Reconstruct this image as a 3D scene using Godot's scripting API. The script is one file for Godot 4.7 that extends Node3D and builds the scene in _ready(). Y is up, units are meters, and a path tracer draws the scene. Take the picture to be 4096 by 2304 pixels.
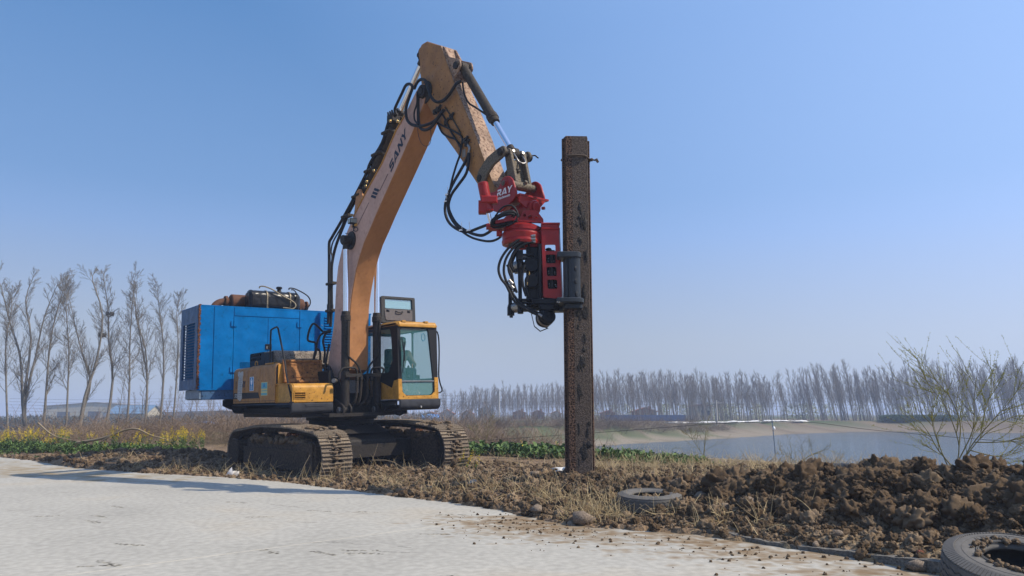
extends Node3D

class MB:
	var v := PackedVector3Array()
	var n := PackedVector3Array()
	var c := PackedColorArray()
	var ix := PackedInt32Array()
	var col := Color(1, 1, 1)
	var xf := Transform3D()

	func vert(p: Vector3, nn: Vector3) -> int:
		v.append(xf * p)
		n.append((xf.basis * nn).normalized())
		c.append(col)
		return v.size() - 1

	func face(a: int, b: int, d: int) -> void:
		ix.append(a); ix.append(d); ix.append(b)

	func tri(a: Vector3, b: Vector3, d: Vector3) -> void:
		var nn := (b - a).cross(d - a).normalized()
		face(vert(a, nn), vert(b, nn), vert(d, nn))

	func quad(a: Vector3, b: Vector3, d: Vector3, e: Vector3) -> void:
		var nn := (d - a).cross(e - b).normalized()
		var i := vert(a, nn)
		vert(b, nn); vert(d, nn); vert(e, nn)
		face(i, i + 1, i + 2); face(i, i + 2, i + 3)

	static func area(p: PackedVector2Array) -> float:
		var s := 0.0
		for i in p.size():
			s += p[i].cross(p[(i + 1) % p.size()])
		return s * 0.5

	static func ccw(p: PackedVector2Array) -> PackedVector2Array:
		var q := p.duplicate()
		if area(q) < 0:
			q.reverse()
		return q

	static func inset(p: PackedVector2Array, b: float) -> PackedVector2Array:
		var out := PackedVector2Array()
		var k := p.size()
		for i in k:
			var e0 := (p[i] - p[(i + k - 1) % k]).normalized()
			var e1 := (p[(i + 1) % k] - p[i]).normalized()
			var n0 := Vector2(-e0.y, e0.x)
			var n1 := Vector2(-e1.y, e1.x)
			var m := n0 + n1
			var l := m.length_squared()
			out.append(p[i] + m * (b * 2.0 / maxf(l, 0.8)))
		return out

	func cap(p: PackedVector2Array, z: float, up: bool) -> void:
		var t := Geometry2D.triangulate_polygon(p)
		var base := v.size()
		for q in p:
			vert(Vector3(q.x, q.y, z), Vector3(0, 0, 1 if up else -1))
		for i in range(0, t.size(), 3):
			var s := (p[t[i + 1]] - p[t[i]]).cross(p[t[i + 2]] - p[t[i]])
			if (s > 0) == up:
				face(base + t[i], base + t[i + 1], base + t[i + 2])
			else:
				face(base + t[i], base + t[i + 2], base + t[i + 1])

	func wall(p0: PackedVector2Array, z0: float, p1: PackedVector2Array, z1: float, shape: PackedVector2Array, nz: float) -> void:
		var k := shape.size()
		var en := []
		for i in k:
			var e := (shape[(i + 1) % k] - shape[i]).normalized()
			en.append(Vector2(e.y, -e.x))
		for i in k:
			var j := (i + 1) % k
			var a: Vector2 = en[i]
			var b: Vector2 = en[i]
			if a.dot(en[(i + k - 1) % k]) > 0.78:
				a = (a + en[(i + k - 1) % k]).normalized()
			if b.dot(en[j]) > 0.78:
				b = (b + en[j]).normalized()
			var na := Vector3(a.x, a.y, nz)
			var nb := Vector3(b.x, b.y, nz)
			var q := vert(Vector3(p0[i].x, p0[i].y, z0), na)
			vert(Vector3(p0[j].x, p0[j].y, z0), nb)
			vert(Vector3(p1[j].x, p1[j].y, z1), nb)
			vert(Vector3(p1[i].x, p1[i].y, z1), na)
			face(q, q + 1, q + 2); face(q, q + 2, q + 3)

	# a polygon in x and y, drawn out along z, its edges chamfered
	func prism(poly, z0: float, z1: float, bev := 0.0) -> void:
		var p := ccw(PackedVector2Array(poly))
		if z1 < z0:
			var t := z0
			z0 = z1
			z1 = t
		if bev <= 0:
			wall(p, z0, p, z1, p, 0)
			cap(p, z0, false)
			cap(p, z1, true)
			return
		bev = minf(bev, (z1 - z0) * 0.45)
		var q := inset(p, bev)
		wall(q, z0, p, z0 + bev, p, -1)
		wall(p, z0 + bev, p, z1 - bev, p, 0)
		wall(p, z1 - bev, q, z1, p, 1)
		cap(q, z0, false)
		cap(q, z1, true)

	func box(m: Vector3, s: Vector3, bev := 0.0) -> void:
		var old := xf
		xf = xf * Transform3D(Basis(), m)
		var x := s.x * 0.5
		var y := s.y * 0.5
		prism([Vector2(-x, -y), Vector2(x, -y), Vector2(x, y), Vector2(-x, y)], -s.z * 0.5, s.z * 0.5, minf(bev, minf(x, y) * 0.8))
		xf = old

	static func dense(p: PackedVector2Array, step: float) -> PackedVector2Array:
		var out := PackedVector2Array()
		for i in p.size():
			var a := p[i]
			var b := p[(i + 1) % p.size()]
			var k := maxi(1, int(ceil(a.distance_to(b) / step)))
			for j in k:
				out.append(a.lerp(b, float(j) / k))
		return out

	# a plate with holes through it
	func plate(outer, holes: Array, z0: float, z1: float, step := 0.08) -> void:
		var o := dense(ccw(PackedVector2Array(outer)), step)
		var all := o.duplicate()
		var hs := []
		for h in holes:
			var q := dense(ccw(PackedVector2Array(h)), step)
			hs.append(q)
			all.append_array(q)
		var t := Geometry2D.triangulate_delaunay(all)
		for side in 2:
			var z := z1 if side else z0
			var base := v.size()
			for q in all:
				vert(Vector3(q.x, q.y, z), Vector3(0, 0, 1 if side else -1))
			for i in range(0, t.size(), 3):
				var g := (all[t[i]] + all[t[i + 1]] + all[t[i + 2]]) / 3.0
				if not Geometry2D.is_point_in_polygon(g, o):
					continue
				var inside := false
				for h in hs:
					if Geometry2D.is_point_in_polygon(g, h):
						inside = true
				if inside:
					continue
				var s := (all[t[i + 1]] - all[t[i]]).cross(all[t[i + 2]] - all[t[i]])
				if (s > 0) == (side == 1):
					face(base + t[i], base + t[i + 1], base + t[i + 2])
				else:
					face(base + t[i], base + t[i + 2], base + t[i + 1])
		wall(o, z0, o, z1, o, 0)
		for h in hs:
			var r: PackedVector2Array = h.duplicate()
			r.reverse()
			wall(r, z0, r, z1, r, 0)

	func tube(pts, r: float, sides := 8, r1 := -1.0, caps := true) -> void:
		var k: int = pts.size()
		var up := Vector3(0.31, 0.87, 0.39)
		var base := v.size()
		var side := Vector3()
		for i in k:
			var d: Vector3 = (pts[mini(i + 1, k - 1)] - pts[maxi(i - 1, 0)]).normalized()
			if i == 0:
				side = d.cross(up)
				if side.length() < 0.1:
					side = d.cross(Vector3(1, 0, 0))
			side = (side - d * side.dot(d)).normalized()
			var w := d.cross(side)
			var rr := r if r1 < 0 else lerpf(r, r1, float(i) / maxi(k - 1, 1))
			for j in sides:
				var a := TAU * j / sides
				var o := side * cos(a) + w * sin(a)
				vert(pts[i] + o * rr, o)
		for i in k - 1:
			for j in sides:
				var a := base + i * sides + j
				var b := base + i * sides + (j + 1) % sides
				face(a, b, b + sides); face(a, b + sides, a + sides)
		if caps:
			for e in 2:
				var p: Vector3 = pts[0] if e == 0 else pts[k - 1]
				var dd: Vector3 = (pts[0] - pts[1] if e == 0 else pts[k - 1] - pts[k - 2]).normalized()
				var row := base if e == 0 else base + (k - 1) * sides
				var m := v.size()
				v.append(xf * p); n.append((xf.basis * dd).normalized()); c.append(col)
				for j in sides:
					v.append(v[row + j]); n.append(n[m]); c.append(col)
				for j in sides:
					if e == 0:
						face(m, m + 1 + (j + 1) % sides, m + 1 + j)
					else:
						face(m, m + 1 + j, m + 1 + (j + 1) % sides)

	# profile points (radius, height) turned about the y axis
	func lathe(prof, segs := 24, smooth := false) -> void:
		var k: int = prof.size()
		for i in k - 1:
			var a: Vector2 = prof[i]
			var b: Vector2 = prof[i + 1]
			var d := (b - a).normalized()
			var na := Vector2(d.y, -d.x)
			var nb := na
			if smooth:
				if i > 0:
					var e: Vector2 = (a - prof[i - 1]).normalized()
					na = (na + Vector2(e.y, -e.x)).normalized()
				if i < k - 2:
					var e: Vector2 = (prof[i + 2] - b).normalized()
					nb = (nb + Vector2(e.y, -e.x)).normalized()
			var base := v.size()
			for j in segs + 1:
				var t := TAU * j / segs
				var o := Vector3(cos(t), 0, sin(t))
				vert(Vector3(o.x * a.x, a.y, o.z * a.x), Vector3(o.x * na.x, na.y, o.z * na.x))
				vert(Vector3(o.x * b.x, b.y, o.z * b.x), Vector3(o.x * nb.x, nb.y, o.z * nb.x))
			for j in segs:
				var q := base + j * 2
				face(q, q + 1, q + 3); face(q, q + 3, q + 2)

	func along(a: Vector3, b: Vector3) -> Transform3D:
		var y := (b - a).normalized()
		var x := y.cross(Vector3(0.2, 0.3, 0.93)).normalized()
		return Transform3D(Basis(x, y, x.cross(y)), a)

	func cyl(a: Vector3, b: Vector3, r: float, segs := 18, bev := 0.004) -> void:
		turned(a, b, [Vector2(0, 0), Vector2(r - bev, 0), Vector2(r, bev), Vector2(r, a.distance_to(b) - bev), Vector2(r - bev, a.distance_to(b)), Vector2(0, a.distance_to(b))], segs)

	func turned(a: Vector3, b: Vector3, prof, segs := 18, smooth := false) -> void:
		var old := xf
		xf = xf * along(a, b)
		lathe(prof, segs, smooth)
		xf = old

	func bar(a: Vector3, b: Vector3, w: float, h: float, bev := 0.004, up := Vector3(0, 1, 0)) -> void:
		var z := (b - a).normalized()
		var x := up.cross(z).normalized()
		var old := xf
		xf = xf * Transform3D(Basis(x, z.cross(x), z), a)
		prism([Vector2(-w / 2, -h / 2), Vector2(w / 2, -h / 2), Vector2(w / 2, h / 2), Vector2(-w / 2, h / 2)], 0, a.distance_to(b), bev)
		xf = old

	# an uneven lump: a subdivided octahedron pushed about by noise
	func lump(m: Vector3, s: Vector3, noise: FastNoiseLite, rough: float, level := 3, freq := 1.0, seed_off := Vector3()) -> void:
		var base := v.size()
		var seen := {}
		var dirs := [Vector3(1, 0, 0), Vector3(-1, 0, 0), Vector3(0, 1, 0), Vector3(0, -1, 0), Vector3(0, 0, 1), Vector3(0, 0, -1)]
		var pts := []
		var acc := []
		for sx in [0, 1]:
			for sy in [2, 3]:
				for sz in [4, 5]:
					var a: Vector3 = dirs[sx]
					var b: Vector3 = dirs[sy]
					var d: Vector3 = dirs[sz]
					var flip: bool = (sx + sy + sz) % 2 == 1
					var g := {}
					for i in level + 1:
						for j in level + 1 - i:
							var l := level - i - j
							var p := (a * i + b * j + d * l).normalized()
							var key := Vector3i((p * 997.0).round())
							if not seen.has(key):
								seen[key] = pts.size()
								var q := p * freq + seed_off
								pts.append(Vector3(p.x * s.x, p.y * s.y, p.z * s.z) * (1.0 + rough * noise.get_noise_3dv(q * 2.0) + rough * 0.55 * noise.get_noise_3dv(q * 5.0) + rough * 0.55 * absf(noise.get_noise_3dv(q * 11.0)) + rough * 0.35 * noise.get_noise_3dv(q * 26.0)))
								acc.append(Vector3())
							g[Vector2i(i, j)] = seen[key]
					for i in level:
						for j in level - i:
							var t := [[g[Vector2i(i, j)], g[Vector2i(i + 1, j)], g[Vector2i(i, j + 1)]]]
							if j < level - i - 1:
								t.append([g[Vector2i(i + 1, j)], g[Vector2i(i + 1, j + 1)], g[Vector2i(i, j + 1)]])
							for f in t:
								var x: int = f[0]
								var y: int = f[1] if not flip else f[2]
								var z: int = f[2] if not flip else f[1]
								var nn: Vector3 = (pts[y] - pts[x]).cross(pts[z] - pts[x])
								if nn.dot(pts[x] + pts[y] + pts[z]) < 0:
									nn = -nn
									var w := y
									y = z
									z = w
								acc[x] += nn; acc[y] += nn; acc[z] += nn
								face(base + x, base + y, base + z)
		for i in pts.size():
			vert(pts[i] + m, acc[i])

	func mesh() -> ArrayMesh:
		var a := []
		a.resize(Mesh.ARRAY_MAX)
		a[Mesh.ARRAY_VERTEX] = v
		a[Mesh.ARRAY_NORMAL] = n
		a[Mesh.ARRAY_COLOR] = c
		a[Mesh.ARRAY_INDEX] = ix
		var m := ArrayMesh.new()
		m.add_surface_from_arrays(Mesh.PRIMITIVE_TRIANGLES, a)
		return m


var taken := {}
var offs := {}
var M := {}
var rng := RandomNumberGenerator.new()
var nz := FastNoiseLite.new()
const MO := Vector3(-3.706, -0.078, -17.238)
var MBS := Basis(Vector3(0.623, -0.0001, 0.7822), Vector3(-0.0246, 0.9995, 0.0197), Vector3(-0.7819, -0.0315, 0.6227)).orthonormalized()


func numbered(called: String) -> String:
	var k: int = taken.get(called, 0)
	taken[called] = k + 1
	return called if k == 0 else "%s_%03d" % [called, k]


func tag(o: Node, label: String, category := "", group := "", kind := "") -> Node:
	if label: o.set_meta("label", label)
	if category: o.set_meta("category", category)
	if group: o.set_meta("group", group)
	if kind: o.set_meta("kind", kind)
	return o


func thing(called: String, label: String, category: String, at := Vector3.ZERO, basis := Basis(), group := "") -> Node3D:
	var o := Node3D.new()
	o.name = numbered(called)
	add_child(o)
	o.transform = Transform3D(basis, at)
	offs[o] = Vector3.ZERO
	tag(o, label, category, group)
	return o


# a thing whose parts are given in the machine's own axes: x ahead, y up, z to its right
func machine_thing(called: String, label: String, category: String, base: Vector3) -> Node3D:
	var o := thing(called, label, category, MO + MBS * base, MBS)
	offs[o] = base
	return o


func part(mb: MB, called: String, mat: Material, parent: Node, label := "") -> MeshInstance3D:
	var off: Vector3 = offs.get(parent, Vector3.ZERO)
	if off != Vector3.ZERO:
		for i in mb.v.size():
			mb.v[i] -= off
	return put(mb.mesh(), called, mat, parent, Transform3D(), label)


func put(mesh: Mesh, called: String, mat: Material, parent: Node, xf := Transform3D(), label := "") -> MeshInstance3D:
	var o := MeshInstance3D.new()
	o.mesh = mesh
	o.material_override = mat
	o.transform = xf
	if parent == self:
		o.name = numbered(called)
	else:
		var key := str(parent.get_instance_id()) + called
		var k: int = taken.get(key, 0)
		taken[key] = k + 1
		o.name = called if k == 0 else "%s_%03d" % [called, k]
	parent.add_child(o, true)
	offs[o] = offs.get(parent, Vector3.ZERO)
	if label: o.set_meta("label", label)
	if called in ["mud_cake", "soil_crumbs", "packed_soil", "soil_inside", "crust", "rusty_seam", "floor_clutter", "buds", "vent_holes"]:
		o.set_meta("kind", "stuff")
	return o


func lin(r: float, g: float, b: float, a := 1.0) -> Color:
	var q := Color(r, g, b).linear_to_srgb()
	q.a = a
	return q


func smooth(pts: Array, k := 5) -> Array:
	var out := []
	var m := pts.size()
	for i in m - 1:
		var a: Vector3 = pts[maxi(i - 1, 0)]
		var b: Vector3 = pts[i]
		var d: Vector3 = pts[i + 1]
		var e: Vector3 = pts[mini(i + 2, m - 1)]
		for j in k:
			out.append(b.cubic_interpolate(d, a, e, float(j) / k))
	out.append(pts[m - 1])
	return out


func rounded(pts: Array, r, seg := 4) -> PackedVector2Array:
	var out := PackedVector2Array()
	var k := pts.size()
	for i in k:
		var a: Vector2 = pts[(i + k - 1) % k]
		var b: Vector2 = pts[i]
		var d: Vector2 = pts[(i + 1) % k]
		var rr: float = r[i] if r is Array else r
		if rr <= 0:
			out.append(b)
			continue
		var p := b + (a - b).limit_length(minf(rr, a.distance_to(b) * 0.49))
		var q := b + (d - b).limit_length(minf(rr, d.distance_to(b) * 0.49))
		for j in seg + 1:
			var t := float(j) / seg
			out.append(p.lerp(b, t).lerp(b.lerp(q, t), t))
	return out


func rect(x0: float, y0: float, x1: float, y1: float) -> Array:
	return [Vector2(x0, y0), Vector2(x1, y0), Vector2(x1, y1), Vector2(x0, y1)]


func circle(m: Vector2, r: float, k := 14) -> Array:
	var out := []
	for i in k:
		out.append(m + Vector2.from_angle(TAU * i / k) * r)
	return out


func noise(seed_: int, freq: float, octaves := 4, type := FastNoiseLite.TYPE_SIMPLEX_SMOOTH) -> FastNoiseLite:
	var f := FastNoiseLite.new()
	f.seed = seed_
	f.frequency = freq
	f.noise_type = type
	f.fractal_octaves = octaves
	return f


func bytes(f: FastNoiseLite, w: int, h := 0) -> PackedByteArray:
	var im := f.get_seamless_image(w, h if h else w)
	im.convert(Image.FORMAT_L8)
	return im.get_data()


# a colour texture from two noises: base colour varied by a broad and a fine noise, with spots of a second colour where a third noise is high
func skin(w: int, seed_: int, broad: float, fine: float, vary: float, spot: Color, at: float, soft: float, spot_freq: float, stretch := 1.0) -> ImageTexture:
	var a := bytes(noise(seed_, broad, 3), w)
	var b := bytes(noise(seed_ + 1, fine, 2), w)
	var d := bytes(noise(seed_ + 2, spot_freq, 5), w)
	var out := PackedByteArray()
	out.resize(w * w * 3)
	for i in w * w:
		var t := 1.0 + ((a[i] - 128) * 0.6 + (b[i] - 128) * 0.4) / 128.0 * vary
		var y := i / w
		var k := (int(y / stretch) % w) * w + i % w
		var s := clampf((d[k] / 255.0 - at) / soft, 0, 1) * spot.a
		t = clampf(t * 0.86, 0, 1) * 255
		out[i * 3] = int(lerpf(t, spot.r * 255, s))
		out[i * 3 + 1] = int(lerpf(t, spot.g * 255, s))
		out[i * 3 + 2] = int(lerpf(t, spot.b * 255, s))
	return ImageTexture.create_from_image(Image.create_from_data(w, w, false, Image.FORMAT_RGB8, out))


func bumps(w: int, seed_: int, freq: float, octaves: int, strength: float) -> ImageTexture:
	var im := noise(seed_, freq, octaves).get_seamless_image(w, w)
	im.convert(Image.FORMAT_RGBA8)
	im.bump_map_to_normal_map(strength)
	return ImageTexture.create_from_image(im)


func mat(called: String, color: Color, rough := 0.6, metal := 0.0, tex: Texture2D = null, scale := 1.0, bump: Texture2D = null, bump_scale := 1.0) -> StandardMaterial3D:
	var m := StandardMaterial3D.new()
	m.resource_name = called
	m.albedo_color = color
	m.roughness = rough
	m.metallic = metal
	m.metallic_specular = 0.3
	if tex or bump:
		m.uv1_triplanar = true
		m.uv1_scale = Vector3.ONE * scale
		m.uv1_triplanar_sharpness = 4.0
	if tex:
		m.albedo_texture = tex
	if bump:
		m.normal_enabled = true
		m.normal_texture = bump
		m.normal_scale = bump_scale
	M[called] = m
	return m


func glass(called: String, color: Color) -> StandardMaterial3D:
	var m := mat(called, color, 0.04)
	m.transparency = BaseMaterial3D.TRANSPARENCY_ALPHA
	m.cull_mode = BaseMaterial3D.CULL_DISABLED
	return m


func materials() -> void:
	var wear := skin(512, 11, 0.012, 0.09, 0.16, Color(0.25, 0.19, 0.14, 0.7), 0.74, 0.05, 0.045)
	var scuff := skin(512, 31, 0.02, 0.12, 0.3, Color(0.13, 0.1, 0.08, 0.8), 0.68, 0.08, 0.03)
	var soft := skin(512, 51, 0.01, 0.06, 0.1, Color(0.6, 0.54, 0.5, 0.35), 0.72, 0.2, 0.03)
	var rust := skin(512, 71, 0.03, 0.2, 0.5, Color(0.12, 0.1, 0.09, 0.9), 0.55, 0.12, 0.05)
	var grit := skin(512, 91, 0.03, 0.3, 0.55, Color(0.9, 0.85, 0.78, 0.5), 0.62, 0.1, 0.16)
	var peel := skin(512, 111, 0.012, 0.2, 0.3, Color(0.34, 0.24, 0.16, 0.7), 0.52, 0.3, 0.06)
	var rough := bumps(512, 5, 0.05, 5, 6.0)
	var fine := bumps(512, 6, 0.16, 3, 3.0)
	var dent := bumps(512, 7, 0.008, 2, 14.0)
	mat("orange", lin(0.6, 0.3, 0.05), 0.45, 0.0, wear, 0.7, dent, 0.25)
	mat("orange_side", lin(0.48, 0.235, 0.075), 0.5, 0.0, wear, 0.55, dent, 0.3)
	mat("boom_paint", lin(0.5, 0.23, 0.09), 0.55, 0.0, soft, 0.3, dent, 0.2)
	mat("boom_face", lin(0.68, 0.42, 0.32), 0.55, 0.0, soft, 0.3, dent, 0.2)
	mat("arm_paint", lin(0.4, 0.19, 0.06), 0.5, 0.0, wear, 0.45, dent, 0.3)
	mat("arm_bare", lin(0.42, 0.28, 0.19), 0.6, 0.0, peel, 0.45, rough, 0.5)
	mat("hatch_inside", lin(0.36, 0.16, 0.05), 0.7, 0.0, scuff, 0.8, dent, 0.3)
	mat("hood", lin(0.3, 0.26, 0.22), 0.8, 0.0, peel, 0.9, rough, 0.6)
	mat("black_paint", lin(0.018, 0.018, 0.02), 0.45, 0.0, soft, 1.0, fine, 0.3)
	mat("skirt", lin(0.05, 0.052, 0.06), 0.5, 0.0, soft, 0.8, dent, 0.3)
	mat("greasy", lin(0.035, 0.03, 0.026), 0.6, 0.0, grit, 1.2, rough, 0.6)
	mat("grease_brown", lin(0.06, 0.048, 0.035), 0.65, 0.0, grit, 1.2, rough, 0.6)
	mat("link_steel", lin(0.17, 0.14, 0.1), 0.6, 0.1, grit, 1.5, rough, 0.7)
	mat("chrome", lin(0.75, 0.77, 0.8), 0.12, 1.0)
	mat("dull_steel", lin(0.35, 0.34, 0.33), 0.35, 0.8, grit, 2.0)
	mat("brass", lin(0.6, 0.4, 0.15), 0.3, 0.9)
	mat("rubber", lin(0.015, 0.015, 0.016), 0.5, 0.0, null, 1, fine, 0.4)
	mat("shoe", lin(0.27, 0.215, 0.155), 0.7, 0.15, grit, 2.0, rough, 0.8)
	mat("shoe_dark", lin(0.22, 0.175, 0.13), 0.75, 0.1, grit, 2.3, rough, 0.9)
	mat("muddy", lin(0.085, 0.062, 0.044), 0.9, 0.0, grit, 1.0, rough, 1.2)
	mat("mud", lin(0.19, 0.135, 0.085), 0.95, 0.0, grit, 1.4, rough, 1.4)
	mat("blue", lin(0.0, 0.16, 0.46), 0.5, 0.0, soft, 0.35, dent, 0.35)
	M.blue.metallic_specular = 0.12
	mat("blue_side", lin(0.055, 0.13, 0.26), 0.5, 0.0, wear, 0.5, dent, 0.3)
	mat("blue_faded", lin(0.2, 0.27, 0.36), 0.5, 0.0, wear, 0.9, dent, 0.3)
	mat("rust", lin(0.2, 0.085, 0.04), 0.85, 0.0, rust, 1.4, rough, 0.8)
	mat("muffler", lin(0.15, 0.07, 0.04), 0.75, 0.1, soft, 1.5, rough, 0.4)
	mat("tank", lin(0.02, 0.021, 0.024), 0.28, 0.0, soft, 1.0, dent, 0.4)
	mat("strap", lin(0.3, 0.25, 0.17), 0.5, 0.3, grit, 2.0)
	mat("red", lin(0.36, 0.02, 0.016), 0.3, 0.0, soft, 0.8, dent, 0.25)
	M.red.clearcoat_enabled = true
	M.red.clearcoat = 0.15
	M.red.clearcoat_roughness = 0.12
	mat("charcoal", lin(0.045, 0.052, 0.06), 0.3, 0.0, soft, 1.0, dent, 0.2)
	mat("black_gloss", lin(0.014, 0.014, 0.016), 0.3, 0.1, soft, 1.5, fine, 0.3)
	mat("white_print", lin(0.75, 0.75, 0.74), 0.5)
	mat("white_worn", lin(0.62, 0.6, 0.57), 0.7, 0.0, scuff, 3.0)
	mat("dark_print", lin(0.012, 0.014, 0.024), 0.4)
	mat("blue_print", lin(0.03, 0.2, 0.42), 0.45)
	mat("cyan_print", lin(0.12, 0.36, 0.4), 0.45)
	mat("yellow_print", lin(0.6, 0.5, 0.2), 0.5)
	mat("pile_steel", lin(0.115, 0.088, 0.07), 0.85, 0.0, grit, 1.6, rough, 1.0)
	mat("pile_flange", lin(0.15, 0.09, 0.06), 0.85, 0.0, rust, 1.2, rough, 0.7)
	mat("tyre", lin(0.055, 0.054, 0.052), 0.8, 0.0, soft, 2.0, fine, 0.6)
	mat("tyre_dusty", lin(0.17, 0.16, 0.145), 0.85, 0.0, soft, 2.0, fine, 0.5)
	mat("plastic_grey", lin(0.13, 0.115, 0.115), 0.6, 0.0, soft, 2.0)
	mat("seat_cloth", lin(0.03, 0.03, 0.034), 0.9)
	mat("skin", lin(0.32, 0.17, 0.11), 0.55)
	mat("jacket", lin(0.14, 0.125, 0.1), 0.9, 0.0, soft, 3.0)
	mat("trousers", lin(0.03, 0.04, 0.075), 0.9)
	mat("hair", lin(0.012, 0.011, 0.01), 0.7)
	mat("lamp_glass", lin(0.3, 0.33, 0.3), 0.2, 0.3)
	glass("pane", Color(0.3, 0.56, 0.56, 0.17))
	glass("pane_dusty", Color(0.5, 0.68, 0.68, 0.3))
	mat("rope_red", lin(0.08, 0.06, 0.045), 0.9)
	var bag := mat("bag_film", Color(0.92, 0.92, 0.93, 0.4), 0.25)
	bag.transparency = BaseMaterial3D.TRANSPARENCY_ALPHA
	bag.cull_mode = BaseMaterial3D.CULL_DISABLED
	mat("stone", lin(0.27, 0.21, 0.155), 0.9, 0.0, grit, 3.0, rough, 1.0)
	mat("stone_red", lin(0.32, 0.12, 0.07), 0.9, 0.0, grit, 3.0, rough, 1.0)
	mat("stone_grey", lin(0.33, 0.33, 0.33), 0.9, 0.0, grit, 3.0, rough, 1.0)
	mat("slab_side_shaded", lin(0.2, 0.185, 0.16), 0.95, 0.0, grit, 2.0, rough, 1.0)  # dirt-stained concrete, darkened further so the raised edge's face reads as shaded
	for k in ["clod", "straw", "leafy", "bloom"]:
		var m := mat(k, Color(1, 1, 1), 0.95)
		m.vertex_color_use_as_albedo = true
	M.clod.uv1_triplanar = true
	M.clod.uv1_scale = Vector3.ONE * 6.0
	M.clod.albedo_texture = grit
	M.clod.normal_enabled = true
	M.clod.normal_texture = rough
	M.clod.normal_scale = 1.8
	M.leafy.backlight_enabled = true
	M.leafy.backlight = Color(0.35, 0.4, 0.2)
	M.leafy.roughness = 0.6
	var g := mat("soil", Color(1, 1, 1), 0.97, 0.0, grit, 0.55, rough, 1.3)
	g.vertex_color_use_as_albedo = true
	g.uv1_world_triplanar = true
	mat("bark", lin(0.23, 0.21, 0.18), 0.95, 0.0, grit, 1.2, rough, 0.8)
	mat("bark_pale", lin(0.2, 0.175, 0.155), 0.95)
	mat("bark_far", lin(0.2, 0.18, 0.16), 0.95)
	mat("twig_olive", lin(0.16, 0.14, 0.05), 0.8)
	mat("stick", lin(0.26, 0.2, 0.125), 0.9)
	mat("bud", lin(0.24, 0.24, 0.03), 0.8)
	mat("house_white", lin(0.55, 0.54, 0.52), 0.9, 0.0, soft, 0.2)
	mat("house_cream", lin(0.55, 0.5, 0.38), 0.9, 0.0, soft, 0.2)
	mat("house_grey", lin(0.33, 0.31, 0.29), 0.9, 0.0, soft, 0.2)
	mat("brick_wall", lin(0.3, 0.15, 0.09), 0.9, 0.0, soft, 0.2)
	mat("roof_red", lin(0.28, 0.13, 0.09), 0.9)
	mat("roof_blue", lin(0.1, 0.28, 0.6), 0.6)
	mat("roof_slate", lin(0.12, 0.2, 0.3), 0.7)
	mat("dark_opening", lin(0.05, 0.06, 0.07), 0.12)
	mat("pole_grey", lin(0.35, 0.34, 0.32), 0.85)
	mat("wire", lin(0.04, 0.04, 0.045), 0.6)
	mat("sheet_white", lin(0.7, 0.69, 0.66), 0.6)
	mat("barrier_blue", lin(0.06, 0.1, 0.2), 0.6)
	mat("evergreen", lin(0.03, 0.04, 0.025), 0.9)


var ZY := Transform3D(Basis(Vector3(0, 0, 1), Vector3(0, 1, 0), Vector3(-1, 0, 0)), Vector3.ZERO)
var XZ := Transform3D(Basis(Vector3(1, 0, 0), Vector3(0, 0, 1), Vector3(0, -1, 0)), Vector3.ZERO)


# polygon in (z, y), drawn out from x0 to x1
func along_x(mb: MB, poly, x0: float, x1: float, bev := 0.0) -> void:
	mb.xf = ZY
	mb.prism(poly, -x1, -x0, bev)
	mb.xf = Transform3D()


# polygon in (x, z), drawn out from y0 to y1
func along_y(mb: MB, poly, y0: float, y1: float, bev := 0.0) -> void:
	mb.xf = XZ
	mb.prism(poly, -y1, -y0, bev)
	mb.xf = Transform3D()


func tube_part(pts: Array, r: float, called: String, m: Material, parent: Node, k := 4, sides := 7) -> MeshInstance3D:
	var mb := MB.new()
	mb.tube(smooth(pts, k) if k > 1 else pts, r, sides)
	return part(mb, called, m, parent)


func box_part(a: Vector3, b: Vector3, bev: float, called: String, m: Material, parent: Node, label := "") -> MeshInstance3D:
	var mb := MB.new()
	mb.box((a + b) / 2, (b - a).abs(), bev)
	return part(mb, called, m, parent, label)


func track_path() -> Array:
	var p := []
	var put_ := func(v): p.append(v)
	for i in 21:
		put_.call(Vector2(lerpf(-2.0, 2.0, i / 20.0), 0.04))
	for i in range(1, 16):
		var a := -PI / 2 + PI * i / 16.0
		put_.call(Vector2(2.03 + cos(a) * 0.46, 0.5 + sin(a) * 0.46))
	for q in [Vector2(1.98, 0.965), Vector2(1.5, 1.0), Vector2(1.0, 1.035), Vector2(0.5, 1.05), Vector2(0.0, 1.052), Vector2(-0.5, 1.05), Vector2(-0.9, 1.035), Vector2(-1.4, 0.985), Vector2(-1.98, 0.935)]:
		put_.call(q)
	for i in range(1, 16):
		var a := PI / 2 + PI * i / 16.0
		put_.call(Vector2(-2.06 + cos(a) * 0.44, 0.48 + sin(a) * 0.44))
	return p


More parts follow.
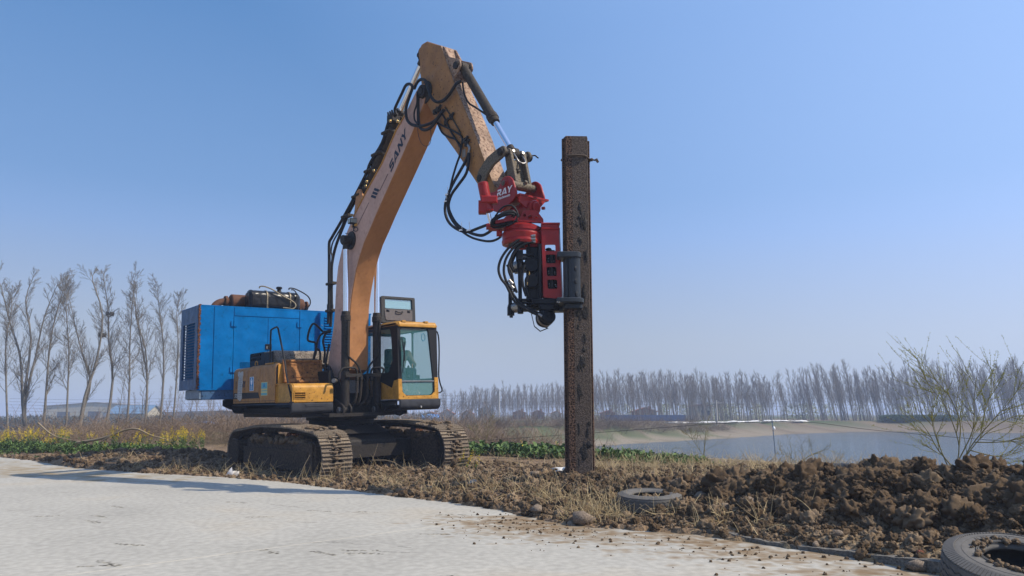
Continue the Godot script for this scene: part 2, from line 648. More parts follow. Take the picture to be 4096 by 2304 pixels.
func shoe_mesh(seed_: int) -> ArrayMesh:
	var mb := MB.new()
	rng.seed = seed_
	for s in [-1, 1]:
		mb.box(Vector3(0, 0.012, s * 0.2), Vector3(0.198, 0.024, 0.2))
		mb.box(Vector3(-0.072, 0.012, s * 0.06), Vector3(0.054, 0.024, 0.08))
		mb.box(Vector3(0.076, 0.012, s * 0.06), Vector3(0.046, 0.024, 0.08))
		for b in 2:
			mb.cyl(Vector3(-0.03 + b * 0.06, 0.022, s * 0.125), Vector3(-0.03 + b * 0.06, 0.042, s * 0.125), 0.016, 6)
	mb.box(Vector3(0, 0.012, 0), Vector3(0.198, 0.024, 0.04))
	for x in [-0.086, -0.012, 0.07]:
		var h := 0.05 + rng.randf() * 0.008
		mb.prism([Vector2(x - 0.014, 0.02), Vector2(x + 0.014, 0.02), Vector2(x + 0.007, h), Vector2(x - 0.007, h)], -0.3, 0.3, 0.006)
	return mb.mesh()


func build_track(ex: Node3D, z: float, side: float) -> void:
	var holder := MB.new()
	# the chain of links under the shoes: the body of this part
	var path := track_path()
	var total := 0.0
	for i in path.size():
		total += path[i].distance_to(path[(i + 1) % path.size()])
	var count := 54
	var step := total / count
	var places := []
	var seg := 0
	var at := 0.0
	for k in count:
		var want := k * step
		while at + path[seg].distance_to(path[(seg + 1) % path.size()]) < want:
			at += path[seg].distance_to(path[(seg + 1) % path.size()])
			seg += 1
		var a: Vector2 = path[seg]
		var b: Vector2 = path[(seg + 1) % path.size()]
		var d := (b - a).normalized()
		places.append([a + d * (want - at), d])
	for q in places:
		var d: Vector2 = q[1]
		var o := Vector2(d.y, -d.x)
		for s in [-1, 1]:
			holder.xf = Transform3D(Basis(Vector3(d.x, d.y, 0), Vector3(o.x, o.y, 0), Vector3(0, 0, -1)), Vector3(q[0].x, q[0].y, z + s * 0.085) - Vector3(o.x, o.y, 0) * 0.05)
			holder.prism(rounded(rect(-0.11, -0.05, 0.11, 0.05), 0.04, 2), -0.02, 0.02, 0.005)
			holder.cyl(Vector3(0.05, 0, -0.03), Vector3(0.05, 0, 0.03), 0.028, 8)
	holder.xf = Transform3D()
	var tr := part(holder, "crawler_track", M.greasy, ex)
	var kinds := [shoe_mesh(1), shoe_mesh(2), shoe_mesh(3)]
	for k in count:
		var d: Vector2 = places[k][1]
		var o := Vector2(d.y, -d.x)
		put(kinds[k % 3], "track_shoe", M.shoe if (k * 7) % 5 < 3 else M.shoe_dark, tr, Transform3D(Basis(Vector3(d.x, d.y, 0), Vector3(o.x, o.y, 0), Vector3(0, 0, -1)), Vector3(places[k][0].x, places[k][0].y, z)))
	# dried mud caught on the shoes
	var md := MB.new()
	rng.seed = 40 + int(side)
	for i in 46:
		var x := rng.randf_range(0.5, 2.1) if side < 0 else rng.randf_range(0.9, 2.1)
		var a := rng.randf_range(-0.4, 1.4)
		var p := Vector3(x, 1.04 + rng.randf() * 0.02, z + rng.randf_range(-0.2, 0.26))
		if i % 3 == 0:
			p = Vector3(2.03 + cos(a) * 0.51, 0.5 + sin(a) * 0.51, z + rng.randf_range(-0.12, 0.12))
		var s := rng.randf_range(0.012, 0.035)
		md.lump(p, Vector3(s * 1.6, s, s * 1.6), nz, 0.9, 2, 1.0, p * 9)
	md.lump(Vector3(2.48, 0.33, z + 0.02), Vector3(0.05, 0.1, 0.1), nz, 0.8, 4, 1.4, Vector3(3, z, 1))
	part(md, "mud_cake", M.mud, tr)


func build_side_frame(ex: Node3D, z: float, side: float) -> void:
	var mb := MB.new()
	mb.prism(rounded([Vector2(-1.62, 0.24), Vector2(1.45, 0.24), Vector2(1.5, 0.66), Vector2(0.5, 0.8), Vector2(-1.5, 0.78)], 0.05, 2), z - 0.2, z + 0.2, 0.015)
	# sloping cover plates and the outer cheek with a long slot
	var outer := rounded(rect(-1.55, 0.25, 1.42, 0.62), 0.03, 2)
	var slot := rounded(rect(-0.03, 0.36, 0.03, 0.5), 0.028, 3)
	var a := z + side * 0.2
	mb.plate(outer, [slot], minf(a, a + side * 0.07), maxf(a, a + side * 0.07), 0.2)
	var fr := part(mb, "track_frame", M.muddy, ex)
	# soil heaped on the frame under the track
	var h := MB.new()
	rng.seed = 70 + int(side)
	for i in 110:
		var x := rng.randf_range(-1.4, 1.5)
		var s := rng.randf_range(0.03, 0.1)
		h.lump(Vector3(x, 0.76 + rng.randf() * 0.07, z + side * rng.randf_range(-0.05, 0.22)), Vector3(s, s * 0.8, s), nz, 0.8, 2, 1.0, Vector3(x * 5, i, 0))
	part(h, "packed_soil", M.mud, fr)
	var g := MB.new()
	g.prism(rounded([Vector2(1.4, 0.2), Vector2(2.0, 0.16), Vector2(2.1, 0.3), Vector2(2.08, 0.72), Vector2(1.95, 0.82), Vector2(1.4, 0.74)], 0.04, 2), z - 0.23, z + 0.23, 0.012)
	g.plate(rounded(rect(1.36, 0.18, 2.02, 0.78), 0.06, 2), [rect(1.78, 0.5, 1.83, 0.6)], z + side * 0.232, z + side * 0.27, 0.15)
	part(g, "idler_guard", M.muddy, ex)
	var id := MB.new()
	id.cyl(Vector3(2.03, 0.5, z - 0.06), Vector3(2.03, 0.5, z + 0.06), 0.42, 28, 0.02)
	id.cyl(Vector3(2.03, 0.5, z - 0.13), Vector3(2.03, 0.5, z + 0.13), 0.33, 24, 0.02)
	part(id, "idler_wheel", M.greasy, ex)
	var sp := MB.new()
	var teeth := []
	for i in 42:
		teeth.append(Vector2(-2.06, 0.48) + Vector2.from_angle(TAU * i / 42) * (0.4 if i % 2 else 0.34))
	sp.prism(teeth, z - 0.035, z + 0.035, 0.005)
	sp.cyl(Vector3(-2.06, 0.48, z - 0.26), Vector3(-2.06, 0.48, z + 0.3), 0.27, 28, 0.02)
	sp.cyl(Vector3(-2.06, 0.48, z + side * 0.29), Vector3(-2.06, 0.48, z + side * 0.325), 0.31, 28, 0.015)
	for i in 12:
		var q := Vector2.from_angle(TAU * i / 12) * 0.26
		sp.cyl(Vector3(-2.06 + q.x, 0.48 + q.y, z + side * 0.32), Vector3(-2.06 + q.x, 0.48 + q.y, z + side * 0.335), 0.016, 6)
	part(sp, "drive_sprocket", M.muddy, ex)
	for i in 8:
		var r := MB.new()
		var x := -1.5 + i * 0.42
		r.turned(Vector3(x, 0.17, z - 0.2), Vector3(x, 0.17, z + 0.2), [Vector2(0, 0), Vector2(0.05, 0), Vector2(0.05, 0.05), Vector2(0.11, 0.06), Vector2(0.11, 0.1), Vector2(0.085, 0.11), Vector2(0.085, 0.29), Vector2(0.11, 0.3), Vector2(0.11, 0.34), Vector2(0.05, 0.35), Vector2(0.05, 0.4), Vector2(0, 0.4)], 14)
		part(r, "track_roller", M.greasy, ex)
	for x in [-0.62, 0.55]:
		var r := MB.new()
		r.turned(Vector3(x, 0.87, z - 0.12), Vector3(x, 0.87, z + side * 0.16 + 0.0), [Vector2(0, 0), Vector2(0.07, 0), Vector2(0.085, 0.02), Vector2(0.085, 0.22), Vector2(0.07, 0.26), Vector2(0.03, 0.28), Vector2(0, 0.28)], 16)
		r.box(Vector3(x, 0.77, z), Vector3(0.1, 0.16, 0.08), 0.01)
		part(r, "carrier_roller", M.rust if x > 0 else M.muddy, ex)


func cylinder(ex: Node3D, a: Vector3, b: Vector3, gland: float, r: float, rod: float, called: String, m: Material, pin_axis := Vector3(0, 0, 1)) -> void:
	var d := (b - a).normalized()
	var g := a + d * gland
	var mb := MB.new()
	mb.turned(a + d * 0.05, g, [Vector2(0, 0), Vector2(r * 0.9, 0), Vector2(r, 0.03), Vector2(r, gland - 0.32), Vector2(r * 1.04, gland - 0.31), Vector2(r * 1.04, gland - 0.25), Vector2(r * 1.2, gland - 0.24), Vector2(r * 1.2, gland - 0.14), Vector2(r * 1.05, gland - 0.13), Vector2(r * 0.95, gland - 0.05), Vector2(rod, gland - 0.05)], 26)
	for i in 10:
		var o := mb.along(a, b)
		var q := o * Vector3(cos(TAU * i / 10) * r * 1.1, gland - 0.14, sin(TAU * i / 10) * r * 1.1)
		mb.cyl(q, q + d * 0.02, 0.012, 6, 0.002)
	mb.cyl(a - pin_axis * r * 0.9, a + pin_axis * r * 0.9, r * 1.05, 20, 0.01)
	var barrel := part(mb, called, m, ex)
	var rb := MB.new()
	rb.cyl(g - d * 0.06, b - d * rod * 1.5, rod, 22, 0.004)
	part(rb, "piston_rod", M.chrome, barrel)
	var eye := MB.new()
	eye.cyl(b - pin_axis * r * 0.85, b + pin_axis * r * 0.85, rod * 1.75, 20, 0.01)
	eye.cyl(b - d * rod * 3.2, b - d * rod, rod * 1.25, 16, 0.01)
	part(eye, "rod_eye", m, barrel)


func letters(mb: MB, o: Vector3, ux: Vector3, uy: Vector3, text: String, h: float, lift: Vector3, slant := 0.0, gap := 0.16) -> float:
	# heavy block letters from strokes; ux along the line, uy up the letter
	var pen := {
		"S": [[[0, 0], [0.85, 0], [1, 0.12], [1, 0.5], [0.85, 0.62], [0.3, 0.62], [0.3, 0.76], [1, 0.76], [1, 1], [0.15, 1], [0, 0.88], [0, 0.52], [0.15, 0.4], [0.7, 0.4], [0.7, 0.24], [0, 0.24]]],
		"A": [[[0, 0], [0.28, 0], [0.62, 0.74], [0.8, 0.28], [0.42, 0.28], [0.34, 0.1], [1.0, 0.1], [1.0, 0], [1.3, 0], [0.82, 1], [0.5, 1]]],
		"N": [[[0, 0], [0.28, 0], [0.28, 0.62], [0.8, 0], [1.05, 0], [1.05, 1], [0.78, 1], [0.78, 0.38], [0.26, 1], [0, 1]]],
		"Y": [[[0.4, 0], [0.68, 0], [0.68, 0.4], [1.15, 1], [0.82, 1], [0.54, 0.62], [0.28, 1], [-0.05, 1], [0.4, 0.4]]],
		"R": [[[0, 0], [0.28, 0], [0.28, 0.34], [0.45, 0.34], [0.75, 0], [1.08, 0], [0.75, 0.38], [0.98, 0.5], [0.98, 0.88], [0.82, 1], [0, 1], [0, 0.74], [0.7, 0.74], [0.7, 0.56], [0, 0.56]]],
	}
	var x := 0.0
	for ch in text:
		var wide := 0.0
		for poly in pen[ch]:
			var q := PackedVector2Array()
			for p in poly:
				wide = maxf(wide, p[0])
				q.append(Vector2(x + (p[0] + p[1] * slant) * h, p[1] * h))
			q = MB.ccw(q)
			var t := Geometry2D.triangulate_polygon(q)
			for i in range(0, t.size(), 3):
				var v3 := []
				for j in 3:
					v3.append(o + lift + ux * q[t[i + j]].x + uy * q[t[i + j]].y)
				if (v3[1] - v3[0]).cross(v3[2] - v3[0]).dot(lift) < 0:
					v3.reverse()
				mb.tri(v3[0], v3[1], v3[2])
		x += (wide + gap) * h
	return x


func words(text: String, size: float, wide := 1.0, slant := 0.0) -> ArrayMesh:
	var t := TextMesh.new()
	var f := SystemFont.new()
	f.font_names = ["Droid Sans"]
	f.font_weight = 700
	t.font = f
	t.text = text
	t.font_size = 32
	t.pixel_size = size / 32.0
	t.depth = 0.004
	t.curve_step = 2.0
	var st := SurfaceTool.new()
	st.append_from(t, 0, Transform3D(Basis(Vector3(wide, 0, 0), Vector3(slant, 1, 0), Vector3(0, 0, 1)), Vector3.ZERO))
	return st.commit()


func excavator() -> Node3D:
	var ex := machine_thing("crawler_excavator", "orange crawler excavator holding a red pile driver, raised boom lettered SANY", "excavator", Vector3.ZERO)
	var mb: MB
	for s in [1.0, -1.0]:
		build_track(ex, 1.323 * s, s)
		build_side_frame(ex, 1.323 * s, s)
	# between the tracks
	mb = MB.new()
	mb.prism(rounded([Vector2(-1.05, 0.42), Vector2(1.05, 0.42), Vector2(1.05, 0.74), Vector2(0.72, 0.9), Vector2(-0.72, 0.9), Vector2(-1.05, 0.74)], 0.04, 2), -0.75, 0.75, 0.02)
	for s in [-1, 1]:
		for x in [-0.8, 0.8]:
			mb.prism(rounded(rect(x - 0.24, 0.36, x + 0.24, 0.72), 0.04, 2), s * 0.7, s * 1.2, 0.02)
	mb.box(Vector3(1.06, 0.52, 0), Vector3(0.06, 0.26, 1.9), 0.01)
	part(mb, "centre_frame", M.greasy, ex)
	mb = MB.new()
	mb.turned(Vector3(0, 0.88, 0), Vector3(0, 1.24, 0), [Vector2(0, 0), Vector2(1.0, 0), Vector2(0.78, 0.16), Vector2(0.7, 0.17), Vector2(0.7, 0.27), Vector2(0.76, 0.28), Vector2(0.76, 0.36), Vector2(0, 0.36)], 40)
	for i in 36:
		var q := Vector2.from_angle(TAU * i / 36) * 0.74
		mb.cyl(Vector3(q.x, 1.04, q.y), Vector3(q.x, 1.07, q.y), 0.018, 6)
	part(mb, "swing_bearing", M.greasy, ex)
	mb = MB.new()
	mb.box(Vector3(-0.95, 1.34, 0), Vector3(3.3, 0.2, 2.5), 0.02)
	mb.box(Vector3(0.35, 1.27, 0), Vector3(1.4, 0.07, 1.6), 0.01)
	for s in [-1, 1]:
		mb.prism(rounded([Vector2(-0.5, 1.4), Vector2(1.02, 1.2), Vector2(1.08, 1.42), Vector2(0.8, 1.62), Vector2(0.42, 2.05), Vector2(0.1, 2.1), Vector2(-0.3, 1.9)], 0.05, 2), s * 0.31 - 0.02, s * 0.31 + 0.02, 0.006)
		mb.prism(rounded([Vector2(0.3, 1.25), Vector2(1.05, 1.22), Vector2(1.06, 1.45), Vector2(0.7, 1.6), Vector2(0.3, 1.6)], 0.04, 2), s * 0.47 - 0.02, s * 0.47 + 0.02, 0.006)
	part(mb, "revolving_frame", M.greasy, ex)
	mb = MB.new()
	for s in [-1, 1]:
		mb.cyl(Vector3(0.9, 1.36, s * 0.28), Vector3(0.9, 1.36, s * 0.54), 0.075, 18, 0.01)
	part(mb, "boom_cylinder_pin", M.dull_steel, ex)
	# inner clutter behind the cylinders: tank side, valve block
	box_part(Vector3(-0.2, 1.5, 0.5), Vector3(0.5, 2.2, 0.56), 0.01, "tank_wall", M.black_paint, ex)
	box_part(Vector3(0.28, 1.72, -0.16), Vector3(0.5, 2.0, 0.12), 0.01, "pale_plate", M.stone_grey, ex)
	# right side: skirt, three doors, tool box
	mb = MB.new()
	mb.prism(rounded([Vector2(-2.7, 1.53), Vector2(-2.7, 1.44), Vector2(-2.58, 1.33), Vector2(0.72, 1.3), Vector2(0.8, 1.36), Vector2(0.8, 1.53)], [0.01, 0.05, 0.1, 0.08, 0.04, 0.01], 3), 0.58, 1.5, 0.02)
	part(mb, "side_skirt", M.skirt, ex)
	box_part(Vector3(0.795, 1.46, 0.75), Vector3(0.812, 1.5, 1.2), 0.004, "step_plate", M.skirt, ex)
	var xs := [-2.68, -1.685, -0.995, -0.115]
	for i in 3:
		mb = MB.new()
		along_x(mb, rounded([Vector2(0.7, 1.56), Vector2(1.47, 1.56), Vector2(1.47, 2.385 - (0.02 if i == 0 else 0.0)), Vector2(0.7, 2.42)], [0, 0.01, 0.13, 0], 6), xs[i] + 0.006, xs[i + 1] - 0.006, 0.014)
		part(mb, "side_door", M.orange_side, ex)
	box_part(Vector3(-2.66, 1.55, 0.72), Vector3(-0.13, 2.3, 1.45), 0.0, "engine_bay", M.black_paint, ex)
	mb = MB.new()
	for i in 3:
		mb.box(Vector3((xs[i] + xs[i + 1]) / 2, 1.6, 1.474), Vector3(xs[i + 1] - xs[i] - 0.03, 0.008, 0.006))
	part(mb, "door_seam", M.black_paint, ex)
	mb = MB.new()
	var profile := rounded([Vector2(-0.105, 1.545), Vector2(0.785, 1.545), Vector2(0.785, 1.93), Vector2(-0.105, 1.945)], [0.005, 0.01, 0.13, 0.005], 6)
	mb.prism(profile, 0.585, 1.19)
	mb.prism(profile, 1.44, 1.478, 0.012)
	# the vent is cut into the front between those two
	var cut := Geometry2D.clip_polygons(MB.ccw(profile), PackedVector2Array([Vector2(0.66, 1.62), Vector2(0.9, 1.62), Vector2(0.9, 1.75), Vector2(0.66, 1.75)]))
	mb.prism(cut[0], 1.19, 1.44)
	var tb := part(mb, "tool_box", M.orange, ex)
	for i in 4:
		box_part(Vector3(0.765, 1.615 + i * 0.043, 1.19), Vector3(0.795, 1.627 + i * 0.043, 1.44), 0.004, "vent_slat", M.orange, tb)
	for z in [1.196, 1.434]:
		box_part(Vector3(0.786, 1.625, z - 0.008), Vector3(0.799, 1.745, z + 0.008), 0.004, "vent_slat", M.orange, tb)
	# the raised lid behind the tool box, seen from inside
	mb = MB.new()
	var lid := Transform3D(Basis(Vector3(0, 0, 1), Vector3(-0.24, 0.97, 0).normalized(), Vector3(-0.97, -0.24, 0).normalized()), Vector3(0.02, 1.955, 0.88))
	mb.xf = lid
	mb.prism(rounded(rect(-0.44, 0, 0.46, 0.52), 0.06, 3), 0, 0.02, 0.006)
	for q in [rect(-0.43, 0.01, 0.45, 0.06), rect(-0.43, 0.46, 0.45, 0.51), rect(-0.43, 0.06, -0.38, 0.46), rect(0.4, 0.06, 0.45, 0.46), rect(-0.02, 0.12, 0.02, 0.4)]:
		mb.prism(q, -0.03, 0, 0.008)
	for q in [rect(-0.34, 0.12, 0.36, 0.14), rect(-0.34, 0.4, 0.36, 0.42)]:
		mb.prism(q, -0.014, 0, 0.004)
	mb.xf = Transform3D()
	part(mb, "open_lid", M.hatch_inside, ex)
	box_part(Vector3(-0.118, 1.95, 0.75), Vector3(-0.1, 2.36, 1.42), 0.004, "front_bulkhead", M.orange, ex)
	# stickers and lettering on the doors
	sticker_set(ex)
	# engine hood with its pierced end
	mb = MB.new()
	mb.prism(rounded([Vector2(-2.3, 2.36), Vector2(-0.9, 2.36), Vector2(-0.9, 2.71), Vector2(-2.3, 2.71)], [0, 0, 0.08, 0.1], 4), -0.9, 1.2, 0.05)
	mb.box(Vector3(-0.8, 2.45, 0.3), Vector3(0.5, 0.12, 1.7), 0.02)
	var hood := part(mb, "engine_hood", M.hood, ex)
	mb = MB.new()
	var holes := []
	for i in 5:
		for j in 2:
			var x0 := -2.2 + i * 0.13
			holes.append([Vector2(x0, 2.52 + j * 0.09), Vector2(x0 + 0.09, 2.53 + j * 0.09), Vector2(x0 + 0.11, 2.59 + j * 0.09), Vector2(x0 + 0.02, 2.58 + j * 0.09)])
	mb.plate(rounded(rect(-2.28, 2.38, -1.36, 2.7), 0.06, 3), holes, 1.205, 1.235, 0.1)
	mb.box(Vector3(-1.13, 2.53, 1.22), Vector3(0.44, 0.3, 0.03), 0.01)
	part(mb, "hood_grille", M.black_paint, hood)
	# hand rails on the tool box side
	mb = MB.new()
	mb.tube(smooth([Vector3(-0.7, 2.4, 1.36), Vector3(-0.71, 2.8, 1.36), Vector3(-0.7, 3.08, 1.36), Vector3(-0.66, 3.14, 1.36), Vector3(-0.4, 3.17, 1.36), Vector3(-0.31, 3.14, 1.36), Vector3(-0.25, 3.05, 1.36), Vector3(0.16, 2.42, 1.39), Vector3(0.3, 2.16, 1.41), Vector3(0.66, 1.72, 1.46), Vector3(0.735, 1.64, 1.47), Vector3(0.74, 1.54, 1.47)], 3), 0.02, 8)
	mb.tube([Vector3(-0.7, 2.5, 1.36), Vector3(-0.64, 2.42, 1.36), Vector3(-0.45, 2.39, 1.36)], 0.018, 7)
	mb.box(Vector3(0.74, 1.55, 1.47), Vector3(0.1, 0.03, 0.06), 0.006)
	part(mb, "hand_rail", M.black_paint, ex)
	mb = MB.new()
	mb.tube(smooth([Vector3(-1.75, 2.41, 1.3), Vector3(-1.75, 2.47, 1.3), Vector3(-1.68, 2.5, 1.3), Vector3(-1.61, 2.47, 1.3), Vector3(-1.61, 2.41, 1.3)], 3), 0.013, 7)
	part(mb, "lifting_eye", M.orange, ex)
	box_part(Vector3(-0.86, 2.385, 1.26), Vector3(-0.45, 2.412, 1.42), 0.006, "rail_foot", M.orange, ex)
	# pipes standing by the boom foot
	for q in [[[905, 445], [915, 390], [935, 345], [955, 335], [990, 365], [1020, 385], [1060, 378]], [[905, 445], [930, 455], [955, 458], [962, 510], [942, 580]], [[965, 520], [975, 450], [1000, 400], [1060, 395]], [[985, 580], [985, 520], [975, 500], [955, 520]], [[1010, 590], [1022, 480], [1012, 430], [1040, 390]], [[1030, 600], [1045, 520], [1020, 470]]]:
		pass
	for q in [
		[Vector3(-0.25, 2.446, 0.579), Vector3(-0.25, 2.656, 0.506), Vector3(-0.25, 2.834, 0.522), Vector3(-0.25, 2.864, 0.619), Vector3(-0.25, 2.903, 0.704), Vector3(-0.25, 3.072, 0.683), Vector3(-0.25, 3.22, 0.623), Vector3(-0.25, 3.262, 0.548), Vector3(-0.25, 3.171, 0.432), Vector3(-0.25, 3.093, 0.327), Vector3(-0.25, 3.135, 0.162)],
		[Vector3(-0.2, 2.588, 0.535), Vector3(-0.2, 2.782, 0.52), Vector3(-0.2, 2.978, 0.453), Vector3(-0.2, 3.062, 0.35), Vector3(-0.2, 3.084, 0.192)],
		[Vector3(-0.1, 2.439, 0.476), Vector3(-0.1, 2.615, 0.478), Vector3(-0.1, 2.694, 0.53), Vector3(-0.1, 2.629, 0.598), Vector3(-0.1, 2.437, 0.63)],
		[Vector3(-0.1, 2.392, 0.39), Vector3(-0.1, 2.649, 0.368), Vector3(-0.1, 2.874, 0.412), Vector3(-0.1, 3.038, 0.344), Vector3(-0.1, 3.091, 0.233)],
		[Vector3(0.1, 1.971, 0.529), Vector3(0.1, 2.223, 0.464), Vector3(0.1, 2.508, 0.416), Vector3(0.1, 2.797, 0.36)]]:
		tube_part(q, 0.024, "hydraulic_pipe", M.rubber, ex)
	tube_part([Vector3(0.1, 2.2, 0.42), Vector3(0.2, 2.28, 0.42), Vector3(0.38, 2.1, 0.43), Vector3(0.45, 1.9, 0.44), Vector3(0.5, 1.7, 0.46)], 0.05, "thick_hose", M.black_paint, ex)
	mb = MB.new()
	mb.cyl(Vector3(0.55, 1.98, 0.42), Vector3(0.62, 1.98, 0.5), 0.05, 14)
	part(mb, "pipe_flange", M.dull_steel, ex)
	build_cab(ex)
	build_boom(ex)
	build_arm(ex)
	build_hoses(ex)
	return ex


func sticker_set(ex: Node3D) -> void:
	# SANY in plain capitals, its first letters under a torn paper strip
	var z := 1.4735
	var t := put(words("SANY", 0.21, 0.92), "lettering", M.dark_print, ex, Transform3D(Basis(), Vector3(-2.12, 1.99, z)))
	box_part(Vector3(-2.52, 1.905, 1.468), Vector3(-2.46, 2.07, z), 0.002, "emblem", M.dark_print, ex)
	box_part(Vector3(-2.505, 1.93, 1.47), Vector3(-2.465, 2.05, z + 0.002), 0.001, "emblem_gap", M.orange_side, ex)
	var mb := MB.new()
	mb.prism(MB.ccw(PackedVector2Array([Vector2(-2.36, 1.66), Vector2(-2.2, 1.61), Vector2(-2.06, 1.68), Vector2(-2.09, 1.84), Vector2(-2.05, 2.02), Vector2(-2.07, 2.14), Vector2(-2.03, 2.2), Vector2(-2.04, 2.285), Vector2(-2.13, 2.29), Vector2(-2.2, 2.25), Vector2(-2.28, 2.295), Vector2(-2.37, 2.27), Vector2(-2.36, 2.19), Vector2(-2.3, 2.17), Vector2(-2.34, 2.05), Vector2(-2.36, 1.86)])), 1.47, 1.4785)
	part(mb, "torn_paper", M.white_worn, ex)
	mb = MB.new()
	for i in 9:
		mb.box(Vector3(-2.2 + 0.02 * sin(i * 2.1), 1.74 + i * 0.05, 1.479), Vector3(0.2, 0.008, 0.003))
	mb.box(Vector3(-2.15, 1.98, 1.479), Vector3(0.012, 0.42, 0.003))
	part(mb, "paper_crease", M.house_grey, ex)
	mb = MB.new()
	mb.prism([Vector2(-2.64, 1.66), Vector2(-1.0, 1.66), Vector2(-1.08, 1.79), Vector2(-2.62, 1.8)], 1.47, 1.4765)
	part(mb, "model_band", M.black_paint, ex)
	put(words("SY305C-9", 0.135, 0.85), "lettering", M.white_worn, ex, Transform3D(Basis(), Vector3(-2.31, 1.73, 1.479)))
	# blue sticker with a white shape and lines of print
	mb = MB.new()
	mb.prism(rounded(rect(-1.6, 1.83, -1.36, 2.14), 0.02, 2), 1.47, 1.4745)
	var s := part(mb, "sticker", M.white_print, ex)
	mb = MB.new()
	mb.prism(rounded(rect(-1.585, 1.84, -1.375, 2.13), 0.015, 2), 1.474, 1.4765)
	part(mb, "sticker_ground", M.blue_print, s)
	mb = MB.new()
	mb.prism([Vector2(-1.54, 2.08), Vector2(-1.52, 1.99), Vector2(-1.48, 1.94), Vector2(-1.44, 1.99), Vector2(-1.42, 2.08), Vector2(-1.45, 2.05), Vector2(-1.48, 2.07), Vector2(-1.51, 2.05)], 1.476, 1.4785)
	mb.prism(circle(Vector2(-1.48, 2.09), 0.025, 10), 1.476, 1.4785)
	for i in 5:
		mb.box(Vector3(-1.48, 1.93 - i * 0.017, 1.4775), Vector3(0.1 + 0.03 * (i % 2), 0.006, 0.002))
	part(mb, "sticker_print", M.white_print, s)
	mb = MB.new()
	mb.prism(rounded(rect(-0.9, 1.71, -0.55, 2.0), 0.01, 2), 1.47, 1.4745)
	s = part(mb, "sticker", M.yellow_print, ex)
	mb = MB.new()
	mb.prism(rect(-0.89, 1.86, -0.56, 1.99), 1.474, 1.4765)
	mb.prism(rect(-0.89, 1.72, -0.56, 1.77), 1.474, 1.4765)
	for i in 6:
		mb.box(Vector3(-0.84 + i * 0.05, 1.815, 1.4755), Vector3(0.03, 0.03, 0.002))
	part(mb, "sticker_ground", M.cyan_print, s)
	mb = MB.new()
	mb.prism([Vector2(-0.725, 1.99), Vector2(-0.79, 1.9), Vector2(-0.66, 1.9)], 1.476, 1.4785)
	part(mb, "sticker_print", M.blue_print, s)


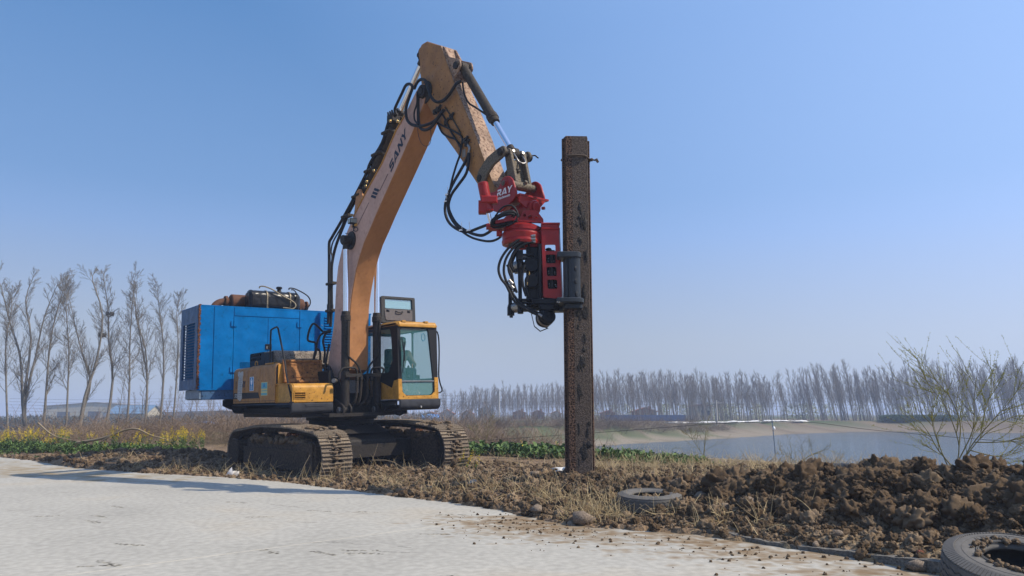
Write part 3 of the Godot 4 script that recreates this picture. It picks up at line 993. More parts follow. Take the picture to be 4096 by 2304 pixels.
func build_cab(ex: Node3D) -> void:
	var mb: MB
	mb = MB.new()
	mb.prism(rounded([Vector2(-0.2, 1.555), Vector2(-0.2, 1.36), Vector2(1.6, 1.33), Vector2(1.68, 1.4), Vector2(1.68, 1.555)], [0, 0.05, 0.06, 0.05, 0.01], 3), -1.5, -0.475, 0.025)
	part(mb, "cab_skirt", M.skirt, ex)
	mb = MB.new()
	mb.box(Vector3(0.75, 1.59, -0.97), Vector3(1.6, 0.05, 0.92), 0.0)
	var cab := part(mb, "cab", M.black_paint, ex)
	# front frame with the windscreen opening
	var lean := Transform3D(Basis(Vector3(0, 0, 1), Vector3(-0.03, 1, 0).normalized(), Vector3(-1, -0.03, 0).normalized()), Vector3(1.635, 1.56, 0))
	var open := rounded([Vector2(-1.27, 0.08), Vector2(-0.65, 0.08), Vector2(-0.57, 0.16), Vector2(-0.545, 1.5), Vector2(-1.24, 1.5), Vector2(-1.345, 0.4), Vector2(-1.345, 0.16)], 0.06, 3)
	mb = MB.new()
	mb.xf = lean
	mb.plate(rounded(rect(-1.45, 0.0, -0.475, 1.56), 0.03, 2), [open], 0, 0.05, 0.12)
	mb.xf = Transform3D()
	part(mb, "front_frame", M.black_paint, cab)
	mb = MB.new()
	mb.xf = lean
	mb.prism([Vector2(-1.46, -0.005), Vector2(-0.468, -0.005), Vector2(-0.468, 0.42), Vector2(-0.555, 0.42), Vector2(-0.57, 0.15), Vector2(-0.66, 0.07), Vector2(-1.27, 0.07), Vector2(-1.36, 0.15), Vector2(-1.36, 0.45), Vector2(-1.46, 0.45)], -0.012, 0.03, 0.006)
	mb.xf = Transform3D()
	part(mb, "front_panel", M.orange, cab)
	# right side with its window; left side and back
	var win := rounded([Vector2(0.72, 2.14), Vector2(1.2, 2.13), Vector2(1.39, 2.36), Vector2(1.34, 2.84), Vector2(1.28, 3.06), Vector2(0.72, 3.06)], 0.04, 3)
	var win2 := rounded(rect(-0.08, 2.14, 0.6, 3.06), 0.05, 3)
	var outline := rounded([Vector2(-0.15, 1.56), Vector2(1.62, 1.56), Vector2(1.585, 3.13), Vector2(-0.15, 3.13)], 0.02, 2)
	mb = MB.new()
	mb.plate(outline, [win, win2], -0.515, -0.475, 0.14)
	part(mb, "right_side", M.black_paint, cab)
	mb = MB.new()
	mb.prism([Vector2(0.3, 1.562), Vector2(1.627, 1.562), Vector2(1.617, 1.97), Vector2(1.46, 1.95), Vector2(1.38, 1.8), Vector2(0.85, 1.95), Vector2(0.3, 2.05)], -0.477, -0.464, 0.004)
	part(mb, "side_panel", M.orange, cab)
	mb = MB.new()
	mb.plate(outline, [rounded(rect(0.62, 2.0, 1.5, 3.05), 0.06, 3), win2], -1.46, -1.42, 0.14)
	part(mb, "door", M.black_paint, cab)
	mb = MB.new()
	along_x(mb, rect(-1.46, 1.56, -0.475, 2.1), -0.16, -0.12)
	for q in [rect(-1.46, 2.1, -1.38, 3.13), rect(-0.56, 2.1, -0.475, 3.13), rect(-1.38, 3.02, -0.56, 3.13)]:
		along_x(mb, q, -0.16, -0.12)
	part(mb, "rear_frame", M.black_paint, cab)
	# roof
	mb = MB.new()
	mb.prism(rounded([Vector2(-0.18, 3.08), Vector2(1.63, 3.08), Vector2(1.615, 3.19), Vector2(1.5, 3.21), Vector2(-0.18, 3.21)], [0.01, 0.02, 0.05, 0.03, 0.04], 3), -1.47, -0.465, 0.045)
	part(mb, "roof", M.orange, cab)
	for z in [-0.62, -1.18]:
		mb = MB.new()
		mb.box(Vector3(1.58, 3.2, z), Vector3(0.09, 0.035, 0.1), 0.01)
		mb.cyl(Vector3(1.6, 3.2, z - 0.04), Vector3(1.6, 3.2, z + 0.04), 0.015, 8)
		part(mb, "lamp_bracket", M.orange, cab)
	# glass
	mb = MB.new()
	mb.xf = lean
	mb.box(Vector3(-0.945, 0.94, 0.025), Vector3(0.84, 1.16, 0.006))
	mb.xf = Transform3D()
	part(mb, "windscreen", M.pane, cab)
	mb = MB.new()
	mb.xf = lean
	mb.box(Vector3(-0.945, 0.21, 0.025), Vector3(0.82, 0.29, 0.006))
	mb.xf = Transform3D()
	part(mb, "lower_windscreen", M.pane_dusty, cab)
	mb = MB.new()
	mb.xf = lean
	mb.box(Vector3(-0.945, 0.375, 0.018), Vector3(0.83, 0.03, 0.04), 0.005)
	mb.xf = Transform3D()
	part(mb, "window_bar", M.dull_steel, cab)
	box_part(Vector3(0.7, 2.12, -0.498), Vector3(1.41, 3.07, -0.492), 0, "side_pane", M.pane, cab)
	box_part(Vector3(-0.1, 2.12, -0.498), Vector3(0.62, 3.07, -0.492), 0, "side_pane", M.pane, cab)
	box_part(Vector3(0.6, 1.98, -1.443), Vector3(1.52, 3.07, -1.437), 0, "door_pane", M.pane, cab)
	box_part(Vector3(-0.143, 2.1, -1.4), Vector3(-0.137, 3.03, -0.54), 0, "rear_pane", M.pane, cab)
	# roof hatch standing open
	var up := Transform3D(Basis(Vector3(0, 0, 1), Vector3(-0.17, 0.985, 0).normalized(), Vector3(-0.985, -0.17, 0).normalized()), Vector3(0.88, 3.23, -0.92))
	mb = MB.new()
	mb.xf = up
	mb.plate(rounded([Vector2(-0.43, 0), Vector2(0.43, 0), Vector2(0.385, 0.61), Vector2(-0.475, 0.61)], 0.03, 3), [rounded([Vector2(-0.385, 0.33), Vector2(0.315, 0.33), Vector2(0.295, 0.56), Vector2(-0.4, 0.56)], 0.02, 2)], -0.02, 0.05, 0.12)
	mb.xf = Transform3D()
	var hatch := part(mb, "roof_hatch", M.black_paint, cab)
	mb = MB.new()
	mb.xf = up
	mb.box(Vector3(-0.04, 0.445, 0.02), Vector3(0.7, 0.25, 0.006))
	mb.xf = Transform3D()
	part(mb, "hatch_pane", M.pane_dusty, hatch)
	mb = MB.new()
	mb.xf = up
	mb.prism(rounded([Vector2(-0.35, 0.05), Vector2(0.34, 0.05), Vector2(0.34, 0.31), Vector2(-0.37, 0.31)], 0.05, 3), -0.035, -0.015, 0.006)
	mb.xf = Transform3D()
	part(mb, "hatch_lining", M.plastic_grey, hatch)
	mb = MB.new()
	mb.xf = up
	mb.tube(smooth([Vector3(-0.1, 0.27, -0.03), Vector3(-0.09, 0.24, -0.07), Vector3(-0.02, 0.23, -0.075), Vector3(0.05, 0.24, -0.07), Vector3(0.06, 0.27, -0.03)], 3), 0.013, 7)
	for x in [-0.27, 0.26]:
		mb.box(Vector3(x, 0.27, -0.04), Vector3(0.07, 0.05, 0.02), 0.006)
		mb.box(Vector3(x, 0.27, -0.055), Vector3(0.03, 0.02, 0.02), 0.004)
	mb.xf = Transform3D()
	part(mb, "hatch_handle", M.black_gloss, hatch)
	# rail beside the windscreen, wiper, mirror, cable below
	tube_part([Vector3(1.5, 3.013, -1.423), Vector3(1.5, 3.023, -1.486), Vector3(1.5, 3.001, -1.535), Vector3(1.5, 2.869, -1.57), Vector3(1.5, 2.566, -1.579), Vector3(1.5, 2.226, -1.566), Vector3(1.5, 2.039, -1.563), Vector3(1.5, 1.888, -1.595), Vector3(1.5, 1.757, -1.642), Vector3(1.5, 1.701, -1.621), Vector3(1.5, 1.68, -1.536)], 0.016, "grab_rail", M.black_gloss, cab, 4)
	mb = MB.new()
	mb.tube([Vector3(1.66, 2.1, -0.56), Vector3(1.68, 2.5, -0.585), Vector3(1.65, 2.86, -0.545)], 0.012, 6)
	mb.bar(Vector3(1.67, 2.35, -0.6), Vector3(1.66, 2.75, -0.6), 0.02, 0.02)
	part(mb, "wiper", M.black_gloss, cab)
	mb = MB.new()
	for i in 17:
		mb.tube([Vector3(1.52 + 0, 2.88 + 0.08 * sin(TAU * i / 16), -1.16 + 0.045 * cos(TAU * i / 16)), Vector3(1.52, 2.88 + 0.08 * sin(TAU * (i + 1) / 16), -1.16 + 0.045 * cos(TAU * (i + 1) / 16))], 0.009, 5)
	part(mb, "strap_loop", M.blue_print, cab)
	tube_part([Vector3(1.3, 1.328, -0.53), Vector3(1.3, 1.266, -0.59), Vector3(1.3, 1.231, -0.69), Vector3(1.3, 1.26, -0.771), Vector3(1.3, 1.321, -0.781)], 0.018, "hanging_cable", M.rubber, ex)
	mb = MB.new()
	mb.cyl(Vector3(1.68, 1.4, -0.98), Vector3(1.705, 1.4, -0.98), 0.022, 12)
	mb.tube([Vector3(1.7, 1.4, -0.995), Vector3(1.71, 1.37, -0.98), Vector3(1.7, 1.4, -0.965)], 0.008, 6)
	part(mb, "tow_ring", M.dull_steel, ex)
	# seat, levers
	mb = MB.new()
	mb.xf = ZY
	mb.prism(rounded(rect(-1.2, 2.02, -0.74, 2.12), 0.04, 3), -0.95, -0.5, 0.03)
	mb.prism(rounded(rect(-1.18, 2.12, -0.76, 2.68), 0.06, 3), -0.62, -0.5, 0.03)
	mb.prism(rect(-1.15, 1.6, -0.8, 2.02), -0.85, -0.55, 0.02)
	mb.xf = Transform3D()
	part(mb, "seat", M.seat_cloth, cab)
	mb = MB.new()
	for q in [[Vector3(1.28, 1.62, -0.86), Vector3(1.3, 2.0, -0.87), Vector3(1.36, 2.24, -0.88)], [Vector3(1.28, 1.62, -1.0), Vector3(1.32, 2.0, -1.0), Vector3(1.38, 2.26, -1.0)], [Vector3(0.95, 2.0, -0.7), Vector3(0.97, 2.32, -0.72)]]:
		mb.tube(smooth(q, 3), 0.012, 7)
		mb.lump(q[q.size() - 1], Vector3(0.025, 0.045, 0.025), nz, 0.0, 3)
	mb.box(Vector3(0.85, 1.98, -0.66), Vector3(0.5, 0.2, 0.14), 0.03)
	mb.box(Vector3(0.85, 1.98, -1.28), Vector3(0.5, 0.2, 0.14), 0.03)
	part(mb, "control_levers", M.black_gloss, cab)
	rng.seed = 5
	mb = MB.new()
	for i in 40:
		var p := Vector3(1.5 - rng.randf() * 0.2, 1.64 + rng.randf() * 0.06, -0.6 - rng.randf() * 0.45)
		mb.lump(p, Vector3.ONE * rng.randf_range(0.02, 0.06), nz, 0.7, 2, 1.0, p * 7)
	part(mb, "floor_clutter", M.greasy, cab)


func build_boom(ex: Node3D) -> void:
	var back := [Vector2(3.55, 7.44), Vector2(3.15, 7.12), Vector2(2.8, 6.91), Vector2(2.22, 6.37), Vector2(1.55, 5.93), Vector2(0.97, 5.5), Vector2(0.66, 5.2), Vector2(0.42, 4.84), Vector2(0.25, 4.5), Vector2(0.17, 4.15), Vector2(0.13, 3.8), Vector2(0.1, 3.45), Vector2(0.02, 3.1), Vector2(-0.12, 2.7), Vector2(-0.2, 2.4), Vector2(-0.18, 2.0), Vector2(-0.05, 1.86)]
	var front := [Vector2(0.2, 1.86), Vector2(0.55, 2.12), Vector2(0.78, 2.2), Vector2(0.8, 2.65), Vector2(0.81, 3.1), Vector2(0.83, 3.5), Vector2(0.88, 3.72), Vector2(0.96, 3.95), Vector2(1.1, 4.3), Vector2(1.27, 4.58), Vector2(1.45, 4.82), Vector2(1.75, 5.1), Vector2(2.0, 5.35), Vector2(2.9, 6.17), Vector2(3.5, 6.74), Vector2(3.84, 7.12), Vector2(3.94, 7.32), Vector2(3.85, 7.52), Vector2(3.7, 7.53)]
	var body := PackedVector2Array(back + front)
	var mb := MB.new()
	mb.prism(body, -0.22, 0.232, 0.012)
	var boom := part(mb, "boom", M.boom_paint, ex)
	# the pale side plate the letters stand on
	var cheek := MB.inset(MB.ccw(body), 0.012)
	mb = MB.new()
	mb.prism(cheek, 0.2, 0.2395)
	part(mb, "boom_side", M.boom_face, boom, "faded pinkish side of the boom with the lettering")
	mb = MB.new()
	for i in range(1, 5):
		var a: Vector2 = back[i]
		var b: Vector2 = back[i + 1]
		mb.bar(Vector3(a.x + 0.02, a.y - 0.025, 0.236), Vector3(b.x + 0.02, b.y - 0.025, 0.236), 0.02, 0.05, 0.004, Vector3(0, 0, 1))
	part(mb, "edge_strip", M.orange, boom)
	# lettering up the boom
	mb = MB.new()
	var o := Vector3(2.598, 6.058, 0.24)
	var e := Vector3(3.318, 6.734, 0.24)
	var ux := (e - o).normalized()
	var uy := Vector3(-ux.y, ux.x, 0)
	var lift := Vector3(0, 0, 0.004)
	letters(mb, o, ux, uy, "SANY", 0.185, lift, 0.35, 0.1)
	part(mb, "lettering", M.dark_print, boom)
	mb = MB.new()
	var q0 := Vector3(1.958, 5.662, 0.24)
	for i in 3:
		var p := q0 + ux * (0.085 * i)
		var t := [p + lift, p + ux * 0.06 + lift, p + ux * 0.06 + uy * 0.2 - ux * 0.09 + lift, p + uy * 0.2 - ux * 0.09 + lift]
		if i == 2:
			t = [p + lift, p + ux * 0.06 + lift, p + ux * 0.04 + uy * 0.2 - ux * 0.07 + lift, p + uy * 0.2 - ux * 0.09 + lift]
		mb.quad(t[0], t[1], t[2], t[3])
	var l0 := Vector3(2.131, 5.784, 0.24)
	var l1 := Vector3(2.475, 6.065, 0.24)
	mb.bar(l0 + Vector3(0, 0, 0.001), l1 + Vector3(0, 0, 0.001), 0.006, 0.012, 0.001, Vector3(0, 0, 1))
	l0 = Vector3(1.201, 5.267, 0.24)
	l1 = Vector3(1.675, 5.645, 0.24)
	mb.bar(l0 + Vector3(0, 0, 0.001), l1 + Vector3(0, 0, 0.001), 0.006, 0.01, 0.001, Vector3(0, 0, 1))
	part(mb, "stripe_emblem", M.dark_print, boom)
	# nose: pins where the arm hangs
	mb = MB.new()
	mb.cyl(Vector3(3.84, 7.34, -0.3), Vector3(3.84, 7.34, 0.31), 0.13, 24, 0.015)
	mb.cyl(Vector3(3.84, 7.34, 0.3), Vector3(3.84, 7.34, 0.33), 0.08, 18, 0.01)
	part(mb, "arm_pin", M.greasy, boom)
	# bosses and rods of the two boom cylinders
	mb = MB.new()
	mb.cyl(Vector3(0.9, 4.97, -0.46), Vector3(0.9, 4.97, 0.47), 0.1, 24, 0.012)
	mb.prism(circle(Vector2(0.9, 4.97), 0.2, 20), 0.235, 0.275, 0.01)
	mb.prism(circle(Vector2(0.9, 4.97), 0.2, 20), -0.27, -0.222, 0.01)
	part(mb, "cylinder_boss", M.greasy, boom)
	for s in [1, -1]:
		cylinder(ex, Vector3(0.9, 1.37, 0.37 * s), Vector3(0.9, 4.95, 0.37 * s), 2.06, 0.088, 0.058, "boom_cylinder", M.greasy)
	# work lamp on the boom
	var lamp := Vector3(1.061, 5.359, 0.3)
	mb = MB.new()
	mb.box(lamp, Vector3(0.14, 0.11, 0.17), 0.012)
	mb.box(lamp + Vector3(0.0, -0.09, -0.03), Vector3(0.04, 0.09, 0.06), 0.006)
	var lm := part(mb, "work_lamp", M.black_paint, boom)
	mb = MB.new()
	mb.box(lamp + Vector3(0.073, 0, 0), Vector3(0.012, 0.09, 0.15), 0.004)
	mb.box(lamp + Vector3(0, 0, 0.088), Vector3(0.12, 0.09, 0.008), 0.003)
	part(mb, "lamp_glass", M.lamp_glass, lm)
	mb = MB.new()
	var br := Vector3(1.053, 5.27, 0.25)
	mb.box(br, Vector3(0.22, 0.05, 0.05), 0.008)
	part(mb, "lamp_arm", M.orange, lm)
	var cable := [Vector3(1.041, 5.256, 0.26), Vector3(1.016, 5.2, 0.26), Vector3(1.105, 5.131, 0.26), Vector3(1.215, 5.148, 0.26), Vector3(1.168, 5.209, 0.26), Vector3(1.057, 5.215, 0.26), Vector3(0.978, 5.147, 0.26), Vector3(0.784, 5.144, 0.26), Vector3(0.646, 5.174, 0.26)]
	tube_part(cable, 0.008, "lamp_cable", M.wire, lm)
	# arm cylinder lying along the back of the boom
	cylinder(ex, Vector3(1.02, 6.02, 0.0), Vector3(3.5, 8.24, 0.0), 2.1, 0.1, 0.062, "arm_cylinder", M.grease_brown)
	mb = MB.new()
	for s in [-1, 1]:
		mb.prism(rounded([Vector2(0.78, 5.4), Vector2(1.3, 5.78), Vector2(1.1, 6.1), Vector2(0.94, 6.08)], 0.05, 3), s * 0.13 - 0.02, s * 0.13 + 0.02, 0.006)
	part(mb, "cylinder_bracket", M.boom_paint, boom)


func build_arm(ex: Node3D) -> void:
	var side := [Vector2(3.72, 8.36), Vector2(3.9, 8.35), Vector2(4.37, 8.08), Vector2(4.47, 7.86), Vector2(4.66, 7.47), Vector2(4.83, 7.1), Vector2(4.99, 6.82), Vector2(5.22, 6.4), Vector2(5.42, 6.02), Vector2(5.68, 5.46), Vector2(5.92, 5.0), Vector2(5.96, 4.86), Vector2(5.88, 4.74), Vector2(5.74, 4.73), Vector2(5.6, 4.86), Vector2(5.48, 5.12), Vector2(5.04, 5.64), Vector2(4.8, 5.92), Vector2(4.53, 6.22), Vector2(4.23, 6.56), Vector2(4.03, 6.89), Vector2(3.86, 7.12), Vector2(3.7, 7.5), Vector2(3.64, 7.82), Vector2(3.645, 8.0), Vector2(3.6, 8.16), Vector2(3.6, 8.28)]
	var mb := MB.new()
	mb.prism(side, -0.175, 0.2, 0.014)
	var arm := part(mb, "arm", M.arm_paint, ex)
	# the plate on its outer edge, paint worn off towards the tip
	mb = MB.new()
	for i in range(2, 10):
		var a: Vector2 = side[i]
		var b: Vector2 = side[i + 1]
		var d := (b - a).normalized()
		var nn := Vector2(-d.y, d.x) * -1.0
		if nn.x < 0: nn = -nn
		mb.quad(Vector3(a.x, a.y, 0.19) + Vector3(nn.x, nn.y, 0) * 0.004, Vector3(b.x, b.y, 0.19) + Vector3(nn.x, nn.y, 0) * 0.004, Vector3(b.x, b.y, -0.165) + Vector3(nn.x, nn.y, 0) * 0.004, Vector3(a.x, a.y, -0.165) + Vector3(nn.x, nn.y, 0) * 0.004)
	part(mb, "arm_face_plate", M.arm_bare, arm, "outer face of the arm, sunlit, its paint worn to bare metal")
	# lugs for the arm cylinder and the bucket cylinder
	mb = MB.new()
	for s in [-1, 1]:
		mb.prism(rounded([Vector2(3.62, 7.9), Vector2(3.8, 8.3), Vector2(3.66, 8.4), Vector2(3.48, 8.38), Vector2(3.42, 8.24), Vector2(3.5, 8.08)], 0.05, 3), s * 0.1 - 0.02, s * 0.1 + 0.02, 0.006)
	mb.cyl(Vector3(3.5, 8.24, -0.15), Vector3(3.5, 8.24, 0.15), 0.05, 14)
	part(mb, "cylinder_lug", M.greasy, arm)
	mb = MB.new()
	for s in [-1, 1]:
		mb.prism(rounded([Vector2(4.3, 8.08), Vector2(4.42, 8.06), Vector2(4.6, 7.78), Vector2(4.8, 7.68), Vector2(4.92, 7.62), Vector2(4.95, 7.5), Vector2(4.86, 7.4), Vector2(4.72, 7.3), Vector2(4.6, 7.45)], 0.04, 3), 0.012 + s * 0.13 - 0.018, 0.012 + s * 0.13 + 0.018, 0.006)
	part(mb, "cylinder_lug", M.arm_bare, arm)
	mb = MB.new()
	mb.cyl(Vector3(4.83, 7.53, -0.17), Vector3(4.83, 7.53, 0.2), 0.07, 18, 0.008)
	part(mb, "lug_pin", M.greasy, arm)
	mb = MB.new()
	mb.prism(circle(Vector2(3.86, 7.33), 0.22, 26), 0.195, 0.225, 0.01)
	mb.cyl(Vector3(4.12, 7.2, 0.2), Vector3(4.12, 7.2, 0.206), 0.02, 8)
	part(mb, "pin_boss", M.greasy, arm)
	cylinder(ex, Vector3(4.83, 7.53, 0.012), Vector3(6.22, 5.53, 0.012), 1.62, 0.084, 0.052, "bucket_cylinder", M.grease_brown)
	tube_part([Vector3(4.94, 7.18, 0.11), Vector3(5.0, 6.95, 0.12), Vector3(5.12, 6.74, 0.12), Vector3(5.3, 6.6, 0.11), Vector3(5.5, 6.45, 0.1), Vector3(5.6, 6.36, 0.06)], 0.018, "cylinder_pipe", M.greasy, ex)
	# links at the tip
	for s in [1, -1]:
		mb = MB.new()
		var z0 := 0.235 if s > 0 else -0.285
		mb.prism(rounded([Vector2(5.53, 5.2), Vector2(5.6, 5.34), Vector2(5.84, 5.51), Vector2(6.12, 5.58), Vector2(6.3, 5.6), Vector2(6.36, 5.5), Vector2(6.27, 5.41), Vector2(6.02, 5.34), Vector2(5.84, 5.22), Vector2(5.74, 5.1), Vector2(5.6, 5.1)], 0.05, 3), z0, z0 + 0.055, 0.012)
		part(mb, "side_link", M.link_steel, ex)
	mb = MB.new()
	mb.cyl(Vector3(5.64, 5.2, -0.31), Vector3(5.64, 5.2, 0.315), 0.06, 20, 0.01)
	part(mb, "link_pin", M.greasy, ex)
	mb = MB.new()
	mb.cyl(Vector3(6.24, 5.5, -0.34), Vector3(6.24, 5.5, 0.33), 0.068, 22, 0.012)
	mb.tube(smooth([Vector3(6.27, 5.53, -0.33), Vector3(6.33, 5.53, -0.36), Vector3(6.36, 5.5, -0.37), Vector3(6.4, 5.47, -0.37)], 2), 0.012, 6)
	part(mb, "link_pin", M.greasy, ex)
	mb = MB.new()
	for s in [-1, 1]:
		mb.prism(rounded([Vector2(6.17, 5.53), Vector2(6.24, 5.6), Vector2(6.32, 5.55), Vector2(6.46, 4.96), Vector2(6.42, 4.86), Vector2(6.33, 4.86), Vector2(6.27, 4.94)], 0.04, 3), s * 0.14 - 0.03, s * 0.14 + 0.03, 0.008)
	mb.xf = Transform3D(Basis(Vector3(0, 0, 1), Vector3(-0.215, 0.977, 0).normalized(), Vector3(-0.977, -0.215, 0).normalized()), Vector3(6.38, 4.92, 0))
	mb.prism(rect(-0.13, 0.02, 0.13, 0.5), 0.02, 0.06, 0.006)
	mb.box(Vector3(0.0, 0.3, -0.0), Vector3(0.06, 0.05, 0.06), 0.01)
	mb.xf = Transform3D()
	part(mb, "bucket_link", M.link_steel, ex)
	mb = MB.new()
	mb.xf = Transform3D(Basis(Vector3(0, 0, 1), Vector3(-0.215, 0.977, 0).normalized(), Vector3(-0.977, -0.215, 0).normalized()), Vector3(6.42, 4.93, 0))
	mb.tube(smooth([Vector3(0.1, 0.62, 0), Vector3(0.09, 0.48, -0.06), Vector3(0.07, 0.4, -0.08), Vector3(0.0, 0.37, -0.08), Vector3(-0.07, 0.39, -0.08), Vector3(-0.09, 0.46, -0.06), Vector3(-0.1, 0.58, 0)], 4), 0.014, 8)
	for x in [0.1, -0.1]:
		mb.cyl(Vector3(x, 0.6, -0.05), Vector3(x, 0.6, 0.03), 0.03, 12)
	mb.xf = Transform3D()
	part(mb, "lifting_shackle", M.dull_steel, ex)
	mb = MB.new()
	mb.turned(Vector3(6.4, 4.92, 0.24), Vector3(6.4, 4.92, -0.26), [Vector2(0, 0), Vector2(0.075, 0), Vector2(0.075, 0.4), Vector2(0.06, 0.41), Vector2(0.06, 0.5), Vector2(0, 0.5)], 22)
	mb.cyl(Vector3(6.46, 4.96, -0.02), Vector3(6.5, 4.99, -0.02), 0.03, 10)
	part(mb, "link_tube", M.link_steel, ex)


func build_hoses(ex: Node3D) -> void:
	# the pair of hoses that climbs the back of the boom
	for q in [
		[Vector3(2.634, 7.31, 0.12), Vector3(2.365, 7.29, 0.12), Vector3(2.24, 7.172, 0.12), Vector3(2.011, 6.86, 0.12), Vector3(1.514, 6.573, 0.12), Vector3(1.35, 6.395, 0.12), Vector3(0.882, 6.048, 0.12), Vector3(0.36, 5.695, 0.12), Vector3(0.027, 5.483, 0.12), Vector3(-0.339, 5.262, 0.12), Vector3(-0.455, 5.153, 0.12), Vector3(-0.447, 4.748, 0.12), Vector3(-0.448, 4.427, 0.12), Vector3(-0.438, 3.948, 0.12), Vector3(-0.445, 3.555, 0.12), Vector3(-0.47, 3.745, 0.12), Vector3(-0.461, 3.308, 0.12)],
		[Vector3(2.44, 7.204, 0.05), Vector3(2.266, 7.127, 0.05), Vector3(1.988, 6.854, 0.05), Vector3(1.518, 6.584, 0.05), Vector3(1.383, 6.398, 0.05), Vector3(0.884, 6.058, 0.05), Vector3(0.363, 5.703, 0.05), Vector3(0.228, 5.564, 0.05), Vector3(-0.009, 5.338, 0.05), Vector3(-0.25, 5.077, 0.05), Vector3(-0.388, 4.842, 0.05), Vector3(-0.462, 4.628, 0.05), Vector3(-0.464, 4.355, 0.05), Vector3(-0.457, 3.955, 0.05), Vector3(-0.435, 3.557, 0.05), Vector3(-0.435, 3.745, 0.05), Vector3(-0.501, 3.247, 0.05)]]:
		tube_part(q, 0.034, "boom_hose", M.rubber, ex, 4)
	tube_part([Vector3(0.397, 5.579, 0.16), Vector3(0.247, 5.404, 0.16), Vector3(-0.164, 5.146, 0.16), Vector3(-0.267, 4.94, 0.16), Vector3(-0.211, 4.803, 0.16), Vector3(-0.242, 4.554, 0.16)], 0.018, "boom_hose", M.rubber, ex, 4)
	for q in [Vector3(2.153, 7.05, 0.09), Vector3(1.715, 6.694, 0.09), Vector3(1.392, 6.415, 0.09), Vector3(0.824, 5.982, 0.09), Vector3(0.322, 5.632, 0.09), Vector3(-0.449, 4.215, 0.08), Vector3(-0.462, 3.596, 0.08)]:
		var cb := MB.new()
		cb.box(q + Vector3(0.06, 0, 0), Vector3(0.34, 0.05, 0.16), 0.012)
		cb.box(q + Vector3(-0.08, 0, 0.05), Vector3(0.05, 0.06, 0.05), 0.01)
		part(cb, "hose_clamp", M.grease_brown, ex)
	var mf := MB.new()
	var m0 := Vector3(2.488, 7.252, 0.12)
	mf.box(m0, Vector3(0.22, 0.16, 0.2), 0.02)
	for i in 6:
		mf.cyl(m0 + Vector3(-0.1 + 0.04 * i, 0.05, 0.06 - 0.03 * (i % 2)), m0 + Vector3(-0.1 + 0.04 * i, 0.15, 0.07 - 0.03 * (i % 2)), 0.018, 8)
	part(mf, "hose_manifold", M.greasy, ex)
	var bs := MB.new()
	for q in [Vector3(2.544, 7.137, 0.22), Vector3(2.88, 7.023, 0.25), Vector3(2.985, 6.972, 0.25), Vector3(1.932, 6.242, 0.26), Vector3(1.627, 6.08, 0.26), Vector3(1.583, 5.995, 0.26)]:
		bs.cyl(q, q + Vector3(0.03, 0.03, 0.03), 0.024, 8)
	part(bs, "clamp_bolt", M.brass, ex)
	# loops over the joint between boom and arm
	for q in [
		[Vector3(2.726, 7.249, 0.2), Vector3(2.724, 7.343, 0.22), Vector3(2.802, 7.396, 0.24), Vector3(3.114, 7.559, 0.28), Vector3(3.282, 7.642, 0.3), Vector3(3.428, 7.626, 0.3), Vector3(3.55, 7.516, 0.31), Vector3(3.456, 7.39, 0.31), Vector3(3.339, 7.239, 0.31), Vector3(3.296, 7.094, 0.31), Vector3(3.35, 6.92, 0.31), Vector3(3.507, 6.779, 0.31), Vector3(3.814, 6.656, 0.31), Vector3(4.096, 6.611, 0.3), Vector3(4.251, 6.621, 0.28), Vector3(4.341, 6.648, 0.27)],
		[Vector3(3.599, 7.47, 0.3), Vector3(3.703, 7.523, 0.32), Vector3(3.832, 7.554, 0.33), Vector3(3.969, 7.521, 0.33), Vector3(4.09, 7.418, 0.33), Vector3(4.167, 7.224, 0.33), Vector3(4.255, 7.053, 0.32), Vector3(4.393, 6.943, 0.3), Vector3(4.568, 6.923, 0.28), Vector3(4.731, 6.974, 0.27), Vector3(4.868, 7.063, 0.26), Vector3(4.938, 7.124, 0.24), Vector3(4.999, 7.168, 0.18)],
		[Vector3(3.724, 7.365, 0.3), Vector3(3.736, 7.206, 0.3), Vector3(3.733, 6.975, 0.3), Vector3(3.744, 6.771, 0.3), Vector3(3.811, 6.621, 0.3), Vector3(3.96, 6.536, 0.3), Vector3(4.148, 6.521, 0.3), Vector3(4.292, 6.584, 0.29), Vector3(4.408, 6.662, 0.28), Vector3(4.53, 6.774, 0.24)]]:
		tube_part(q, 0.03, "joint_hose", M.rubber, ex, 5, 8)
	for q in [
		[Vector3(3.76, 7.297, 0.34), Vector3(3.752, 7.114, 0.34), Vector3(3.658, 6.974, 0.34), Vector3(3.67, 6.816, 0.34), Vector3(3.791, 6.682, 0.33)],
		[Vector3(4.293, 6.587, 0.24), Vector3(4.533, 6.443, 0.23), Vector3(4.814, 6.274, 0.22), Vector3(5.028, 6.126, 0.22), Vector3(5.05, 6.02, 0.22), Vector3(5.011, 5.903, 0.22)],
		[Vector3(4.289, 6.577, 0.22), Vector3(4.399, 6.383, 0.21), Vector3(4.599, 6.237, 0.21), Vector3(4.82, 6.13, 0.21), Vector3(4.986, 5.969, 0.21)],
		[Vector3(4.397, 6.768, 0.22), Vector3(4.57, 6.522, 0.22), Vector3(4.715, 6.289, 0.22), Vector3(4.882, 6.082, 0.22), Vector3(4.999, 5.921, 0.22)]]:
		tube_part(q, 0.017, "joint_hose", M.rubber, ex, 4)
	tube_part([Vector3(4.519, 6.82, 0.215), Vector3(4.739, 6.559, 0.215), Vector3(4.999, 6.192, 0.215)], 0.014, "arm_pipe", M.grease_brown, ex, 1)
	tube_part([Vector3(3.65, 6.715, 0.26), Vector3(3.662, 6.558, 0.26), Vector3(3.757, 6.362, 0.26), Vector3(3.919, 6.241, 0.26), Vector3(4.054, 6.241, 0.26), Vector3(4.114, 6.336, 0.26), Vector3(4.099, 6.521, 0.26)], 0.006, "thin_cable", M.wire, ex, 4, 5)
	var fit := MB.new()
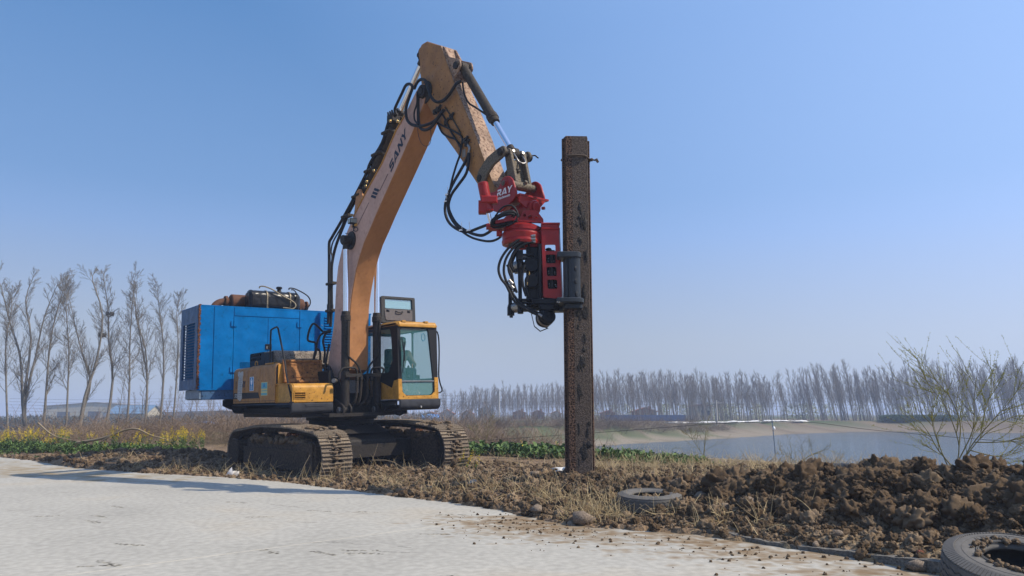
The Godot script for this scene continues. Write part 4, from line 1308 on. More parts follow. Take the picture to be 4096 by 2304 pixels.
	for q in [Vector3(4.25, 6.806, 0.26), Vector3(4.338, 6.835, 0.24), Vector3(4.722, 6.571, 0.22), Vector3(4.558, 6.518, 0.22), Vector3(5.144, 6.008, 0.22), Vector3(5.189, 5.939, 0.22)]:
		fit.box(q, Vector3(0.07, 0.09, 0.07), 0.012)
		fit.cyl(q, q + Vector3(0.08, 0.06, 0.0), 0.025, 8)
	part(fit, "pipe_coupling", M.greasy, ex)
	tube_part([Vector3(5.122, 6.028, 0.22), Vector3(5.191, 5.939, 0.22), Vector3(5.268, 5.849, 0.22), Vector3(5.261, 5.783, 0.22), Vector3(5.228, 5.74, 0.22)], 0.024, "pipe_elbow", M.dull_steel, ex)
	var tg := MB.new()
	tg.box(Vector3(5.078, 5.801, 0.204), Vector3(0.1, 0.14, 0.008), 0.002)
	part(tg, "tag_plate", M.house_grey, ex)
	# hoses that swing free to the hammer
	for q in [
		[Vector3(5.265, 5.744, 0.24), Vector3(5.225, 5.65, 0.25), Vector3(5.077, 5.497, 0.27), Vector3(4.838, 5.297, 0.28), Vector3(4.678, 5.126, 0.28), Vector3(4.583, 4.956, 0.28), Vector3(4.595, 4.78, 0.28), Vector3(4.723, 4.6, 0.28), Vector3(4.977, 4.441, 0.28), Vector3(5.259, 4.352, 0.28), Vector3(5.561, 4.356, 0.28), Vector3(5.775, 4.364, 0.28), Vector3(5.905, 4.365, 0.26)],
		[Vector3(5.046, 5.941, 0.24), Vector3(5.042, 5.783, 0.26), Vector3(4.964, 5.627, 0.28), Vector3(4.855, 5.393, 0.3), Vector3(4.766, 5.189, 0.3), Vector3(4.69, 4.999, 0.3), Vector3(4.721, 4.786, 0.3), Vector3(4.893, 4.564, 0.3), Vector3(5.147, 4.365, 0.3), Vector3(5.422, 4.216, 0.3), Vector3(5.741, 4.108, 0.3), Vector3(5.947, 4.067, 0.3), Vector3(6.087, 4.075, 0.29), Vector3(6.175, 4.102, 0.28)],
		[Vector3(5.282, 5.739, 0.24), Vector3(5.288, 5.548, 0.26), Vector3(5.218, 5.377, 0.27), Vector3(4.998, 5.233, 0.28), Vector3(4.803, 5.105, 0.29), Vector3(4.703, 4.929, 0.29), Vector3(4.78, 4.741, 0.29), Vector3(4.965, 4.535, 0.29), Vector3(5.246, 4.365, 0.29), Vector3(5.464, 4.27, 0.29), Vector3(5.678, 4.212, 0.29), Vector3(5.823, 4.227, 0.28), Vector3(5.945, 4.268, 0.27)]]:
		tube_part(q, 0.026 if q.size() == 13 and q[0].y < 6.2 else 0.02, "hammer_hose", M.rubber, ex, 5, 8)
	var ties := MB.new()
	for q in [Vector3(4.684, 5.126, 0.29), Vector3(4.645, 5.01, 0.29), Vector3(5.1, 4.403, 0.29), Vector3(5.324, 4.358, 0.29)]:
		ties.turned(q - Vector3(0, 0.012, 0), q + Vector3(0, 0.012, 0), [Vector2(0.045, 0), Vector2(0.05, 0), Vector2(0.05, 0.024), Vector2(0.045, 0.024)], 12)
		ties.tube([q + Vector3(0.04, 0.0, 0.02), q + Vector3(0.05, 0.14, 0.04)], 0.004, 4)
	part(ties, "cable_tie", M.white_print, ex)
	# pipes and armoured hoses at the foot of the boom cylinders
	for q in [
		[Vector3(1, 3.222, 0.367), Vector3(1, 2.96, 0.366), Vector3(1, 2.544, 0.369), Vector3(1, 2.458, 0.331), Vector3(1, 2.33, 0.168), Vector3(1, 2.2, 0.09), Vector3(1, 2.096, 0.061)],
		[Vector3(1, 3.272, -0.382), Vector3(1, 2.985, -0.374), Vector3(1, 2.556, -0.361), Vector3(1, 2.467, -0.311), Vector3(1, 2.324, -0.173), Vector3(1, 2.218, -0.104), Vector3(1, 2.096, -0.089)],
		[Vector3(1.02, 2.028, 0.582), Vector3(1.02, 2.129, 0.555), Vector3(1.02, 2.215, 0.499), Vector3(1.02, 2.236, 0.425), Vector3(1.02, 2.237, 0.254), Vector3(1.02, 2.208, 0.187), Vector3(1.02, 2.147, 0.164), Vector3(1.02, 2.078, 0.162)],
		[Vector3(1.02, 2.078, -0.162), Vector3(1.02, 2.183, -0.176), Vector3(1.02, 2.236, -0.241), Vector3(1.02, 2.24, -0.41), Vector3(1.02, 2.201, -0.467), Vector3(1.02, 2.13, -0.45)]]:
		tube_part(q, 0.021, "steel_pipe", M.greasy, ex, 3)
	for q in [
		[Vector3(1, 2.01, 0.153), Vector3(1, 1.854, 0.154), Vector3(1, 1.683, 0.165), Vector3(0.98, 1.538, 0.192), Vector3(0.9, 1.476, 0.227)],
		[Vector3(1, 2.009, 0.057), Vector3(1, 1.853, 0.058), Vector3(1, 1.681, 0.077), Vector3(0.98, 1.544, 0.097), Vector3(0.9, 1.48, 0.113)],
		[Vector3(1, 2.009, -0.089), Vector3(1, 1.852, -0.093), Vector3(1, 1.661, -0.076), Vector3(0.98, 1.516, -0.019), Vector3(0.9, 1.458, 0.055)],
		[Vector3(1, 2.008, -0.187), Vector3(1, 1.851, -0.191), Vector3(1, 1.66, -0.18), Vector3(0.98, 1.531, -0.136), Vector3(0.9, 1.472, -0.1)]]:
		var mb := MB.new()
		var pts := smooth(q, 9)
		for i in pts.size() - 1:
			mb.tube([pts[i], pts[i].lerp(pts[i + 1], 0.75)], 0.034 if i % 2 else 0.028, 9)
		part(mb, "armoured_hose", M.grease_brown, ex)
	var bk := MB.new()
	bk.bar(Vector3(1.03, 2.075, 0.438), Vector3(1.03, 2.084, 0.048), 0.03, 0.07)
	bk.bar(Vector3(1.03, 2.084, -0.03), Vector3(1.03, 2.088, -0.401), 0.03, 0.07)
	for q in [Vector3(1.02, 2.018, 0.163), Vector3(1.02, 2.017, 0.067), Vector3(1.02, 2.017, -0.078), Vector3(1.02, 2.016, -0.176)]:
		bk.cyl(q - Vector3(0, 0.05, 0), q + Vector3(0, 0.05, 0), 0.035, 8)
	part(bk, "pipe_bracket", M.greasy, ex)


func world_thing(called: String, label: String, category: String, base: Vector3, group := "") -> Node3D:
	var o := thing(called, label, category, base, Basis(), group)
	offs[o] = base
	return o


func pile_driver() -> void:
	var h := world_thing("pile_driver", "red and black side-grip vibratory pile driver hanging from the excavator arm", "pile driver", Vector3(0.16, 2.45, -11.8))
	var mb: MB
	var mx := Transform3D(MBS, MO)
	# tilted upper bracket: two cheeks and a cross plate
	for s in [0.27, -0.31]:
		mb = MB.new()
		mb.xf = mx
		mb.prism(rounded([Vector2(5.666, 4.802), Vector2(5.822, 4.9), Vector2(6.075, 4.864), Vector2(6.223, 4.952), Vector2(6.268, 5.045), Vector2(6.41, 5.062), Vector2(6.534, 4.98), Vector2(6.633, 4.717), Vector2(6.571, 4.63), Vector2(6.185, 4.483), Vector2(5.876, 4.612)], 0.06, 4), s, s + 0.04, 0.01)
		mb.prism(circle(Vector2(6.349, 4.94), 0.085, 22), s - 0.012, s + 0.052, 0.008)
		mb.prism(circle(Vector2(6.349, 4.94), 0.055, 18), s - 0.03, s + 0.07, 0.008)
		part(mb, "bracket_cheek", M.red, h)
	mb = MB.new()
	mb.xf = mx
	var pc := Vector2(6.349, 4.94)
	mb.turned(Vector3(pc.x, pc.y, 0.345), Vector3(pc.x, pc.y, 0.352), [Vector2(0, 0), Vector2(0.045, 0), Vector2(0.045, 0.007), Vector2(0, 0.007)], 16)
	mb.turned(Vector3(pc.x, pc.y, 0.35), Vector3(pc.x, pc.y, 0.36), [Vector2(0, 0), Vector2(0.025, 0), Vector2(0.025, 0.01), Vector2(0, 0.01)], 12)
	part(mb, "pin_end", M.link_steel, h)
	# flange along the top of the cross plate, and the plate running down to the pivot
	var f0 := mx * Vector3(6.632, 4.687, 0.27)
	var f1 := mx * Vector3(6.65, 4.664, -0.27)
	mb = MB.new()
	mb.bar(f0 + (f0 - f1).normalized() * 0.03, f1 - (f0 - f1).normalized() * 0.03, 0.14, 0.03, 0.008, Vector3(0, 1, 0))
	var c0 := Vector3(0.099, 4.564, -11.7)
	var c1 := Vector3(0.514, 4.555, -12)
	var c2 := Vector3(0.396, 4.393, -11.9)
	var c3 := Vector3(0.296, 4.329, -11.85)
	var c4 := Vector3(0.079, 4.477, -11.7)
	var th := Vector3(0.12, -0.02, -0.3).normalized().cross(Vector3(0, 1, 0)).normalized() * 0.03
	for k in 2:
		var o := th * (0.0 if k == 0 else 1.0)
		mb.quad(c4 + o, c3 + o, c2 + o, c1 + o)
		mb.tri(c4 + o, c1 + o, c0 + o)
	mb.quad(c1, c2, c2 + th, c1 + th)
	mb.quad(c3, c4, c4 + th, c3 + th)
	part(mb, "cross_plate", M.red, h)
	mb = MB.new()
	var fwd := MBS.x
	var pv := Vector3(0.34, 4.407, -11.84)
	mb.cyl(pv - fwd * 0.5, pv + fwd * 0.05, 0.115, 24, 0.012)
	mb.cyl(pv + fwd * 0.05, pv + fwd * 0.085, 0.075, 24, 0.012)
	mb.cyl(pv + Vector3(0.13, -0.01, 0), pv + Vector3(0.18, -0.01, 0.02), 0.025, 10)
	part(mb, "pivot", M.red, h)
	# floor plate between the cheeks, dark inside
	mb = MB.new()
	mb.xf = mx
	var bl := Vector2(5.918, 4.603)
	var brr := Vector2(6.572, 4.655)
	mb.prism([bl, bl + Vector2(0.0, 0.04), brr + Vector2(0, 0.04), brr], -0.29, 0.29, 0.006)
	part(mb, "bracket_floor", M.red, h)
	# saddle below the pivot, with three lightening holes
	var sa := [Vector2(0.091, 4.138), Vector2(0.176, 4.337), Vector2(0.38, 4.337), Vector2(0.49, 4.193), Vector2(0.49, 4.138)]
	mb = MB.new()
	mb.plate(rounded(sa, 0.015, 2), [circle(Vector2(0.195, 4.257), 0.028, 12), circle(Vector2(0.285, 4.227), 0.036, 14), circle(Vector2(0.382, 4.215), 0.03, 12)], -11.76, -11.72, 0.06)
	mb.bar(Vector3(0.091, 4.153, -11.68), Vector3(0.488, 4.133, -11.68), 0.06, 0.03, 0.008)
	part(mb, "saddle_plate", M.red, h)
	mb = MB.new()
	mb.plate(rounded([Vector2(-0.173, 4.233), Vector2(0.102, 4.511), Vector2(0.302, 4.511), Vector2(0.506, 4.233)], 0.015, 2), [], -12.04, -12.0, 0.1)
	mb.bar(Vector3(-0.264, 4.103, -11.7), Vector3(0.098, 4.178, -11.7), 0.3, 0.05, 0.01)
	part(mb, "saddle_plate", M.red, h)
	# tilt cylinder on the left
	var t0 := Vector3(-0.464, 4.797, -11.78)
	var t1 := Vector3(-0.371, 4.323, -11.78)
	mb = MB.new()
	mb.cyl(t0, t1, 0.085, 20, 0.012)
	mb.box(t0.lerp(t1, 0.62) + Vector3(0.05, 0, 0.04), Vector3(0.26, 0.12, 0.14), 0.02)
	mb.box(t0.lerp(t1, 0.85) + Vector3(-0.08, 0, 0), Vector3(0.12, 0.2, 0.16), 0.015)
	var tc := part(mb, "tilt_cylinder", M.red, h)
	mb = MB.new()
	mb.cyl(t1 - Vector3(0, 0.02, 0), Vector3(-0.329, 4.128, -11.8), 0.03, 14)
	part(mb, "piston_rod", M.chrome, tc)
	# turntable
	mb = MB.new()
	var ct := Vector3(0.16, 3.79, -11.86)
	mb.turned(ct, ct + Vector3(0.012, 0.34, 0), [Vector2(0.22, 0.02), Vector2(0.27, 0), Vector2(0.315, 0.01), Vector2(0.325, 0.05), Vector2(0.315, 0.09), Vector2(0.325, 0.17), Vector2(0.32, 0.19), Vector2(0.285, 0.2), Vector2(0.285, 0.22), Vector2(0.3, 0.225), Vector2(0.3, 0.29), Vector2(0.285, 0.3), Vector2(0.2, 0.34), Vector2(0, 0.34)], 44, false)
	mb.box(Vector3(-0.197, 3.979, -11.75), Vector3(0.09, 0.11, 0.06), 0.02)
	mb.cyl(Vector3(-0.196, 3.969, -11.73), Vector3(-0.195, 3.96, -11.69), 0.03, 12)
	mb.box(Vector3(-0.333, 4.086, -11.78), Vector3(0.14, 0.09, 0.1), 0.03)
	mb.box(Vector3(-0.241, 4.078, -11.8), Vector3(0.26, 0.06, 0.3), 0.02)
	part(mb, "turntable", M.red, h)
	mb = MB.new()
	mb.turned(ct + Vector3(0, 0.03, 0), ct + Vector3(0, 0.04, 0), [Vector2(0, 0), Vector2(0.26, 0), Vector2(0.26, 0.01), Vector2(0, 0.01)], 30)
	part(mb, "turntable_well", M.black_paint, h)
	# red guide column with four windows
	var z := -11.62
	var face := rounded([Vector2(0.452, 4.013), Vector2(0.723, 4.004), Vector2(0.763, 2.955), Vector2(0.718, 2.921), Vector2(0.48, 2.947)], 0.02, 3)
	var holes := [rounded([Vector2(0.507, 3.762), Vector2(0.666, 3.765), Vector2(0.667, 3.66), Vector2(0.512, 3.663)], 0.02, 3)]
	for q in [[Vector2(0.517, 3.609), Vector2(0.666, 3.611), Vector2(0.672, 3.471), Vector2(0.523, 3.471)], [Vector2(0.527, 3.415), Vector2(0.678, 3.418), Vector2(0.686, 3.275), Vector2(0.535, 3.274)], [Vector2(0.536, 3.218), Vector2(0.687, 3.22), Vector2(0.694, 3.078), Vector2(0.544, 3.076)]]:
		holes.append(rounded(q, 0.022, 3))
	mb = MB.new()
	mb.plate(face, holes, z - 0.02, z, 0.06)
	var fl := [Vector2(0.4, 3.72), Vector2(0.43, 2.96)]
	# cheeks running back from the face
	for q in [[Vector2(0.452, 4.013), Vector2(0.48, 2.947)], [Vector2(0.723, 4.004), Vector2(0.763, 2.955)]]:
		var a: Vector2 = q[0]
		var b: Vector2 = q[1]
		var sx := -0.07 if q[0].x < 0.6 else -0.0
		mb.quad(Vector3(a.x + sx, a.y - 0.01, z - 0.26), Vector3(b.x + sx, b.y - 0.03, z - 0.26), Vector3(b.x, b.y, z - 0.004), Vector3(a.x, a.y, z - 0.004))
		mb.quad(Vector3(a.x + sx + 0.015, a.y, z - 0.26), Vector3(a.x + 0.015, a.y, z - 0.004), Vector3(b.x + 0.015, b.y, z - 0.004), Vector3(b.x + sx + 0.015, b.y, z - 0.26))
	var cap0 := Vector2(0.458, 4.111)
	var cap1 := Vector2(0.718, 4.111)
	var cap2 := Vector2(0.723, 4)
	var cap3 := Vector2(0.449, 4)
	mb.prism(rounded([cap3, cap2, cap1, cap0], 0.012, 2), z - 0.3, z - 0.002, 0.012)
	for y in [cap2.y + 0.015, cap1.y - 0.015]:
		mb.box(Vector3((cap0.x + cap1.x) / 2 + 0.006, y, z - 0.14), Vector3(cap1.x - cap0.x + 0.03, 0.03, 0.32), 0.01)
	mb.box(Vector3(cap3.x - 0.1, cap3.y - 0.12, z - 0.2), Vector3(0.3, 0.3, 0.16), 0.03)
	var colm := part(mb, "guide_column", M.red, h)
	mb = MB.new()
	for i in 12:
		var t := (i % 6) / 5.0
		var px := lerpf(0.455, 0.475, t) - (0.03 if i < 6 else 0.0)
		mb.cyl(Vector3(px, lerpf(3.72, 3.0, t), z - 0.1 + (0.05 if i >= 6 else -0.03)), Vector3(px - 0.02, lerpf(3.72, 3.0, t), z - 0.1 + (0.05 if i >= 6 else -0.03)), 0.014, 6)
	part(mb, "bolt", M.black_gloss, colm)
	# rubber mounts inside, their bolts catching light
	mb = MB.new()
	mb.box(Vector3(0.6, 3.3, z - 0.2), Vector3(0.24, 0.72, 0.08), 0.01)
	mb.box(Vector3(0.61, 3.3, z - 0.09), Vector3(0.06, 0.74, 0.12), 0.01)
	mb.lump(Vector3(0.566, 3.703, -11.7), Vector3(0.05, 0.03, 0.06), nz, 0.1, 3)
	mb.box(Vector3(0.592, 3.677, -11.7), Vector3(0.13, 0.02, 0.1), 0.005)
	part(mb, "rubber_mount", M.black_paint, h)
	mb = MB.new()
	for y in [[745, 768], [860, 882], [972, 995]]:
		for q in [[545, 0], [545, 1], [598, 0], [598, 1]]:
			pass
	for q in [Vector3(0.559, 3.561, -11.72), Vector3(0.558, 3.522, -11.72), Vector3(0.621, 3.564, -11.72), Vector3(0.643, 3.526, -11.72), Vector3(0.564, 3.364, -11.72), Vector3(0.566, 3.328, -11.72), Vector3(0.654, 3.35, -11.72), Vector3(0.661, 3.32, -11.72), Vector3(0.573, 3.169, -11.72), Vector3(0.574, 3.131, -11.72), Vector3(0.663, 3.153, -11.72), Vector3(0.673, 3.125, -11.72)]:
		mb.cyl(q - Vector3(0, 0, 0.03), q + Vector3(0, 0, 0.03), 0.011, 6)
	part(mb, "mount_bolt", M.dull_steel, h)
	# jaw that grips the pile
	mb = MB.new()
	along_y(mb, rounded([Vector2(0.68, -11.78), Vector2(0.9, -11.78), Vector2(1.05, -11.66), Vector2(1.05, -11.4), Vector2(0.9, -11.36), Vector2(0.68, -11.38)], [0, 0.05, 0.1, 0.16, 0.12, 0.03], 5), 3.52, 3.61, 0.012)
	part(mb, "jaw_top_plate", M.charcoal, h)
	mb = MB.new()
	along_y(mb, rounded([Vector2(0.66, -11.8), Vector2(0.9, -11.8), Vector2(1.08, -11.64), Vector2(1.08, -11.38), Vector2(0.94, -11.32), Vector2(0.66, -11.34)], [0, 0.05, 0.1, 0.16, 0.12, 0.03], 5), 2.83, 2.905, 0.012)
	along_y(mb, rounded([Vector2(0.78, -11.8), Vector2(1.06, -11.7), Vector2(1.06, -11.45), Vector2(0.78, -11.45)], 0.06, 4), 2.755, 2.83, 0.01)
	part(mb, "jaw_bottom_plate", M.charcoal, h)
	mb = MB.new()
	along_y(mb, rounded([Vector2(0.83, -11.62), Vector2(1.02, -11.55), Vector2(1.04, -11.46), Vector2(0.98, -11.39), Vector2(0.88, -11.4), Vector2(0.85, -11.43)], [0.02, 0.03, 0.04, 0.05, 0.05, 0.02], 5), 2.9, 3.53, 0.006)
	along_y(mb, rounded(rect(0.79, -11.7, 0.86, -11.47), 0.02, 2), 2.9, 3.53, 0.006)
	part(mb, "jaw", M.charcoal, h)
	mb = MB.new()
	for q in [Vector3(0.971, 3.342, -11.42), Vector3(0.972, 3.151, -11.42), Vector3(0.979, 2.956, -11.42)]:
		mb.turned(q + Vector3(-0.02, 0, -0.02), q + Vector3(0.012, 0, 0.024), [Vector2(0, 0), Vector2(0.045, 0), Vector2(0.045, 0.04), Vector2(0.032, 0.044), Vector2(0.03, 0.03), Vector2(0.0, 0.03)], 18)
	part(mb, "jaw_pin", M.black_gloss, h)
	mb = MB.new()
	for q in [Vector3(0.67, 2.828, -11.33), Vector3(0.693, 2.824, -11.33)]:
		mb.cyl(q, q + Vector3(0, 0, 0.02), 0.012, 8)
	part(mb, "jaw_bolt", M.dull_steel, h)
	# dark vibrating case with its posts, plates and drums
	mb = MB.new()
	mb.box(Vector3(0.34, 3.28, -11.86), Vector3(0.24, 0.95, 0.3), 0.02)
	mb.box(Vector3(0.425, 3.3, -11.74), Vector3(0.05, 0.96, 0.26), 0.01)
	mb.cyl(Vector3(0.3, 3.2, -11.8), Vector3(0.3, 3.2, -11.62), 0.11, 24, 0.015)
	mb.cyl(Vector3(0.3, 3.46, -11.8), Vector3(0.3, 3.46, -11.66), 0.12, 24, 0.015)
	mb.box(Vector3(0.55, 2.88, -11.74), Vector3(0.5, 0.09, 0.3), 0.015)
	mb.box(Vector3(0.58, 2.8, -11.78), Vector3(0.28, 0.1, 0.24), 0.02)
	part(mb, "vibrator_case", M.black_gloss, h)
	mb = MB.new()
	mb.turned(Vector3(0.115, 3.532, -11.68), Vector3(0.126, 2.878, -11.68), [Vector2(0, 0), Vector2(0.045, 0), Vector2(0.045, 0.12), Vector2(0.03, 0.16), Vector2(0.03, 0.66), Vector2(0.045, 0.7), Vector2(0.045, 0.83), Vector2(0, 0.83)], 16)
	mb.turned(Vector3(-0.027, 3.096, -11.8), Vector3(-0.027, 2.782, -11.8), [Vector2(0, 0), Vector2(0.03, 0), Vector2(0.03, 0.24), Vector2(0.045, 0.28), Vector2(0.045, 0.39), Vector2(0, 0.39)], 14)
	mb.box(Vector3(0.115, 3.602, -11.68), Vector3(0.11, 0.16, 0.14), 0.015)
	mb.box(Vector3(0.21, 3.615, -11.7), Vector3(0.24, 0.03, 0.12), 0.006)
	mb.box(Vector3(0.21, 3.562, -11.7), Vector3(0.24, 0.03, 0.12), 0.006)
	mb.cyl(Vector3(0.108, 3.673, -11.68), Vector3(0.108, 3.637, -11.68), 0.03, 8)
	mb.box(Vector3(0.208, 2.915, -11.7), Vector3(0.3, 0.03, 0.14), 0.006)
	mb.box(Vector3(0.208, 2.869, -11.7), Vector3(0.3, 0.03, 0.14), 0.006)
	mb.box(Vector3(0.26, 3.734, -11.72), Vector3(0.03, 0.14, 0.05), 0.005)
	part(mb, "damper_post", M.black_gloss, h)
	mb = MB.new()
	mb.bar(Vector3(-0.049, 2.774, -11.9), Vector3(0.525, 2.822, -11.9), 0.12, 0.06, 0.01)
	mb.bar(Vector3(0.527, 2.816, -11.95), Vector3(0.842, 2.82, -11.95), 0.14, 0.12, 0.01)
	mb.bar(Vector3(0.038, 3.384, -11.85), Vector3(0.37, 3.423, -11.85), 0.16, 0.05, 0.008)
	mb.box(Vector3(-0.018, 2.762, -11.85), Vector3(0.11, 0.13, 0.12), 0.02)
	mb.cyl(Vector3(-0.011, 2.693, -11.85), Vector3(-0.011, 2.663, -11.85), 0.028, 8)
	mb.cyl(Vector3(-0.07, 2.785, -11.82), Vector3(0.037, 2.791, -11.82), 0.022, 6)
	part(mb, "swing_arm", M.charcoal, h)
	mb = MB.new()
	for q in [[Vector3(-0.023, 2.804, -11.86), Vector3(0.109, 2.832, -11.76)], [Vector3(-0.006, 3.45, -11.9), Vector3(0.125, 3.485, -11.8)]]:
		mb.turned(q[0], q[1], [Vector2(0, 0), Vector2(0.075, 0), Vector2(0.085, 0.01), Vector2(0.085, 0.03), Vector2(0.078, 0.035), Vector2(0.078, 0.14), Vector2(0.085, 0.145), Vector2(0.085, 0.2), Vector2(0, 0.2)], 22)
	part(mb, "grip_cylinder", M.dull_steel, h)
	# motor below
	mb = MB.new()
	var m0 := Vector3(0.557, 2.67, -11.58)
	mb.turned(m0, m0 + Vector3(-0.1, -0.06, -0.24), [Vector2(0, 0), Vector2(0.09, 0), Vector2(0.122, 0.02), Vector2(0.125, 0.05), Vector2(0.11, 0.055), Vector2(0.112, 0.1), Vector2(0.125, 0.105), Vector2(0.135, 0.2), Vector2(0.1, 0.27), Vector2(0, 0.27)], 28)
	mb.box(Vector3(0.533, 2.786, -11.7), Vector3(0.24, 0.1, 0.26), 0.02)
	mb.cyl(m0 + Vector3(0, 0, 0.02), m0 + Vector3(0.0, 0, 0.035), 0.025, 10)
	for i in 6:
		var q := Vector2.from_angle(TAU * i / 6 + 0.3) * 0.085
		mb.cyl(m0 + Vector3(q.x, q.y, 0.0), m0 + Vector3(q.x, q.y, 0.014), 0.01, 6)
	var mo := part(mb, "motor", M.black_gloss, h)
	mb = MB.new()
	mb.turned(m0 + Vector3(-0.042, -0.025, -0.1), m0 + Vector3(-0.058, -0.035, -0.14), [Vector2(0.12, 0), Vector2(0.132, 0), Vector2(0.132, 0.044), Vector2(0.12, 0.044)], 28)
	part(mb, "motor_band", M.dull_steel, mo)
	mb = MB.new()
	mb.prism(rounded([Vector2(0.293, 2.724), Vector2(0.4, 2.746), Vector2(0.434, 2.559), Vector2(0.562, 2.498), Vector2(0.433, 2.444), Vector2(0.339, 2.524)], 0.006, 2), -11.88, -11.8, 0.01)
	part(mb, "motor_guard", M.charcoal, mo)
	# hoses of the hammer
	for q in [
		[Vector3(0.356, 3.893, -11.6), Vector3(0.226, 3.876, -11.58), Vector3(0.071, 3.803, -11.55), Vector3(-0.066, 3.68, -11.55), Vector3(-0.168, 3.523, -11.55), Vector3(-0.205, 3.367, -11.55), Vector3(-0.167, 3.228, -11.55), Vector3(-0.091, 3.125, -11.55), Vector3(-0.031, 3.005, -11.55), Vector3(0.045, 2.868, -11.55), Vector3(0.188, 2.765, -11.55), Vector3(0.34, 2.689, -11.55), Vector3(0.438, 2.639, -11.56)],
		[Vector3(0.356, 3.844, -11.6), Vector3(0.226, 3.827, -11.58), Vector3(0.088, 3.761, -11.56), Vector3(-0.023, 3.647, -11.56), Vector3(-0.1, 3.508, -11.56), Vector3(-0.125, 3.351, -11.56), Vector3(-0.099, 3.213, -11.56), Vector3(-0.04, 3.092, -11.56), Vector3(0.037, 2.955, -11.56), Vector3(0.138, 2.835, -11.56), Vector3(0.307, 2.741, -11.56), Vector3(0.425, 2.683, -11.57)],
		[Vector3(0.355, 3.8, -11.6), Vector3(0.243, 3.783, -11.58), Vector3(0.123, 3.719, -11.57), Vector3(0.028, 3.614, -11.57), Vector3(-0.04, 3.475, -11.57), Vector3(-0.049, 3.353, -11.57), Vector3(-0.006, 3.232, -11.57), Vector3(0.028, 3.111, -11.57), Vector3(0.037, 3.03, -11.6)],
		[Vector3(0.357, 3.876, -11.64), Vector3(0.192, 3.818, -11.62), Vector3(0.037, 3.66, -11.62), Vector3(-0.023, 3.502, -11.62), Vector3(-0.006, 3.401, -11.64), Vector3(0.037, 3.356, -11.68)],
		[Vector3(0.357, 3.827, -11.66), Vector3(0.193, 3.79, -11.65), Vector3(0.089, 3.701, -11.65), Vector3(0.029, 3.561, -11.65), Vector3(-0.006, 3.457, -11.66), Vector3(0.029, 3.374, -11.68)],
		[Vector3(0.191, 3.446, -11.6), Vector3(0.156, 3.272, -11.6), Vector3(0.173, 3.099, -11.6), Vector3(0.215, 2.961, -11.6)],
		[Vector3(0.263, 3.324, -11.6), Vector3(0.225, 3.22, -11.6), Vector3(0.216, 3.099, -11.6), Vector3(0.249, 2.961, -11.6)],
		[Vector3(-0.074, 3.44, -11.57), Vector3(-0.006, 3.301, -11.57), Vector3(0.02, 3.163, -11.57), Vector3(0.074, 3.013, -11.6)]]:
		tube_part(q, 0.021, "hammer_hose", M.rubber, h, 5, 8)
	mb = MB.new()
	for q in [[Vector3(0.287, 3.889, -11.59), Vector3(0.361, 3.894, -11.59)], [Vector3(0.287, 3.84, -11.59), Vector3(0.361, 3.845, -11.59)], [Vector3(0.295, 3.8, -11.6), Vector3(0.361, 3.803, -11.6)], [Vector3(-0.048, 3.203, -11.55), Vector3(0.011, 3.134, -11.55)], [Vector3(-0.04, 3.135, -11.56), Vector3(0.028, 3.066, -11.56)], [Vector3(0.391, 2.682, -11.56), Vector3(0.45, 2.644, -11.56)]]:
		mb.cyl(q[0], q[1], 0.027, 10)
	part(mb, "hose_coupling", M.dull_steel, h)
	mb = MB.new()
	mb.lump(Vector3(0.259, 3.307, -11.6), Vector3(0.02, 0.03, 0.02), nz, 0.3, 3)
	mb.cyl(Vector3(0.224, 3.125, -11.6), Vector3(0.228, 3.177, -11.6), 0.016, 8)
	part(mb, "fitting", M.brass, h)
	# loose coil tied under the bracket
	mb = MB.new()
	rng.seed = 12
	for k in 7:
		var pts := []
		var m := Vector3(-0.117, 4.156, -11.52) + Vector3(rng.randf_range(-0.03, 0.03), rng.randf_range(-0.03, 0.03), rng.randf_range(-0.08, 0.05))
		for i in 21:
			var a := TAU * i / 20
			pts.append(m + Vector3(cos(a) * (0.2 - k * 0.008), sin(a) * (0.06 + 0.012 * (k % 3)) + cos(a) * 0.06, sin(a) * 0.05))
		mb.tube(pts, 0.014, 7)
	mb.tube(smooth([Vector3(-0.259, 4.176, -11.5), Vector3(-0.14, 4.309, -11.45), Vector3(0.002, 4.333, -11.45), Vector3(0.087, 4.211, -11.45), Vector3(0.049, 4.09, -11.45), Vector3(-0.069, 4.024, -11.48)], 5), 0.014, 7)
	part(mb, "coiled_cable", M.rubber, h)
	# white print on the near cheek
	mb = MB.new()
	var a3 := Vector3(6.144, 4.764, 0.316)
	var b3 := Vector3(6.348, 4.762, 0.316)
	var ux := (b3 - a3).normalized()
	mb.xf = mx
	var lift := Vector3(0, 0, 0.004)
	letters(mb, a3, ux, Vector3(-ux.y, ux.x, 0), "RAY", 0.105, lift, 0.25, 0.06)
	part(mb, "lettering", M.white_print, h)
	var w := MBS * Transform3D(Basis(ux, Vector3(-ux.y, ux.x, 0), Vector3(0, 0, 1)), Vector3.ZERO).basis
	put(words("Attachments", 0.055, 1.0, 0.2), "lettering", M.white_print, h, Transform3D(w, mx * (a3 + ux * 0.17 + Vector3(ux.y, -ux.x, 0) * 0.04) - offs[h]))


